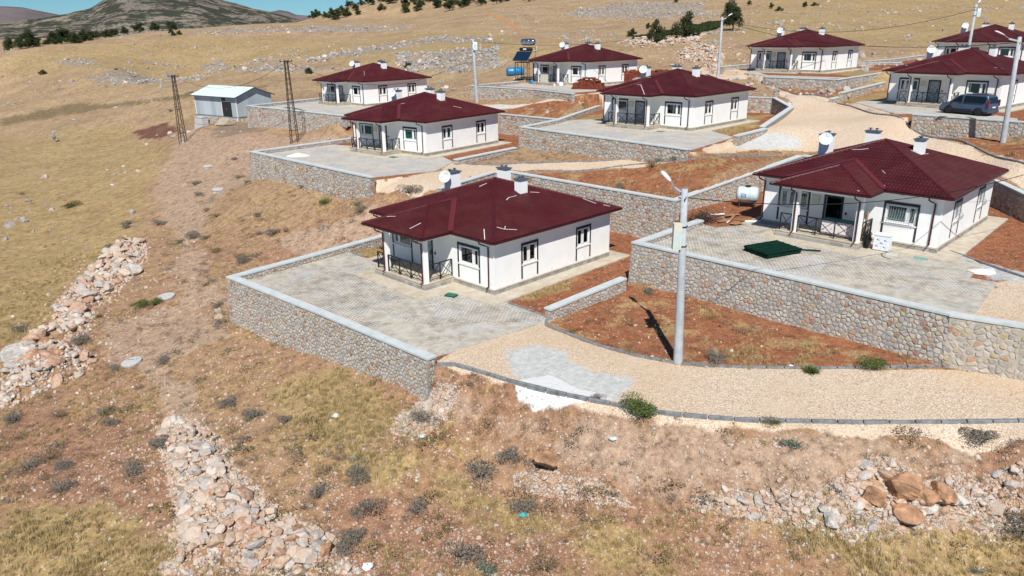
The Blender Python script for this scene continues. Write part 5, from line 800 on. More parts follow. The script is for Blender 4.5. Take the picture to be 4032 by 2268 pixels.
# ---------------------------------------------------------------- shed
def shed():
    r=empty('metal_shed',(-47.9,118.0,7.95),math.atan2(-5.85,8.25)); tag(r,'pale blue metal shed with black double door at the far left',"shed"); L,Wd,Hh=10.1,6.2,3.0; 
    fb=MB().box(-.1,-.1,-1.6,L+.1,Wd,-.0).obj('stone_base',M['mortar'],r); rng=random.Random(5)
    for (x0,d,LL,o) in ((Vector((-.1,-.1,0)),Vector((1,0,0)),L+.2,Vector((0,-1,0))),(Vector((L+.1,-.1,0)),Vector((0,1,0)),Wd,Vector((1,0,0)))):
        for cx,cz,Q in stone_cells(LL,lambda u:-.05,lambda u:-1.3,.36,rng):
            k=len(Q); vs=[]
            for (u,z) in Q: vs.append(x0+d*u+Vector((0,0,z))-o*.02)
            for (u,z) in Q: vs.append(x0+d*(cx+(u-cx)*.85)+Vector((0,0,cz+(z-cz)*.85))+o*.05)
            me=bpy.data.meshes.new('stone'); me.from_pydata(vs,[],[tuple(range(k,2*k))]+[(j,(j+1)%k,(j+1)%k+k,j+k) for j in range(k)]); me.materials.append(M['stone']); setrnd(me,rng.random()); mo('stone',me,fb)
    zt=Hh; n=10
    def cell(a,b,z0,z1,nm='wall_panel'): return MB().box(a+.004,-.03,z0,b-.004,.03,z1).obj(nm,M['panel'],r)
    xs=[0,.95,1.95,2.95,3.95,4.95,5.95,6.6,8.9,L]
    for a,b in zip(xs[:6],xs[1:7]): cell(a,b,.08,zt)
    cell(5.95,6.6,.08,zt); cell(8.9,L,.08,zt); cell(7.65,8.9,2.28,zt); 
    MB().box(6.65,.0,.08,8.85,.04,2.2).obj('interior_panel',M['interior_shade'],r); dl=MB().box(6.66,-.035,.1,7.74,-.002,2.18).obj('door',M['door_dark'],r); MB().box(7.76,-.035,.1,8.84,-.002,2.18).obj('door',M['door_dark'],r); MB().box(7.6,-.06,1.1,7.7,-.036,1.25).obj('door_handle',M['galv'],dl)
    wn=MB().box(6.65,-.01,2.3,7.6,.02,2.98).obj('window',M['door_dark'],r)
    nn=6
    for i in range(nn):
        a,b=Wd*i/nn,Wd*(i+1)/nn; zz=lambda y:zt+1.05*(1-abs(y-Wd/2)/(Wd/2)); MB().add([(L+.03,a+.004,.08),(L+.03,b-.004,.08),(L+.03,b-.004,zz(b)),(L+.03,a+.004,zz(a)),(L-.03,a+.004,.08),(L-.03,b-.004,.08),(L-.03,b-.004,zz(b)),(L-.03,a+.004,zz(a))],[(0,1,2,3),(7,6,5,4),(0,4,5,1),(2,6,7,3)]).obj('wall_panel',M['panel'],r)
    MB().box(-.03,.03,.08,.0,Wd,zt).box(0,Wd-.05,.08,L,Wd,zt).obj('back_wall',M['panel'],r)
    tr=MB(); tr.box(L-.06,-.07,.0,L+.07,-.031,zt).box(L+.031,-.07,.0,L+.08,.08,zt).box(-.06,-.08,0,.05,-.031,zt).box(6.55,-.055,.08,6.65,-.031,zt).box(6.65,-.055,2.2,8.9,-.031,2.28); tr.obj('corner_trim',M['pvc_white'],r)
    MB().box(-.08,-.09,-.06,L+.1,-.03,.075).box(L+.03,.081,-.06,L+.1,Wd,.075).obj('base_rail',M['shed_trim'],r)
    rf=MB(); ov=.45; 
    for sgn,nm in ((0,'a'),(1,'b')):
        vs=[];fs=[];m=60
        for i in range(m*2+1):
            x=-ov+(L+2*ov)*i/(2*m); h=.03 if (i//1)%4 in (0,1) else 0
            for t in (0,1):
                yv=(-ov+(Wd/2+ov)*t) if sgn==0 else (Wd+ov-(Wd/2+ov)*t); zv=zt-.15+1.25*t+h; vs.append((x,yv,zv+.04))
        for i in range(m*2): fs.append((2*i,2*i+2,2*i+3,2*i+1) if sgn==0 else (2*i,2*i+1,2*i+3,2*i+2))
        MB().add(vs,fs).obj('roof_sheet',M['shed_roof'],r)
    gb=MB(); 
    for x0 in (-ov+.03,L+ov-.03):
        gb.bar((x0,-ov,zt-.17),(x0,Wd/2,zt+1.08),.03,.16); gb.bar((x0,Wd+ov,zt-.17),(x0,Wd/2,zt+1.08),.03,.16)
    gb.bar((-ov,-ov-.03,zt-.13),(L+ov,-ov-.03,zt-.13),.09,.1); gb.obj('gutter',M['shed_trim'],r)
    MB().tube([(L+.05,-.12,-.02),(L+.05,-.16,-1.25)],.06,8).obj('downpipe',M['pvc_white'],r)
    for i in range(4): MB().box(6.5,-.25-.32*i-.32,-1.6,8.6,-.25-.32*i+.08,-.12-.24*i).obj('step',M['apron'],r)
shed()
def at(x,y,dz=0): return (x,y,hz(x,y)+dz)
def conc_box():
    r=empty('concrete_box',at(-46.4,115.6),-.6); tag(r,'grey concrete block box on a slab in front of the pale metal shed','concrete box'); MB().box(-1.1,-.6,-.4,1.1,.7,.35).obj('slab',M['concrete_disc'],r); MB().box(-1.0,-.5,.42,.85,.55,1.35).obj('box_body',M['concrete_disc'],r); MB().box(-1.05,-.55,1.352,.9,.6,1.42).obj('lid',M['concrete_disc'],r)
conc_box()
def hose(name,pts,label,rad=.03,mat='cable_black',cat='hose'):
    P=[Vector(at(x,y,rad)) for x,y in pts]; Q=[]
    for i in range(len(P)-1):
        p0=P[max(i-1,0)];p1_=P[i];p2_=P[i+1];p3_=P[min(i+2,len(P)-1)]
        for k in range(6):
            t=k/6; Q.append(.5*((2*p1_)+(p2_-p0)*t+(2*p0-5*p1_+4*p2_-p3_)*t*t+(3*p1_-p0-3*p2_+p3_)*t**3))
    Q.append(P[-1]); o=MB().tube([q-P[0] for q in Q],rad,6).obj(name,M[mat]); o.location=P[0]; tag(o,label,cat)
hose('cable_on_ground',[(-45.2,115.2),(-43.2,112.8),(-41,110.8),(-37,109.5),(-31,106),(-26,100)],'black cable lying on the mud from the concrete box toward the terrace wall',.05,cat='cable')
hose('garden_hose',[(23.7,41.75),(22.9,42.0),(22.2,42.05),(21.5,41.8),(21.15,41.2),(21.1,40.8),(21.3,40.45)],'dark hose curved on the yard paving near the green lids')
hose('garden_hose',[(12.2,47.2),(13.5,47.4),(15.3,45.9)],'short dark hose on the paving left of the porch with floral cloth',.02)
# ---------------------------------------------------------------- minivan
def car():
    r=empty('minivan',(42.15,70.7,11.92),math.atan2(72.35-69.1,41.15-43.1)); tag(r,'steel-blue minivan with dark windows parked behind the stone wall at the right edge','minivan')
    # side outline, x forward
    prof=[(-2.2,.35),(-2.22,.75),(-2.17,1.05),(-2.05,1.60),(-1.93,1.78),(-1.2,1.84),(0,1.83),(.45,1.77),(.85,1.52),(1.25,1.14),(1.55,1.06),(1.95,.96),(2.14,.80),(2.2,.5),(2.16,.28)]
    hw=lambda z:.92 if z<.95 else .92-(z-.95)*.20
    vs=[];fs=[]; 
    for s in (-1,1):
        for x,z in prof: vs.append((x,s*hw(z)*(.93 if abs(x)>2.0 else 1),z))
    n=len(prof)
    for i in range(n-1): fs.append((i,i+1,n+i+1,n+i))
    fs+=[tuple(range(n))[::-1],tuple(range(n,2*n)),(0,n,2*n-1,n-1)]
    b=MB().add(vs,fs); me=b.mesh('body',M['steel_blue_van'])
    body=mo('body',me,r); bv=body.modifiers.new('b','BEVEL'); bv.width=.07; bv.segments=3; bv.limit_method='ANGLE'; bv.angle_limit=.5
    def sidepoly(name,pts,mat,off=.006,parent=r,s=None):
        for sg in ((-1,1) if s is None else (s,)):
            P=[(x,sg*(hw(z)+off),z) for x,z in pts]; Q=[(x,sg*(hw(z)-.03),z) for x,z in pts]; k=len(P); MB().add(P+Q,[tuple(range(k)) if sg>0 else tuple(range(k))[::-1]]+[(i,(i+1)%k,k+(i+1)%k,k+i) for i in range(k)]).obj(name,M[mat],parent)
    sidepoly('side_window',[(1.12,1.13),(.82,1.43),(.5,1.66),(.22,1.70),(.2,1.12)],'car_glass'); sidepoly('side_window',[(.05,1.12),(.05,1.64),(-.1,1.70),(-1.75,1.70),(-1.88,1.6),(-1.85,1.22),(-1.7,1.13)],'car_glass')
    def cross(name,x0,z0,x1,z1,mat,k=.9):
        MB().add([(x0,-hw(z0)*k,z0),(x0,hw(z0)*k,z0),(x1,hw(z1)*k,z1),(x1,-hw(z1)*k,z1)],[(0,1,2,3)]).obj(name,M[mat],r)
    cross('windscreen',1.22,1.19,.52,1.755,'car_glass'); cross('rear_window',-2.175,1.13,-2.07,1.64,'car_glass',.85)
    sidepoly('side_moulding',[(-.95,.42),(-.7,.55),(.9,.55),(1.1,.42)],'black_plastic',.02); MB().box(-2.1,-.9,.2,2.05,.9,.34).obj('sill_trim',M['black_plastic'],r); MB().box(2.08,-.82,.26,2.23,.82,.62).obj('front_bumper',M['black_plastic'],r); MB().box(-2.27,-.86,.30,-2.15,.86,.55).obj('rear_bumper',M['steel_blue_van'],r)
    for s in (-1,1):
        MB().box(-2.24,s*.88-.06,.85,-2.08,s*.88+.06,1.42).obj('tail_light',M['lamp_red'],r); MB().box(1.95,s*.7-.16,.78,2.16,s*.7+.16,.92).obj('headlight',M['silver'],r)
        MB().bar((-1.8,s*.62,1.88),(.2,s*.62,1.87),.05,.05).obj('roof_rail',M['black_plastic'],r); MB().box(.95,s*.96,1.06,1.12,s*1.14,1.22) .obj('wing_mirror',M['black_plastic'],r)
        for x in (-.02,.35): MB().box(x-.1 if x<0 else x-.1,s*.925,.98,x+.07,s*.95,1.02).obj('door_handle',M['black_plastic'],r)
        for x in (-1.35,1.32):
            ar=MB(); q=Matrix.Rotation(R(90),3,'X'); ar.lathe([(.40,-.03),(.40,.03)],22,(x,s*.905,.33),q); ar.obj('wheel_arch',M['interior_shade'],r)
            t=MB().lathe([(.2,-.1),(.31,-.11),(.335,-.07),(.335,.07),(.31,.11),(.2,.1)],22,(x,s*.86,.335),q).obj('wheel',M['tyre_black'],r,True); MB().lathe([(.05,-.125),(.19,-.105),(.2,-.09),(.2,.09),(.19,.105),(.05,.125)],10,(x,s*.86,.335),q).obj('rim',M['black_plastic'],t)
    MB().box(-2.25,-.26,.72,-2.232,.26,.84).obj('number_plate',M['plastic_white'],r)
car()
# ---------------------------------------------------------------- yard things, bungalow with grilles
def Lw(k,a,b,z): x,y,zz,yw=HOUSES[k]; c,s=math.cos(yw),math.sin(yw); return (x+c*a-s*b,y+s*a+c*b,zz+.03+z)
def green_panels():
    r=empty('fence_panel_stack',(15.15,42.1,7.43),math.atan2(42.2-41.2,16.3-14.2)); tag(r,'stack of dark green mesh fence panels lying on the paving','fence panels'); rng=random.Random(3)
    for k in range(5):
        m=MB(); z=.03+k*.07; ox,oy,a=rng.gauss(0,.04),rng.gauss(0,.04),rng.gauss(0,.03)
        for i in range(46): x=-1.25+2.5*i/45; m.bar((x,-1.0,z),(x,1.0,z),.03 if k<5 else .034,.02)
        for i in range(5): y=-.95+1.9*i/4; m.bar((-1.27,y,z+.02),(1.27,y,z+.02),.035 if i not in (2,) else .06,.045)
        p=m.obj('fence_panel',M['green_mesh'],r); p.location=(ox,oy,0); p.rotation_euler=(0,0,a)
    p=empty('fence_post',(16.95,42.35,7.47),-.28); tag(p,'dark green fence post lying off the end of the panel stack','fence post'); MB().box(-.2,-.04,-.02,1.05,.04,.06).obj('post_tube',M['green_mesh'],p); MB().box(1.051,-.05,-.03,1.07,.05,.07).obj('post_cap',M['black_plastic'],p)
green_panels()
def tank(name,x,y,z,rot,L,rad,mat,label,mat2=None,sticker=False):
    r=empty(name,(x,y,z),rot); tag(r,label,'water tank'); q=Matrix.Rotation(R(90),3,'Y'); n=8; pf=[(.02,-L/2)]+[(rad*math.sin(math.pi/2*i/5)**.8,-L/2+.25*(1-math.cos(math.pi/2*i/5))) for i in range(1,6)]
    pf+=[(rad*1.0,-L/6),(rad*1.03,-L/6+.04),(rad,-L/6+.08),(rad,L/6-.08),(rad*1.03,L/6-.04),(rad,L/6)]+[(a,-b) for a,b in pf[::-1]]
    MB().lathe(pf,22,(0,0,rad+.32),q).obj('tank_body',M[mat],r,True); MB().lathe([(.22,0),(.24,.06),(.2,.1)],14,(0,0,rad*2+.28)).obj('tank_lid',M[mat2 or 'black_plastic'],r)
    f=MB()
    for s in (-1,1): f.bar((s*L*.3,-rad*.8,.0),(s*L*.3,-rad*.5,.75),.05); f.bar((s*L*.3,rad*.8,0),(s*L*.3,rad*.5,.75),.05); f.bar((s*L*.3,-rad*.8,.08),(s*L*.3,rad*.8,.08),.05)
    f.obj('tank_stand',M['rust_steel'],r)
    if sticker:
        s=MB().box(-.42,-rad-.012,rad+.22,-.08,-rad+.03,rad+.46).obj('sticker',M['sticker_blue'],r); MB().box(-.38,-rad-.016,rad+.36,-.12,-rad-.012,rad+.41).box(-.36,-rad-.016,rad+.27,-.14,-rad-.012,rad+.31).obj('sticker_print',M['plastic_white'],s)
tank('water_tank',17.2,53.9,7.42,-.35,1.6,.58,'tank_white','large white water tank on a stand beside the bungalow with grilles',sticker=True)
tank('water_tank',.9,125.5,12.2,.3,2.8,.7,'tank_blue','long blue water tank left of the solar water heater',mat2='tank_blue')
def stove():
    p=Lw('E',8.15,-.95,.0); r=empty('white_cabinet',(p[0]-.2,p[1]-.35,7.45),-.72); tag(r,'small white cabinet with grey flower prints against the wall by the porch','cabinet'); MB().box(-.42,-.3,.06,.42,.3,.92).obj('cabinet_body',M['plastic_white'],r); MB().box(-.45,-.33,.922,.45,.33,.97).obj('cabinet_top',M['plastic_white'],r)
    m=MB()
    for (a,b) in ((-.22,.68),(.18,.66),(-.02,.5),(-.25,.3),(.17,.28)): m.lathe([(.05,0),(.05,.004)],6,(a,-.302,b),Matrix.Rotation(R(90),3,'X')); m.lathe([(.035,0),(.035,.004)],6,(a+.08,-.302,b-.03),Matrix.Rotation(R(90),3,'X'))
    m.obj('flower_print',M['tank_grey_blue'],r)
    b=MB(); rng=random.Random(2)
    for i in range(26): a=rng.uniform(0,6.28); b.tube([(.1*rng.gauss(0,1),.1*rng.gauss(0,1),.0),(.22*math.cos(a),.2*math.sin(a),rng.uniform(.5,1.15)),(.3*math.cos(a+.8),.25*math.sin(a+.8),rng.uniform(.2,.9))],.03,5)
    o=b.obj('black_bag',M['black_plastic']); o.location=(p[0]-.95,p[1]+.1,7.45); tag(o,'crumpled black bag and straps between the porch and the white cabinet','bag')
stove()
def floral():
    a=Lw('E',4.75,-1.5,.45); r=empty('draped_table',a,HOUSES['E'][3]); tag(r,'table draped with floral cloth behind the porch railing','table'); MB().box(-.05,-.02,.0,2.1,.65,.84).obj('table_frame',M['wood_plank'],r); MB().box(-.06,-.06,.05,2.12,-.03,.86).box(2.115,-.06,.05,2.14,.66,.86).obj('floral_cloth',M['floral'],r); MB().box(-.07,-.08,.862,2.15,.68,.9).obj('teal_cover',M['teal_cloth'],r)
    rng=random.Random(9)
    for i in range(6):
        o=MB().box(-.07,-.015,0,.07,.015,1.35+rng.random()*.4).obj('plank',M['wood_plank']); p=Lw('E',6.95+.02*i,-1.75+i*.2,.43); o.location=p; o.rotation_euler=(rng.uniform(-.12,.12),rng.uniform(-.05,.12),HOUSES['E'][3]+1.3); tag(o,'tallest board leaning in the porch corner beside the floral table' if i==0 else 'board leaning at the right end of the porch with the floral table','plank','boards leaning in the porch corner')
floral()
def lid(x,y,z,rz,mat,label,w=.42,d=.3,h=.09):
    r=empty('meter_lid',(x,y,z),rz); tag(r,label,'lid'); MB().box(-w*1.06,-d*1.06,-.03,w*1.06,d*1.06,h*.4).obj('lid_frame',M['black_plastic'] if h>.06 else M['concrete_disc'],r); MB().box(-w,-d,h*.41,w,d,h).obj('lid_plate',M[mat],r)
lid(-3.55,41.35,5.23,-.5,'green_lid','green plastic meter box lid on the nearest terrace',.32,.2,.12); lid(23.04,40.5,7.42,-.5,'teal_lid','faded green lid on the paving right of the hose',.36,.3,.04); lid(21.75,41.3,7.42,-.4,'concrete_disc','small grey concrete lid inside the hose curve',.3,.28,.03); 
p=Lw('D',8.6,-2.1,.03); lid(p[0],p[1],10.26,-.7,'cap_slate','dark drain lid before the central bungalow',.4,.28,.04)
p=Lw('B',8.5,-2.3,.03); lid(p[0],p[1],8.27,-.6,'green_lid','dark green lid before the bungalow with teal curtains',.4,.3,.05)
p=Lw('G',8.4,-2.2,.03); lid(p[0],p[1],13.9,-.7,'cap_slate','dark drain lid before the bungalow on the grass slope',.4,.3,.04)
def debris():
    rng=random.Random(4); b=MB()
    for i in range(170):
        a=rng.uniform(0,6.28); q=Vector((rng.gauss(0,.42),rng.gauss(0,.42),abs(rng.gauss(0,.3)))); d=Vector((math.cos(a),math.sin(a),rng.uniform(-.2,.7)))*rng.uniform(.3,.75); b.tube([q,q+d*.5+Vector((0,0,.05)),q+d],.014,4,False)
    o=b.obj('branch_pile',M['wood_dark']); o.location=(12.95,49.35,7.45); tag(o,'tangled heap of dark branches at the end of the yard side wall','branch pile')
    items=[(13.9,50.0,1.5,.22,.3),(14.6,50.5,1.7,.2,.9),(15.0,49.9,1.9,.16,1.1),(15.3,50.9,1.4,.3,.5),(14.3,49.5,.9,.45,.2),(14.9,48.6,.75,.5,.7),(15.7,49.6,1.6,.1,-.6),(16.1,49.3,1.3,.1,-.4)]
    for i,(x,y,l,wd,a) in enumerate(items):
        o=MB().box(-l/2,-wd/2,0,l/2,wd/2,.035).obj('board',M['wood_plank']); o.location=(x,y,7.43+.03*i%0.1+.02*(i%3)); o.rotation_euler=(0,rng.gauss(0,.04),a); tag(o,['flat board nearest the branch heap','brown board lying behind the branch heap','long board among the scrap near the white tank','wide board at the foot of the white tank','square board beside the branch heap','rust-brown square sheet lying on the paving edge','thin strip of wood crossing the scrap','thin strip of wood nearest the bungalow wall'][i],'board','scrap boards by the white tank')
    for i,(x,y,l,a,lb) in enumerate([(14.35,51.3,1.1,.1,'white plastic pipe at the foot of the retaining wall'),(14.6,49.2,.5,.9,'short white pipe piece among the scrap boards'),(16.2,49.15,1.0,-.2,'white metal angle lying nearest the bungalow')]): 
        o=MB().tube([(-l/2,0,.07),(l/2,0,.07)],.06,8).obj('pipe_piece',M['plastic_white']); o.location=(x,y,7.42); o.rotation_euler=(0,0,a); tag(o,lb,'pipe')
debris()
# ---------------------------------------------------------------- solar heater, bricks, rug
def solar():
    r=empty('solar_water_heater',(1.9,116.7,12.1),HOUSES['F'][3]+.25); tag(r,'solar water heater with chrome tank on a tall steel stand','solar heater'); s=MB()
    for x in (-1.2,-.75,.9,1.25):
        for y in (0,1.7): s.bar((x,y,0),(x,y,2.9),.07)
    s.bar((-1.3,0,2.9),(1.35,0,2.9),.07); s.bar((-1.3,1.7,2.9),(1.35,1.7,2.9),.07); s.bar((-1.2,0,2.9),(-.4,0,2.1),.04); s.bar((1.2,0,2.9),(.5,0,2.1),.04); s.bar((-1.2,1.7,2.9),(-1.0,2.0,5.0),.05); s.bar((1.2,1.7,2.9),(1.1,2.0,5.0),.05); s.bar((-1.0,2,5.0),(1.1,2,5.0),.05); s.obj('stand',M['rust_steel'],r)
    MB().box(-1.3,.02,2.94,1.35,1.7,2.98).obj('platform',M['rail_brown'],r)
    for sgn in (-1,1):
        c=MB(); x0,x1=(-1.28,-.02) if sgn<0 else (.02,1.28); a=Vector((x0,-.55,3.15)); b=Vector((x1,-.55,3.15)); d=Vector((0,1.35,1.25)); n=Vector((0,-.68,.73))*.05; c.add([a,b,b+d,a+d,a+n,b+n,b+d+n,a+d+n],[(0,3,2,1),(4,5,6,7),(0,1,5,4),(1,2,6,5),(2,3,7,6),(3,0,4,7)]); p=c.obj('collector_panel',M['solar_blue'],r)
        f=MB(); 
        for q0,q1 in ((a,b),(b,b+d),(b+d,a+d),(a+d,a)): f.bar(q0+n*1.1,q1+n*1.1,.04)
        f.obj('panel_frame',M['black_steel'],p)
    q=Matrix.Rotation(R(90),3,'Y'); MB().lathe([(.05,-1.1),(.2,-1.08),(.25,-1.0),(.25,1.0),(.2,1.08),(.05,1.1)],16,(0,1.15,4.75),q).obj('lower_tank',M['black_plastic'],r,True); m=MB().box(-.35,.88,4.68,.2,.9,4.88).obj('tank_label',M['plastic_white'],r)
    MB().lathe([(.05,-1.25),(.3,-1.2),(.47,-1.0),(.5,-.42),(.47,-.4),(.5,-.38),(.5,.38),(.47,.4),(.5,.42),(.47,1.0),(.3,1.2),(.05,1.25)],24,(.1,1.6,5.75),q).obj('chrome_tank',M['chrome'],r,True)
    MB().tube([(1.3,1.6,5.4),(1.6,1.6,5.3),(1.6,1.5,4.6),(1.2,1.2,4.6)],.03,6).obj('pipework',M['plastic_white'],r)
solar()
BR=MB().box(-.125,-.06,-.04,.125,.06,.04).mesh('brick',M['brick_red'])
def brick_pile(x,y,z,rz,nx,ny,nz,label,dome):
    r=empty('brick_pile',(x,y,z),rz); tag(r,label,'brick pile','heaps of red clay bricks'); rng=random.Random(int(x*7)); allb=[]
    for k in range(nz):
        for j in range(ny):
            for i in range(nx):
                u=(i-nx/2+.5)/(nx/2); v=(j-ny/2+.5)/(ny/2); h=(1-abs(u)**3*.9)*(1-abs(v)**4*.4) if dome else 1-.12*rng.random()
                if (k+.5)/nz>h+rng.uniform(-.04,.04): continue
                inner=(k+1.6)/nz<h and 0<i<nx-1 and 0<j<ny-1
                if inner: continue
                allb.append(((i-nx/2+.5)*.3+rng.gauss(0,.02),(j-ny/2+.5)*.3+rng.gauss(0,.02),.09+k*.17,rng.gauss(0,.35 if dome else .15)+(1.57 if (i+j+k)%3==0 else 0)))
    MB().box(-nx*.14,-ny*.13,0,nx*.14,ny*.13,nz*.17*.55).obj('brick_core',M['brick_red'],r); allb.sort(key=lambda b:b[1]-b[2])
    for b in allb[:300]: o=mo('brick',BR,r,b[:3],0); o.rotation_euler=(rng.gauss(0,.12),rng.gauss(0,.12),b[3]); o.scale=(1.15,1.9,1.95)
    if allb[300:]:
        mb=MB()
        for b in allb[300:]: mb.box(b[0]-.14,b[1]-.12,b[2]-.08,b[0]+.14,b[1]+.12,b[2]+.08)
        tag(mb.obj('bricks',M['brick_red'],r),kind='stuff')
brick_pile(10.5,103.3,12.05,-.35,14,6,9,'rounded heap of red clay bricks in front of the bungalow with the solar heater',True)
brick_pile(19.6,113.5,11.9,-.15,24,5,12,'tall stepped stack of red clay bricks behind the central bungalow\'s chimneys',False)
def rug():
    a=Lw('F',3.75,-2.22,.35); o=MB().box(0,-.03,.05,1.55,.0,1.16).box(0,.001,1.1,1.55,.12,1.161).obj('rug',M['rug']); o.location=a; o.rotation_euler=(0,0,HOUSES['F'][3]); tag(o,'patterned rug hung over the porch railing beside the brick heap','rug')
    for (a_,b_,nm,lb,mt) in ((7.3,-3.0,'bucket','white bucket at the porch corner behind the brick heap','plastic_white'),(7.9,-2.3,'sack','white sack beside the brick heap','plastic_white'),(1.0,-1.3,'sack','dark blue sack left of the porch with the rug','sticker_blue')):
        p=Lw('F',a_,b_,.02); m=MB(); 
        if nm=='bucket': m.lathe([(.14,0),(.19,.36),(.2,.36),(.17,.34),(.13,.04)],12)
        else: m.lathe([(.25,0),(.34,.12),(.33,.35),(.2,.55),(.08,.6)],9)
        o=m.obj(nm,M[mt]); o.location=p; tag(o,lb,nm)
rug()
# person far left
def person():
    x,y=PT['person'][0]; z=hz(x,y); sk=bpy.data.meshes.new('person'); V=[(0,0,.95),(0,0,1.2),(0,0,1.42),(0,0,1.52),(0,-.02,1.66),(-.1,0,.9),(-.11,-.02,.48),(-.12,.0,.06),(-.12,-.1,.03),(.1,0,.9),(.12,.04,.48),(.12,.06,.06),(.12,-.04,.03),(-.2,0,1.4),(-.27,-.03,1.12),(-.22,-.2,.95),(.2,0,1.4),(.28,-.02,1.12),(.24,-.18,.95)]
    E=[(0,1),(1,2),(2,3),(3,4),(0,5),(5,6),(6,7),(7,8),(0,9),(9,10),(10,11),(11,12),(2,13),(13,14),(14,15),(2,16),(16,17),(17,18)]; sk.from_pydata(V,E,[]); rad=[.15,.15,.16,.06,.10,.10,.075,.05,.04,.10,.075,.05,.04,.075,.05,.04,.075,.05,.04]
    o=mo('person',sk); o.location=(x,y,z); md=o.modifiers.new('s','SKIN'); md.use_smooth_shade=True
    for i,rr in enumerate(rad): sk.skin_vertices[0].data[i].radius=(rr,rr)
    sk.skin_vertices[0].data[0].use_root=True; o.modifiers.new('ss','SUBSURF').levels=1; sk.materials.append(M['cloth_grey']); tag(o,'person in grey clothes and a pale headscarf standing in the dry grass','person')
    MB().lathe([(.02,.14),(.08,.12),(.125,.04),(.13,-.06),(.16,-.14),(.10,-.15)],12,(0,.01,1.68)).obj('headscarf',M['scarf_pale'],o,True); MB().lathe([(.03,.06),(.06,.04),(.065,-.05),(.03,-.09)],8,(0,-.085,1.66)).obj('face',M['skin'],o,True)
    MB().lathe([(.19,1.45),(.24,1.3),(.23,1.0),(.27,.72),(.22,.70)],12).obj('coat',M['cloth_grey'],o,True)
if not hasattr(bpy.types.Mesh,'skin_vertices') or True:
    def _skin_ok():
        try: person()
        except Exception as e: print('person',e)
    _skin_ok()

# ---------------------------------------------------------------- manholes, litter
for i,((x,y),lb) in enumerate(zip(PT['manh'],['round concrete manhole cover beside the green shrub left of the terrace wall','round concrete manhole cover with black scribble near the stone ridge, lower left','small round concrete cover on the pale slope, lower of the two far ones','small round concrete cover half hidden among shrubs on the pale slope'])):
    r=empty('manhole',at(x,y,-.12)); tag(r,lb,'manhole'); MB().lathe([(.52,-.9),(.52,.17)],24).obj('manhole_ring',M['concrete_disc'],r); c=MB().lathe([(.57,.172),(.58,.19),(.58,.30),(.55,.32)],28).obj('manhole_cover',M['concrete_disc'],r); r.rotation_euler=(random.gauss(0,.04),random.gauss(0,.04),0)
    if i==1:
        m=MB(); rng=random.Random(8)
        for k in range(9):
            if k==6: continue
            a=-.38+k*.085; m.bar((a,.12+rng.gauss(0,.03),.323),(a+.05,.26+rng.gauss(0,.03),.323),.02,.004); m.bar((a,.2,.3232),(a+.06,.18,.3232),.02,.004)
        m.obj('scribble',M['dark_print'],c)
def bag(u,lb,mat='plastic_white',s=.3,name='plastic_bag'):
    x,y=u; m=MB(); rng=random.Random(int(x*100)); vs=[]
    n=7
    for i in range(5):
        for k in range(n): t=2*math.pi*k/n; rr=s*[.55,.8,.75,.45,.1][i]*rng.uniform(.6,1.2); vs.append((rr*math.cos(t),rr*math.sin(t)*.8,s*[0,.1,.28,.42,.5][i]*rng.uniform(.7,1.3)))
    m.add(vs,[(i*n+k,i*n+(k+1)%n,(i+1)*n+(k+1)%n,(i+1)*n+k) for i in range(4) for k in range(n)]); o=m.obj(name,M[mat]); o.location=at(x,y,.02); tag(o,lb,'litter')
for u,lb,mt,s in zip(LITTER,['crumpled white bag below the right end of the nearest terrace wall','white bag wedged in stones at the bottom edge of the near stone heap','grey plastic bag caught on a dry bush below the road end','pale film caught on the bank under the road kerb','cyan plastic caught on a small bush, lower middle','white paper scrap beside the boulders at lower right'],['plastic_white','plastic_white','tank_white','tank_white','plastic_cyan','plastic_white'],[.28,.34,.22,.22,.24,.15]): bag(u,lb,mt,s)
x,y=LITTER[6]; o=MB().tube([(-.16,0,.05),(.08,0,.05),(.12,0,.05),(.17,0,.05)],[.045,.045,.02,.018],10).obj('bottle',M['bottle_blue']); o.location=at(x,y); o.rotation_euler=(0,0,-.3); tag(o,'blue plastic bottle on the bare slope below the terrace wall','bottle')
# ---------------------------------------------------------------- rocks
def rock_mesh(name,seed,mat,sub=2,flat=.75,rough=.28):
    import bmesh
    rng=random.Random(seed); bm=bmesh.new(); bmesh.ops.create_icosphere(bm,subdivisions=sub,radius=.5)
    cuts=[(Vector((rng.gauss(0,1),rng.gauss(0,1),rng.gauss(0,1))).normalized(),rng.uniform(.24,.42)) for _ in range(9)]
    for v in bm.verts:
        for n,d in cuts:
            t=v.co.dot(n)-d
            if t>0: v.co-=n*t
        from mathutils import noise as _n
        v.co*=1+rng.uniform(-.03,.03)+(_n.noise(v.co*4+Vector((seed,0,0)))*.12+_n.noise(v.co*9+Vector((0,seed,0)))*.06 if sub>2 else rng.uniform(-.03,.03))
        v.co.z*=flat
    me=bpy.data.meshes.new(name); bm.to_mesh(me); bm.free(); me.materials.append(M[mat]); return me
ROCKS=[rock_mesh('stone',20+i,'rock',1 if i>4 else 2,random.uniform(.6,.95)) for i in range(9)]
def collection(name,meshes):
    c=bpy.data.collections.new(name)
    for i,m in enumerate(meshes): c.objects.link(bpy.data.objects.new(name+'_item',m))
    return c
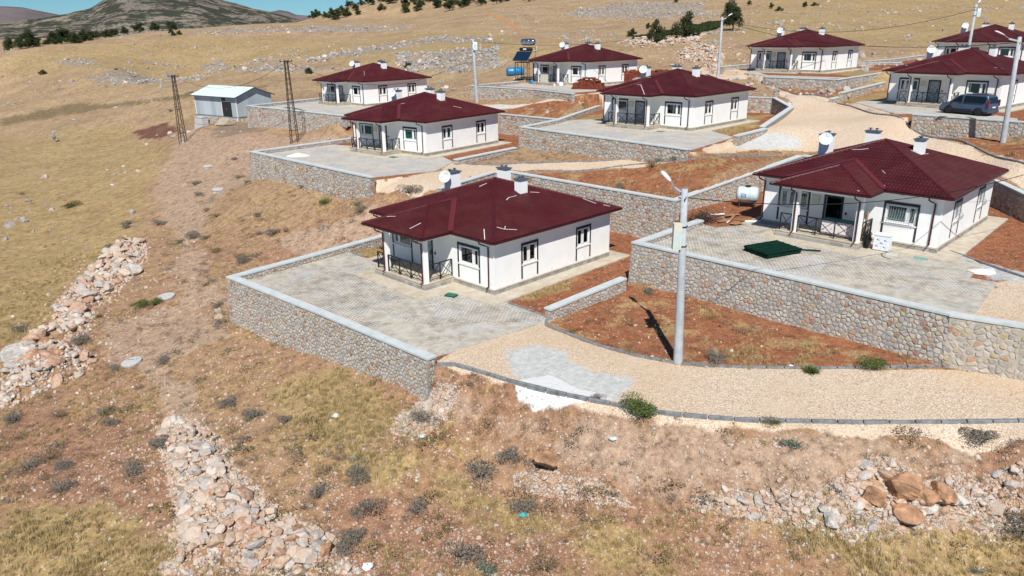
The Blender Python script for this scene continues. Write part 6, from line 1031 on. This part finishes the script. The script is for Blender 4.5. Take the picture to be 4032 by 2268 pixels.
def scatter(name,pts,scl,coll,label=None,parent=None,tilt=1.0,rz=None,kind='stuff'):
    n=len(pts); me=bpy.data.meshes.new(name); me.vertices.add(n); me.vertices.foreach_set('co',np.asarray(pts,dtype=np.float32).ravel())
    a=me.attributes.new('scl','FLOAT','POINT'); a.data.foreach_set('value',np.asarray(scl,dtype=np.float32)); rt=np.random.rand(n,3)*6.283; rt[:,:2]=(rt[:,:2]-3.14)*tilt
    a=me.attributes.new('rot','FLOAT_VECTOR','POINT'); a.data.foreach_set('vector',rt.astype(np.float32).ravel())
    o=mo(name,me,parent); tag(o,kind=kind)
    g=bpy.data.node_groups.new(name+'_nodes','GeometryNodeTree'); g.interface.new_socket('Geometry',in_out='INPUT',socket_type='NodeSocketGeometry'); g.interface.new_socket('Geometry',in_out='OUTPUT',socket_type='NodeSocketGeometry')
    N=g.nodes; i_=N.new('NodeGroupInput'); o_=N.new('NodeGroupOutput'); ip=N.new('GeometryNodeInstanceOnPoints'); ci=N.new('GeometryNodeCollectionInfo'); ci.inputs[0].default_value=coll; ci.inputs['Separate Children'].default_value=True; ci.inputs['Reset Children'].default_value=True
    sa=N.new('GeometryNodeInputNamedAttribute'); sa.data_type='FLOAT'; sa.inputs[0].default_value='scl'; ra=N.new('GeometryNodeInputNamedAttribute'); ra.data_type='FLOAT_VECTOR'; ra.inputs[0].default_value='rot'; e2=N.new('FunctionNodeEulerToRotation'); m2p=N.new('GeometryNodeMeshToPoints')
    L=g.links.new; L(i_.outputs[0],m2p.inputs[0]); L(m2p.outputs[0],ip.inputs['Points']); L(ci.outputs[0],ip.inputs['Instance']); ip.inputs['Pick Instance'].default_value=True; L(ra.outputs[0],e2.inputs[0]); L(e2.outputs[0],ip.inputs['Rotation']); L(sa.outputs[0],ip.inputs['Scale']); L(ip.outputs[0],o_.inputs[0])
    md=o.modifiers.new('scatter','NODES'); md.node_group=g; return o
CR=collection('rock',ROCKS)
def region_pts(poly,n,rng=np.random):
    p=np.array(poly); out=[]; k=0
    while k<n:
        x=rng.uniform(p[:,0].min(),p[:,0].max(),n*3); y=rng.uniform(p[:,1].min(),p[:,1].max(),n*3); m=inpoly(x,y,poly); out.append(np.stack([x[m],y[m]],1)); k+=m.sum()
    return np.concatenate(out)[:n]
def stone_heap(poly,label,n,big,small,hump=.6,nsmall=1500,cat='stone heap',extra=()):
    P=np.array(poly); cx,cy=P.mean(0); z0=hz(cx,cy); root=empty('stone_heap',(cx,cy,z0)); tag(root,label,cat,'heaps of loose stones'); root['kind']='thing'
    pts=region_pts(poly,n); d=np.clip(sdist(pts[:,0],pts[:,1],poly),0,2); z=full_h(pts[:,0],pts[:,1])+hump*smooth(0,1.5,d)*(.6+.4*np.random.rand(n)); sc_=np.where(np.random.rand(n)<.12,big*np.random.uniform(.7,1.1,n),np.random.uniform(small,big*.62,n)); sc_*=.6+.4*smooth(0,.8,d)
    o=np.argsort(-sc_/np.hypot(pts[:,0],pts[:,1]))
    for k in o[:295]:
        q=mo('stone',ROCKS[random.randrange(9)],root,(pts[k,0]-cx,pts[k,1]-cy,z[k]-z0+sc_[k]*.12)); q.rotation_euler=(random.gauss(0,.4),random.gauss(0,.4),random.uniform(0,6.28)); s=sc_[k]; q.scale=(s*random.uniform(.8,1.35),s*random.uniform(.8,1.1),s*random.uniform(.7,1))
    for (x,y,s,mt,fl) in extra:
        me=rock_mesh('boulder',int(abs(x)*31+y*7),mt,4,fl); q=mo('boulder',me,root,(x-cx,y-cy,hz(x,y)-z0+s*.28)); q.rotation_euler=(random.gauss(0,.2),random.gauss(0,.2),random.uniform(0,6)); q.scale=(s,s*.85,s*.9)
    ex=region_pts([(a*1.0,b*1.0) for a,b in zip(cx+(P[:,0]-cx)*1.0,cy+(P[:,1]-cy)*1.0)],max(10,nsmall//4)); ex=ex+np.random.normal(0,1,ex.shape)*np.random.choice([.7,2.6],(len(ex),1),p=[.65,.35]); ps=np.concatenate([region_pts(poly,nsmall),ex]); nsmall=len(ps); dd=np.clip(sdist(ps[:,0],ps[:,1],poly),0,2); zz=full_h(ps[:,0],ps[:,1])+hump*smooth(0,1.5,dd)*.75-z0; sc2=np.random.uniform(small*.35,small*1.15,nsmall)
    scatter('rubble',np.stack([ps[:,0]-cx,ps[:,1]-cy,zz],1),sc2,CR,parent=root)
    # soil core of the heap
    hm=[];n_=26; gx=np.linspace(P[:,0].min(),P[:,0].max(),n_); gy=np.linspace(P[:,1].min(),P[:,1].max(),n_); X,Y=np.meshgrid(gx,gy); D_=sdist(X,Y,poly); Z=full_h(X,Y)+hump*smooth(0,1.5,np.clip(D_,0,2))*.72+.0-np.where(D_<0,.25,.02)-z0
    f=(np.arange(n_-1)[:,None]*n_+np.arange(n_-1)[None]); f=np.stack([f,f+1,f+n_+1,f+n_],-1).reshape(-1,4); me=big_mesh('soil_core',np.stack([X.ravel()-cx,Y.ravel()-cy,Z.ravel()],1),f,M['ground']); me.polygons.foreach_set('use_smooth',np.ones(len(f),bool)); mo('soil_core',me,root)
S=PT; B=PT['rock_big']
stone_heap(S['stones2'],'large heap of pale and orange stones at the bottom left, widening to the bottom edge',560,.95,.2,.6,5200,extra=[(*B[5],.9,'boulder_orange',.7),(*B[6],.8,'boulder_orange',.9),(B[5][0]-3.0,B[5][1]+1.2,1.15,'boulder_pale',.7),(B[5][0]-2.6,B[5][1]-.3,1.2,'boulder_orange',.6)])
stone_heap(S['stones1'],'long ridge of rough boulders and stones running along the left dry grass field',520,1.15,.3,.65,3200,extra=[(*B[7],1.9,'boulder_pale',.85),(*B[8],1.7,'boulder_pale',.8),(B[7][0]+1.4,B[7][1]-.6,1.5,'boulder_orange',.7),(B[7][0]+2.6,B[7][1]-.4,1.5,'boulder_orange',.6),(B[8][0]-2.2,B[8][1]-1.0,1.0,'boulder_pale',.7),(B[7][0]+.8,B[7][1]+1.6,1.3,'boulder_orange',.6)])
stone_heap(S['stones3'],'band of boulders and rubble on the bank below the road at the lower right',600,.75,.15,.35,5200,extra=[(*B[0],1.6,'boulder_orange',.95),(*B[1],1.2,'boulder_orange',.75),(*B[2],1.2,'boulder_orange',.6),(*B[3],1.15,'boulder_orange',.7),(B[2][0]+.9,B[2][1]+.5,.9,'boulder_orange',.6),(B[0][0]-.9,B[0][1]+.9,.62,'boulder_pale',.6),(B[10][0],B[10][1],.75,'boulder_pale',.8)])
stone_heap(S['stones4'],'strip of small pale stones around a red-brown slab below the road',240,.42,.12,.15,900,extra=[(*B[4],1.3,'boulder_orange',.45)])
stone_heap(S['stones5'],'rubble spilling down at the ragged right end of the nearest terrace wall',260,.42,.14,.15,1900)
stone_heap(S['stones6'],'heap of pale orange rocks on the slope left of the central lamp post',300,1.1,.4,.8,700)
stone_heap(S['stones7'],'line of boulders edging the patch of low green bushes',240,1.6,.5,.6,500)
stone_heap(S['stones8'],'small spill of grey stones at the left corner of the nearest terrace wall',120,.3,.12,.12,300)
# ---------------------------------------------------------------- plants
def leaf_clump(name,seed,mat,n,rx,rz,leaf,stems=True,spiky=False,flat=0):
    rng=np.random.RandomState(seed); lob=[(rng.normal(0,.45*rx),rng.normal(0,.45*rx),rng.uniform(.2,.6)*rz,rng.uniform(.35,.7)) for _ in range(7)]
    vs=[];fs=[];rr=[]
    if spiky:
        for i in range(n):
            a=rng.uniform(0,6.283); e=rng.uniform(.25,1.35); l=rng.uniform(.5,1)*rx; d=np.array([math.cos(a)*math.cos(e),math.sin(a)*math.cos(e),math.sin(e)*rz/rx]); b=rng.normal(0,.12*rx,3); b[2]=abs(b[2])*.3; p=b; q=b+d*l*.6; r=b+d*l+np.array([0,0,-.12*l]); w=np.cross(d,rng.normal(size=3)); w=w/np.linalg.norm(w)*leaf; k=len(vs); vs+=[tuple(p-w),tuple(p+w),tuple(q+w),tuple(q-w),tuple(r)]; fs+=[(k,k+1,k+2,k+3)]; fs+=[(k+3,k+2,k+4)]; rr+=[rng.rand()]*2
    else:
        for i in range(n):
            cx,cy,cz,s=lob[rng.randint(7)]; d=rng.normal(size=3); d/=np.linalg.norm(d); d[2]=abs(d[2])*.9-.15; rad=s*rng.uniform(.55,1.05)**.6; p=np.array([cx+d[0]*rad*rx,cy+d[1]*rad*rx,max(.02,cz+d[2]*rad*rz)]); 
            u=rng.normal(size=3); u/=np.linalg.norm(u); w=np.cross(u,d+.3*rng.normal(size=3)); w/=np.linalg.norm(w)+1e-6; l=leaf*rng.uniform(.6,1.5); k=len(vs); vs+=[tuple(p-u*l),tuple(p+w*l*.45),tuple(p+u*l),tuple(p-w*l*.45)]; fs+=[(k,k+1,k+2,k+3)]; rr.append(rng.rand()*.6+.4*min(1,p[2]/rz))
    if stems:
        for i in range(60):
            a=rng.uniform(0,6.283); r=rng.uniform(.3,1.0)*rx; q=np.array([math.cos(a)*r,math.sin(a)*r,rng.uniform(.3,1.0)*rz]); w=np.array([-math.sin(a),math.cos(a),0])*.008; k=len(vs); vs+=[(0,0,0),tuple(w*2),tuple(q+w),tuple(q)]; fs+=[(k,k+1,k+2,k+3)]; rr.append(1)
    me=bpy.data.meshes.new(name); me.from_pydata(vs,[],fs); me.materials.append(M[mat]); a=me.attributes.new('rnd','FLOAT','FACE'); a.data.foreach_set('value',np.array(rr,dtype=np.float32)); return me
SHR={'grey':[leaf_clump('foliage',i,'leaf_grey',1500,.6,.5,.028) for i in range(3)],'brown':[leaf_clump('foliage',5+i,'leaf_brown',900,.55,.5,.022) for i in range(2)],'olive':[leaf_clump('foliage',9,'leaf_olive',1500,.6,.45,.028)],'green':[leaf_clump('foliage',12+i,'leaf_green',2200,.6,.62,.026) for i in range(2)],'spiky':[leaf_clump('foliage',18,'leaf_green',420,.75,.6,.018,spiky=True)],'silver':[leaf_clump('foliage',15,'leaf_silver',700,.5,.35,.035)]}
STEM=MB()
for k in range(7): a=k*.9; STEM.tube([(0,0,-.05),(.12*math.cos(a),.12*math.sin(a),.18),(.35*math.cos(a),.35*math.sin(a),.42)],[.018,.012,.006],4,False)
STEM=STEM.mesh('stem',M['wood_dark'])
def shrub(x,y,s,kind,label,cat='shrub',group='low shrubs on the dry slope'):
    r=empty('shrub',at(x,y,-.02),random.uniform(0,6.28)); r.scale=(s,s*random.uniform(.8,1.1),s*random.uniform(.75,1)); tag(r,label,cat,group); mo('foliage',random.choice(SHR[kind]),r); mo('stem',STEM,r)
shrub(-32.9,78.42,1.03,'grey','grey-brown shrub lower left of left corner of the left yard, farthest out')
shrub(-35.12,83.04,1.08,'grey','grey-brown shrub directly below the lattice pole by the shed')
shrub(-29.19,80.37,0.99,'grey','grey-brown shrub lower left of left corner of the left yard, nearest')
shrub(-32.64,89.35,0.75,'grey','grey-brown shrub left of left corner of the left yard')
shrub(-29.41,71.37,1.09,'brown','dry brown shrub lower left of left corner of the left yard')
shrub(-27.13,67.87,0.94,'brown','dry brown shrub directly above left corner of the near wall')
shrub(-26.57,75.17,0.71,'grey','small grey-brown shrub directly below left corner of the left yard, nearest')
shrub(-22.05,64.25,0.88,'grey','grey-brown shrub directly below left corner of the left yard, farthest out')
shrub(-19.55,60.25,1.11,'grey','grey-brown shrub upper right of left corner of the near wall, farthest out')
shrub(-18.53,60.19,0.77,'brown','dry brown shrub upper right of left corner of the near wall, farthest out')
shrub(-21.05,60.8,0.76,'grey','grey-brown shrub upper right of left corner of the near wall, second nearest')
shrub(-22.24,51.68,0.76,'brown','dry brown shrub left of left corner of the near wall')
shrub(-28.07,64.34,1.14,'grey','grey-brown shrub upper left of left corner of the near wall, farthest out')
shrub(-28.84,63.55,0.79,'grey','grey-brown shrub directly above the upper round manhole cover, nearest')
shrub(-27.57,63.54,1.13,'grey','grey-brown shrub upper left of left corner of the near wall, second nearest')
shrub(-34.47,71.87,1.09,'grey','grey-brown shrub directly above the upper round manhole cover, farthest out')
shrub(-38.27,73.05,0.84,'grey','grey-brown shrub directly above the long boulder ridge, second nearest')
shrub(-38.67,74.35,0.94,'grey','grey-brown shrub directly above the long boulder ridge, farthest out')
shrub(-37.3,67.79,0.78,'grey','grey-brown shrub directly above the long boulder ridge, nearest')
shrub(-25.82,49.73,1.20,'green','large green bushy plant lower left of the upper round manhole cover, farthest out')
shrub(-25.07,49.67,0.90,'green','green bushy plant lower left of the upper round manhole cover, nearest')
shrub(-27.79,44.57,1.30,'grey','large grey-brown shrub lower left of the long boulder ridge')
shrub(-26.68,42.74,1.20,'brown','large dry brown shrub left of the scribbled manhole cover')
shrub(-23.59,40.55,0.84,'grey','grey-brown shrub left of the scribbled manhole cover')
shrub(-20.47,40.34,0.97,'grey','grey-brown shrub right of the scribbled manhole cover')
shrub(-26.91,40.7,0.80,'olive','olive green shrub left of the scribbled manhole cover')
shrub(-26.28,35.24,1.00,'grey','grey-brown shrub directly below the left edge of the view, farthest out')
shrub(-23.94,35.41,1.01,'brown','dry brown shrub lower left of the scribbled manhole cover')
shrub(-21.56,35.36,0.92,'grey','grey-brown shrub lower left of the scribbled manhole cover, nearest')
shrub(-20.7,34.27,0.73,'grey','small grey-brown shrub directly below the scribbled manhole cover, nearest')
shrub(-16.72,31.11,1.13,'grey','grey-brown shrub directly below the scribbled manhole cover, second nearest')
shrub(-22.83,30.73,1.08,'grey','grey-brown shrub directly above the bottom left corner of the view')
shrub(-21.09,30.67,0.95,'grey','grey-brown shrub lower left of the scribbled manhole cover, farthest out')
shrub(-22.0,31.27,0.86,'brown','dry brown shrub upper right of the bottom left corner of the view')
shrub(-20.11,28.59,0.90,'grey','grey-brown shrub upper right of the bottom left corner of the view')
shrub(-17.28,29.46,0.98,'grey','grey-brown shrub directly below the scribbled manhole cover, farthest out')
shrub(-5.79,25.55,1.00,'grey','grey-brown shrub directly below the blue bottle on the slope, farthest out')
shrub(-3.96,25.44,1.00,'grey','grey-brown shrub upper right of the white bag at the bottom edge')
shrub(-1.39,27.14,1.25,'grey','large grey-brown shrub upper left of the cyan plastic scrap')
shrub(0.56,25.46,1.10,'grey','grey-brown shrub upper right of the cyan plastic scrap')
shrub(-6.53,27.57,1.05,'grey','grey-brown shrub directly below the blue bottle on the slope, nearest')
shrub(-8.07,26.45,0.97,'grey','grey-brown shrub lower left of the blue bottle on the slope')
shrub(-0.06,27.56,1.09,'grey','grey-brown shrub directly above the cyan plastic scrap')
shrub(-6.01,24.07,0.89,'grey','grey-brown shrub directly above the white bag at the bottom edge')
shrub(-6.55,23.7,0.79,'grey','grey-brown shrub upper left of the white bag at the bottom edge')
shrub(-2.01,23.16,1.11,'grey','grey-brown shrub lower left of the cyan plastic scrap')
shrub(-0.95,22.17,0.90,'silver','silvery green low plant lower left of the cyan plastic scrap')
shrub(1.04,22.1,1.35,'brown','large dry brown shrub directly below the cyan plastic scrap')
shrub(5.26,27.01,1.35,'green','large green bushy plant lower left of the near lamp post')
shrub(10.15,26.06,0.70,'olive','small olive green shrub left of the long kerb of the road')
shrub(3.56,28.32,0.50,'grey','small grey-brown shrub right of the bare road end with white gravel, farthest out')
shrub(10.6,24.94,0.75,'silver','silvery green low plant directly below the long kerb of the road')
shrub(17.65,24.89,1.20,'grey','large grey-brown shrub upper right of the boulders at the lower right')
shrub(17.51,21.93,1.20,'grey','large grey-brown shrub right of the boulders at the lower right')
shrub(18.89,31.42,0.50,'silver','small silvery green low plant directly above the boulders at the lower right')
shrub(13.26,30.42,0.75,'spiky','bright green spiky plant directly above the long kerb of the road')
shrub(16.27,30.64,1.10,'green','green bushy plant upper right of the long kerb of the road')
shrub(1.85,28.92,0.30,'grey','small grey-brown shrub right of the bare road end with white gravel, nearest')
shrub(9.4,31.92,1.08,'grey','grey-brown shrub right of the near lamp post')
shrub(7.89,41.23,0.80,'silver','silvery green low plant upper left of the near lamp post')
shrub(-8.08,59.29,1.60,'grey','large grey-brown shrub left of the dish chimney of the nearest bungalow')
shrub(-15.82,63.31,0.90,'green','green bushy plant lower left of right end of the left yard')
shrub(-12.49,60.35,1.00,'silver','silvery green low plant lower left of right end of the left yard')
shrub(-11.98,59.23,1.08,'grey','grey-brown shrub directly below right end of the left yard')
shrub(-21.38,56.58,1.00,'brown','dry brown shrub upper right of left corner of the near wall, nearest')
shrub(-20.76,55.66,1.14,'grey','grey-brown shrub upper right of left corner of the near wall, nearest')
shrub(-24.05,58.72,1.13,'brown','dry brown shrub upper left of left corner of the near wall')
shrub(-59.81,136.12,0.92,'grey','grey-brown shrub upper left of the lattice pole by the shed')
shrub(-19.85,47.83,0.91,'grey','grey-brown shrub directly below left corner of the near wall, nearest')
shrub(-18.27,44.25,0.75,'grey','grey-brown shrub directly below left corner of the near wall, farthest out')
shrub(11.51,61.15,1.30,'brown','large dry brown shrub upper left of the upper red field')
shrub(13.31,60.71,0.60,'green','small green bushy plant upper right of the upper red field')
shrub(8.63,58.74,0.74,'grey','small grey-brown shrub left of the upper red field')
shrub(12.3,62.04,0.93,'grey','grey-brown shrub directly above the upper red field')
shrub(-10.85,31.93,0.73,'grey','small grey-brown shrub upper left of the blue bottle on the slope')
shrub(-12.62,32.67,1.01,'grey','grey-brown shrub directly above the heap of stones at the bottom left, nearest')
shrub(-14.3,34.11,1.04,'grey','grey-brown shrub directly above the heap of stones at the bottom left, farthest out')
shrub(15.64,21.06,0.40,'silver','small silvery green low plant lower right of the boulders at the lower right')
shrub(-33.72,48.33,1.08,'grey','grey-brown shrub lower right of the left edge of the view')
shrub(-31.83,43.58,1.05,'grey','grey-brown shrub directly below the left edge of the view, nearest')
shrub(-2.0,30.79,0.40,'grey','small grey-brown shrub right of right end of the near wall')
shrub(-3.93,29.79,0.99,'grey','grey-brown shrub directly below right end of the near wall')
shrub(-28.71,48.93,0.60,'olive','small olive green shrub directly below the long boulder ridge')
shrub(-26.13,62.56,0.85,'grey','grey-brown shrub upper left of left corner of the near wall, nearest')
shrub(-19.04,68.07,0.91,'grey','grey-brown shrub lower right of left corner of the left yard')
shrub(-51.27,86.39,1.60,'olive','large olive green shrub directly above the long boulder ridge, farthest out')
shrub(-51.19,86.07,1.30,'olive','large olive green shrub directly above the long boulder ridge, nearest')
shrub(-62.76,95.57,0.86,'brown','dry brown shrub directly above the left edge of the view')
shrub(-40.72,160.17,1.09,'grey','grey-brown shrub upper right of left corner of the left yard')
shrub(-20.43,154.45,1.14,'brown','dry brown shrub directly above right end of the left yard')
# trees
def crown_mesh(seed,n=4200,mat='leaf_dark'):
    rng=np.random.RandomState(seed); lob=[]
    for i in range(15): a=rng.uniform(0,6.28); r=rng.uniform(.1,.62); z=rng.uniform(.22,.86); lob.append((r*math.cos(a)*(1.1-z*.5),r*math.sin(a)*(1.1-z*.5),z,rng.uniform(.17,.30)))
    vs=[];fs=[];rr=[]
    for i in range(n):
        li=rng.randint(len(lob)); cx,cy,cz,s=lob[li]; d=rng.normal(size=3); d/=np.linalg.norm(d); rad=s*rng.uniform(.5,1.08); p=np.array([cx,cy,cz])+d*rad*np.array([1,1,.75]); p[2]=max(.06,p[2]); u=rng.normal(size=3); u/=np.linalg.norm(u); w=np.cross(u,d); w/=np.linalg.norm(w)+1e-6; l=rng.uniform(.018,.038); k=len(vs); vs+=[tuple(p-u*l),tuple(p+w*l*.7),tuple(p+u*l),tuple(p-w*l*.7)]; fs.append((k,k+1,k+2,k+3)); rr.append(min(1,rng.rand()*.7+.3*(li%3==0)))
    me=bpy.data.meshes.new('crown'); me.from_pydata(vs,[],fs); me.materials.append(M[mat]); a=me.attributes.new('rnd','FLOAT','FACE'); a.data.foreach_set('value',np.array(rr,dtype=np.float32)); return me
CROWN=[crown_mesh(i) for i in range(3)]; tk=MB().tube([(0,0,-.1),(.02,0,.2),(0,.02,.45)],[.045,.03,.015],7)
for k in range(5): a=k*1.3; tk.tube([(.01,0,.15+.05*k),(.18*math.cos(a),.18*math.sin(a),.45+.04*k),(.34*math.cos(a),.34*math.sin(a),.6+.04*k)],[.02,.012,.005],5,False)
TRUNK=tk.mesh('trunk',M['bark'])
def tree(x,y,z,h,w,label,cat='tree',group='dark trees',nm='tree'):
    r=empty(nm,(x,y,z-.1),random.uniform(0,6)); r.scale=(w/1.5,w/1.5,h/1.05); tag(r,label,cat,group); mo('crown',random.choice(CROWN),r); mo('trunk',TRUNK,r)
TL=['big dark tree standing apart at the far left field edge','dark tree just left of the big one at the field edge','low dark tree right of the big one at the field edge','dark tree cut by the left edge of the view','tall tree at the left end of the dark row by the crest','left edge tree of the dark row, slightly lower','second tree of the dark row by the crest','middle tree of the dark row by the crest','lower tree right of the middle of the dark row','tree in front of the gap in the dark row','low tree right of the dark row','small low tree further right of the dark row','lone dull tree before the rocky crest','rounded dark tree at the left end of the rocky crest','rounded tree half sunk behind the rocky crest','small tree furthest right on the left rocky crest','round bush in front of the dark row','large dark oak in the middle of the slope above the low green bushes','smaller dark oak left of the large one on the slope','tall dark oak directly behind the central lamp post','dark oak at the top edge above the central lamp post']
for t_,lb in zip(TREES,TL): tree(t_[0],t_[1],t_[2],t_[3]*1.0,t_[4]*1.08,lb)
HB=PT['hill2']
for i,(x,y) in enumerate(HB): s=random.uniform(5,9)*(1.25 if i>44 else 1); tree(x,y,hz(x,y),s*.7,s,'dark oak scrub on the far hill right of the blue sky','bush','dark oak bushes on the far hill','oak_bush')
BL=['dark bush on the crest left of the field rocks','small dark bush under the crest with a pale stone','dark bush on the tan slope just right of the dark row','tiny bush beside it on the tan slope','small dark bush on the slope left of the central heap','second small dark bush on the slope left of the central heap','round dark bush high on the slope right of the oaks','low olive bush on the right slope','second low olive bush on the right slope','small green bush near the top edge above the right slope','green bush at the top edge of the right slope','dark bush at the top edge over the middle slope','low bush between the two slope oaks','dark bush at the top edge of the middle hill','young green bush left of the furthest left bungalow roof','small green bush right of the furthest left bungalow roof']
for (x,y),lb in zip(PT['bush'],BL): tree(x,y,hz(x,y),random.uniform(1.2,2.2),random.uniform(1.8,2.8),lb,'bush','scattered bushes on the slopes','bush')
# low green bushes patch (nobody could count them)
g=region_pts(GREENPATCH,900); m_=fbm(g[:,0],g[:,1],.25,3,3)>-.05; g=g[m_]
LOWG=collection('lowgreen',[leaf_clump('lowgreen',40+i,'leaf_dark',420,.6,.55,.07,False) for i in range(2)])
scatter('low_green_bushes',np.stack([g[:,0],g[:,1],full_h(g[:,0],g[:,1])],1),np.random.uniform(.7,1.6,len(g)),LOWG,tilt=.03)
# pebbles, grass, far rocks
def polar(n,r0,r1,a0=-40,a1=40,pw=1.0):
    r=np.exp(np.random.uniform(math.log(r0)*pw,math.log(r1)*pw,n)/pw); a=np.radians(np.random.uniform(a0,a1,n)); return r*np.sin(a),r*np.cos(a)
PEB=collection('pebble',[rock_mesh('pebble',60+i,'rock',1,.7) for i in range(4)])
x,y=polar(90000,17,70); cv=covers(x,y); il=inlots(x,y); dens=(1-cv['gravel'])*(1-.8*cv['gold'])*(1-.85*cv['red'])*(.3+.7*(fbm(x,y,.35,21,3)>-.05))*(1+.5*cv['pale'])*np.where(il,.08,1)*(1-.15*cv['pale']); m=np.random.rand(len(x))<dens*.85; x,y=x[m],y[m]
s=np.random.gamma(1.2,.034,len(x))+.03; s=np.minimum(s,.42); scatter('loose_stones',np.stack([x,y,full_h(x,y)+s*.1],1),s,PEB)
def tuft(seed,n=26,h=.32,sp=.16,wd=.006):
    rng=np.random.RandomState(seed); vs=[];fs=[]
    for i in range(n):
        a=rng.uniform(0,6.28); b=rng.normal(0,sp*.4,2); l=h*rng.uniform(.5,1.1); o=rng.uniform(.1,.9)*l*.8; w=np.array([-math.sin(a),math.cos(a),0])*wd; p=np.array([b[0],b[1],0]); q=p+np.array([math.cos(a)*o*.4,math.sin(a)*o*.4,l*.7]); r=p+np.array([math.cos(a)*o,math.sin(a)*o,l*.95]); k=len(vs); vs+=[tuple(p-w),tuple(p+w),tuple(q+w),tuple(q-w),tuple(r)]; fs+=[(k,k+1,k+2,k+3),(k+3,k+2,k+4)]
    me=bpy.data.meshes.new('tuft'); me.from_pydata(vs,[],fs); me.materials.append(M['grass']); return me
GR=collection('tuft',[tuft(i) for i in range(4)])
x,y=polar(150000,17,80); cv=covers(x,y); il=inlots(x,y); nz=fbm(x,y,.55,13,4)*.6+fbm(x,y,.16,14,2)*.4; nat=smooth(-.05,.28,nz)*(1-cv['pale'])*(1-cv['rust']); dens=np.maximum(nat*.4,cv['gold']*(.12+.5*smooth(-.2,.25,nz)))*(1-cv['gravel'])*(1-cv['white'])
dens=np.where(cv['red']>.5,np.minimum(dens,.5)*smooth(.0,.3,nz),dens); dens=np.where(il,cv['gold']*.8,dens)
pv=np.zeros(len(x),bool)
for k_,pl in PAVE.items(): pv|=inpoly(x,y,pl)
for k_ in HOUSES:
    hx,hy,_,yw=HOUSES[k_]; c,s_=math.cos(yw),math.sin(yw); pv|=inpoly(x,y,[(hx+c*a-s_*b,hy+s_*a+c*b) for a,b in ((-1,-3.6),(12.1,-3.6),(12.1,12),(-1,12))])
for poly,_ in LOTS: pv|=np.abs(sdist(x,y,poly))<.35
m=(np.random.rand(len(x))<dens)&~pv; x,y=x[m],y[m]; s=np.random.uniform(.25,.85,len(x))*(1+.25*(cv['gold'][m])); print('grass',len(x))
scatter('dry_grass',np.stack([x,y,full_h(x,y)-.01],1),s,GR,tilt=.08)
x,y=polar(130000,75,300,-38,38); cv=covers(x,y); il=inlots(x,y); rn=fbm(x,y,.06,23,4); dens=np.where(cv['rock']>.25,.95*(fbm(x,y,.16,27,3)>-.08)+.1,.10*(rn>.12)+.008)*(1-cv['gravel']); dens=np.where((np.degrees(np.arctan2(x,y))<-12)&(y<165)&(cv['rock']<.2),dens*.12,dens); dens[il]=0; dens=np.where((np.degrees(np.arctan2(x,y))>11)&(y>105)&(y<260),np.maximum(dens,.05*(fbm(x,y,.1,28,3)>.12)+.008),dens)
m=np.random.rand(len(x))<dens; x,y=x[m],y[m]; s=np.random.gamma(1.6,.22,len(x))+.2; s=np.minimum(s,1.7); FAR=collection('outcrop',[rock_mesh('outcrop',80+i,'limestone',1,.8) for i in range(4)]+[rock_mesh('outcrop',90,'rock',1,.7)])
scatter('rock_outcrops',np.stack([x,y,full_h(x,y)+s*.05],1),s,FAR,tilt=.25); print('far rocks',len(x))
x,y=polar(42000,18,85); cv=covers(x,y); il=inlots(x,y); nz=fbm(x,y,.3,91,3); dens=(.12+.5*smooth(.0,.35,nz))*(1-cv['gravel'])*(1-.85*cv['gold'])*(1-.8*cv['red']); dens[il]=0; m=np.random.rand(len(x))<dens*.45; x,y=x[m],y[m]; SCR=collection('scrub',[leaf_clump('scrub',50+i,['leaf_brown','leaf_grey','leaf_brown','leaf_olive'][i],120,.5,.5,.05,False) for i in range(4)])
scatter('dry_scrub',np.stack([x,y,full_h(x,y)-.01],1),np.random.gamma(2.2,.16,len(x)).clip(.12,1.0),SCR,tilt=.05); print('scrub',len(x))
# sand heap on the left yard
def sand(x,y,z,rx,ry,h,mat,label):
    m=MB(); n=20; vs=[(0,0,h)]; 
    for r in (.3,.6,.85,1.0):
        for k in range(n): a=2*math.pi*k/n; q=r*random.uniform(.93,1.07); vs.append((rx*q*math.cos(a),ry*q*math.sin(a),h*(1-r)**1.1-.02*(r==1)))
    fs=[(0,1+k,1+(k+1)%n) for k in range(n)]+[(1+i*n+k,1+(i+1)*n+k,1+(i+1)*n+(k+1)%n,1+i*n+(k+1)%n) for i in range(3) for k in range(n)]
    o=m.add(vs,fs).obj('sand_heap',M[mat],None,True); o.location=(x,y,z); tag(o,label,'sand heap')
simple('white_sand',(.74,.72,.68),.95,.1,bump=.5,bs=30)
sand(-20.9,74.5,8.26,1.3,1.0,.32,'white_sand','small heap of white sand on the left paved yard'); sand(25.0,38.1,7.42,.7,.55,.14,'white_sand','small heap of white sand at the edge of the yard with green panels')
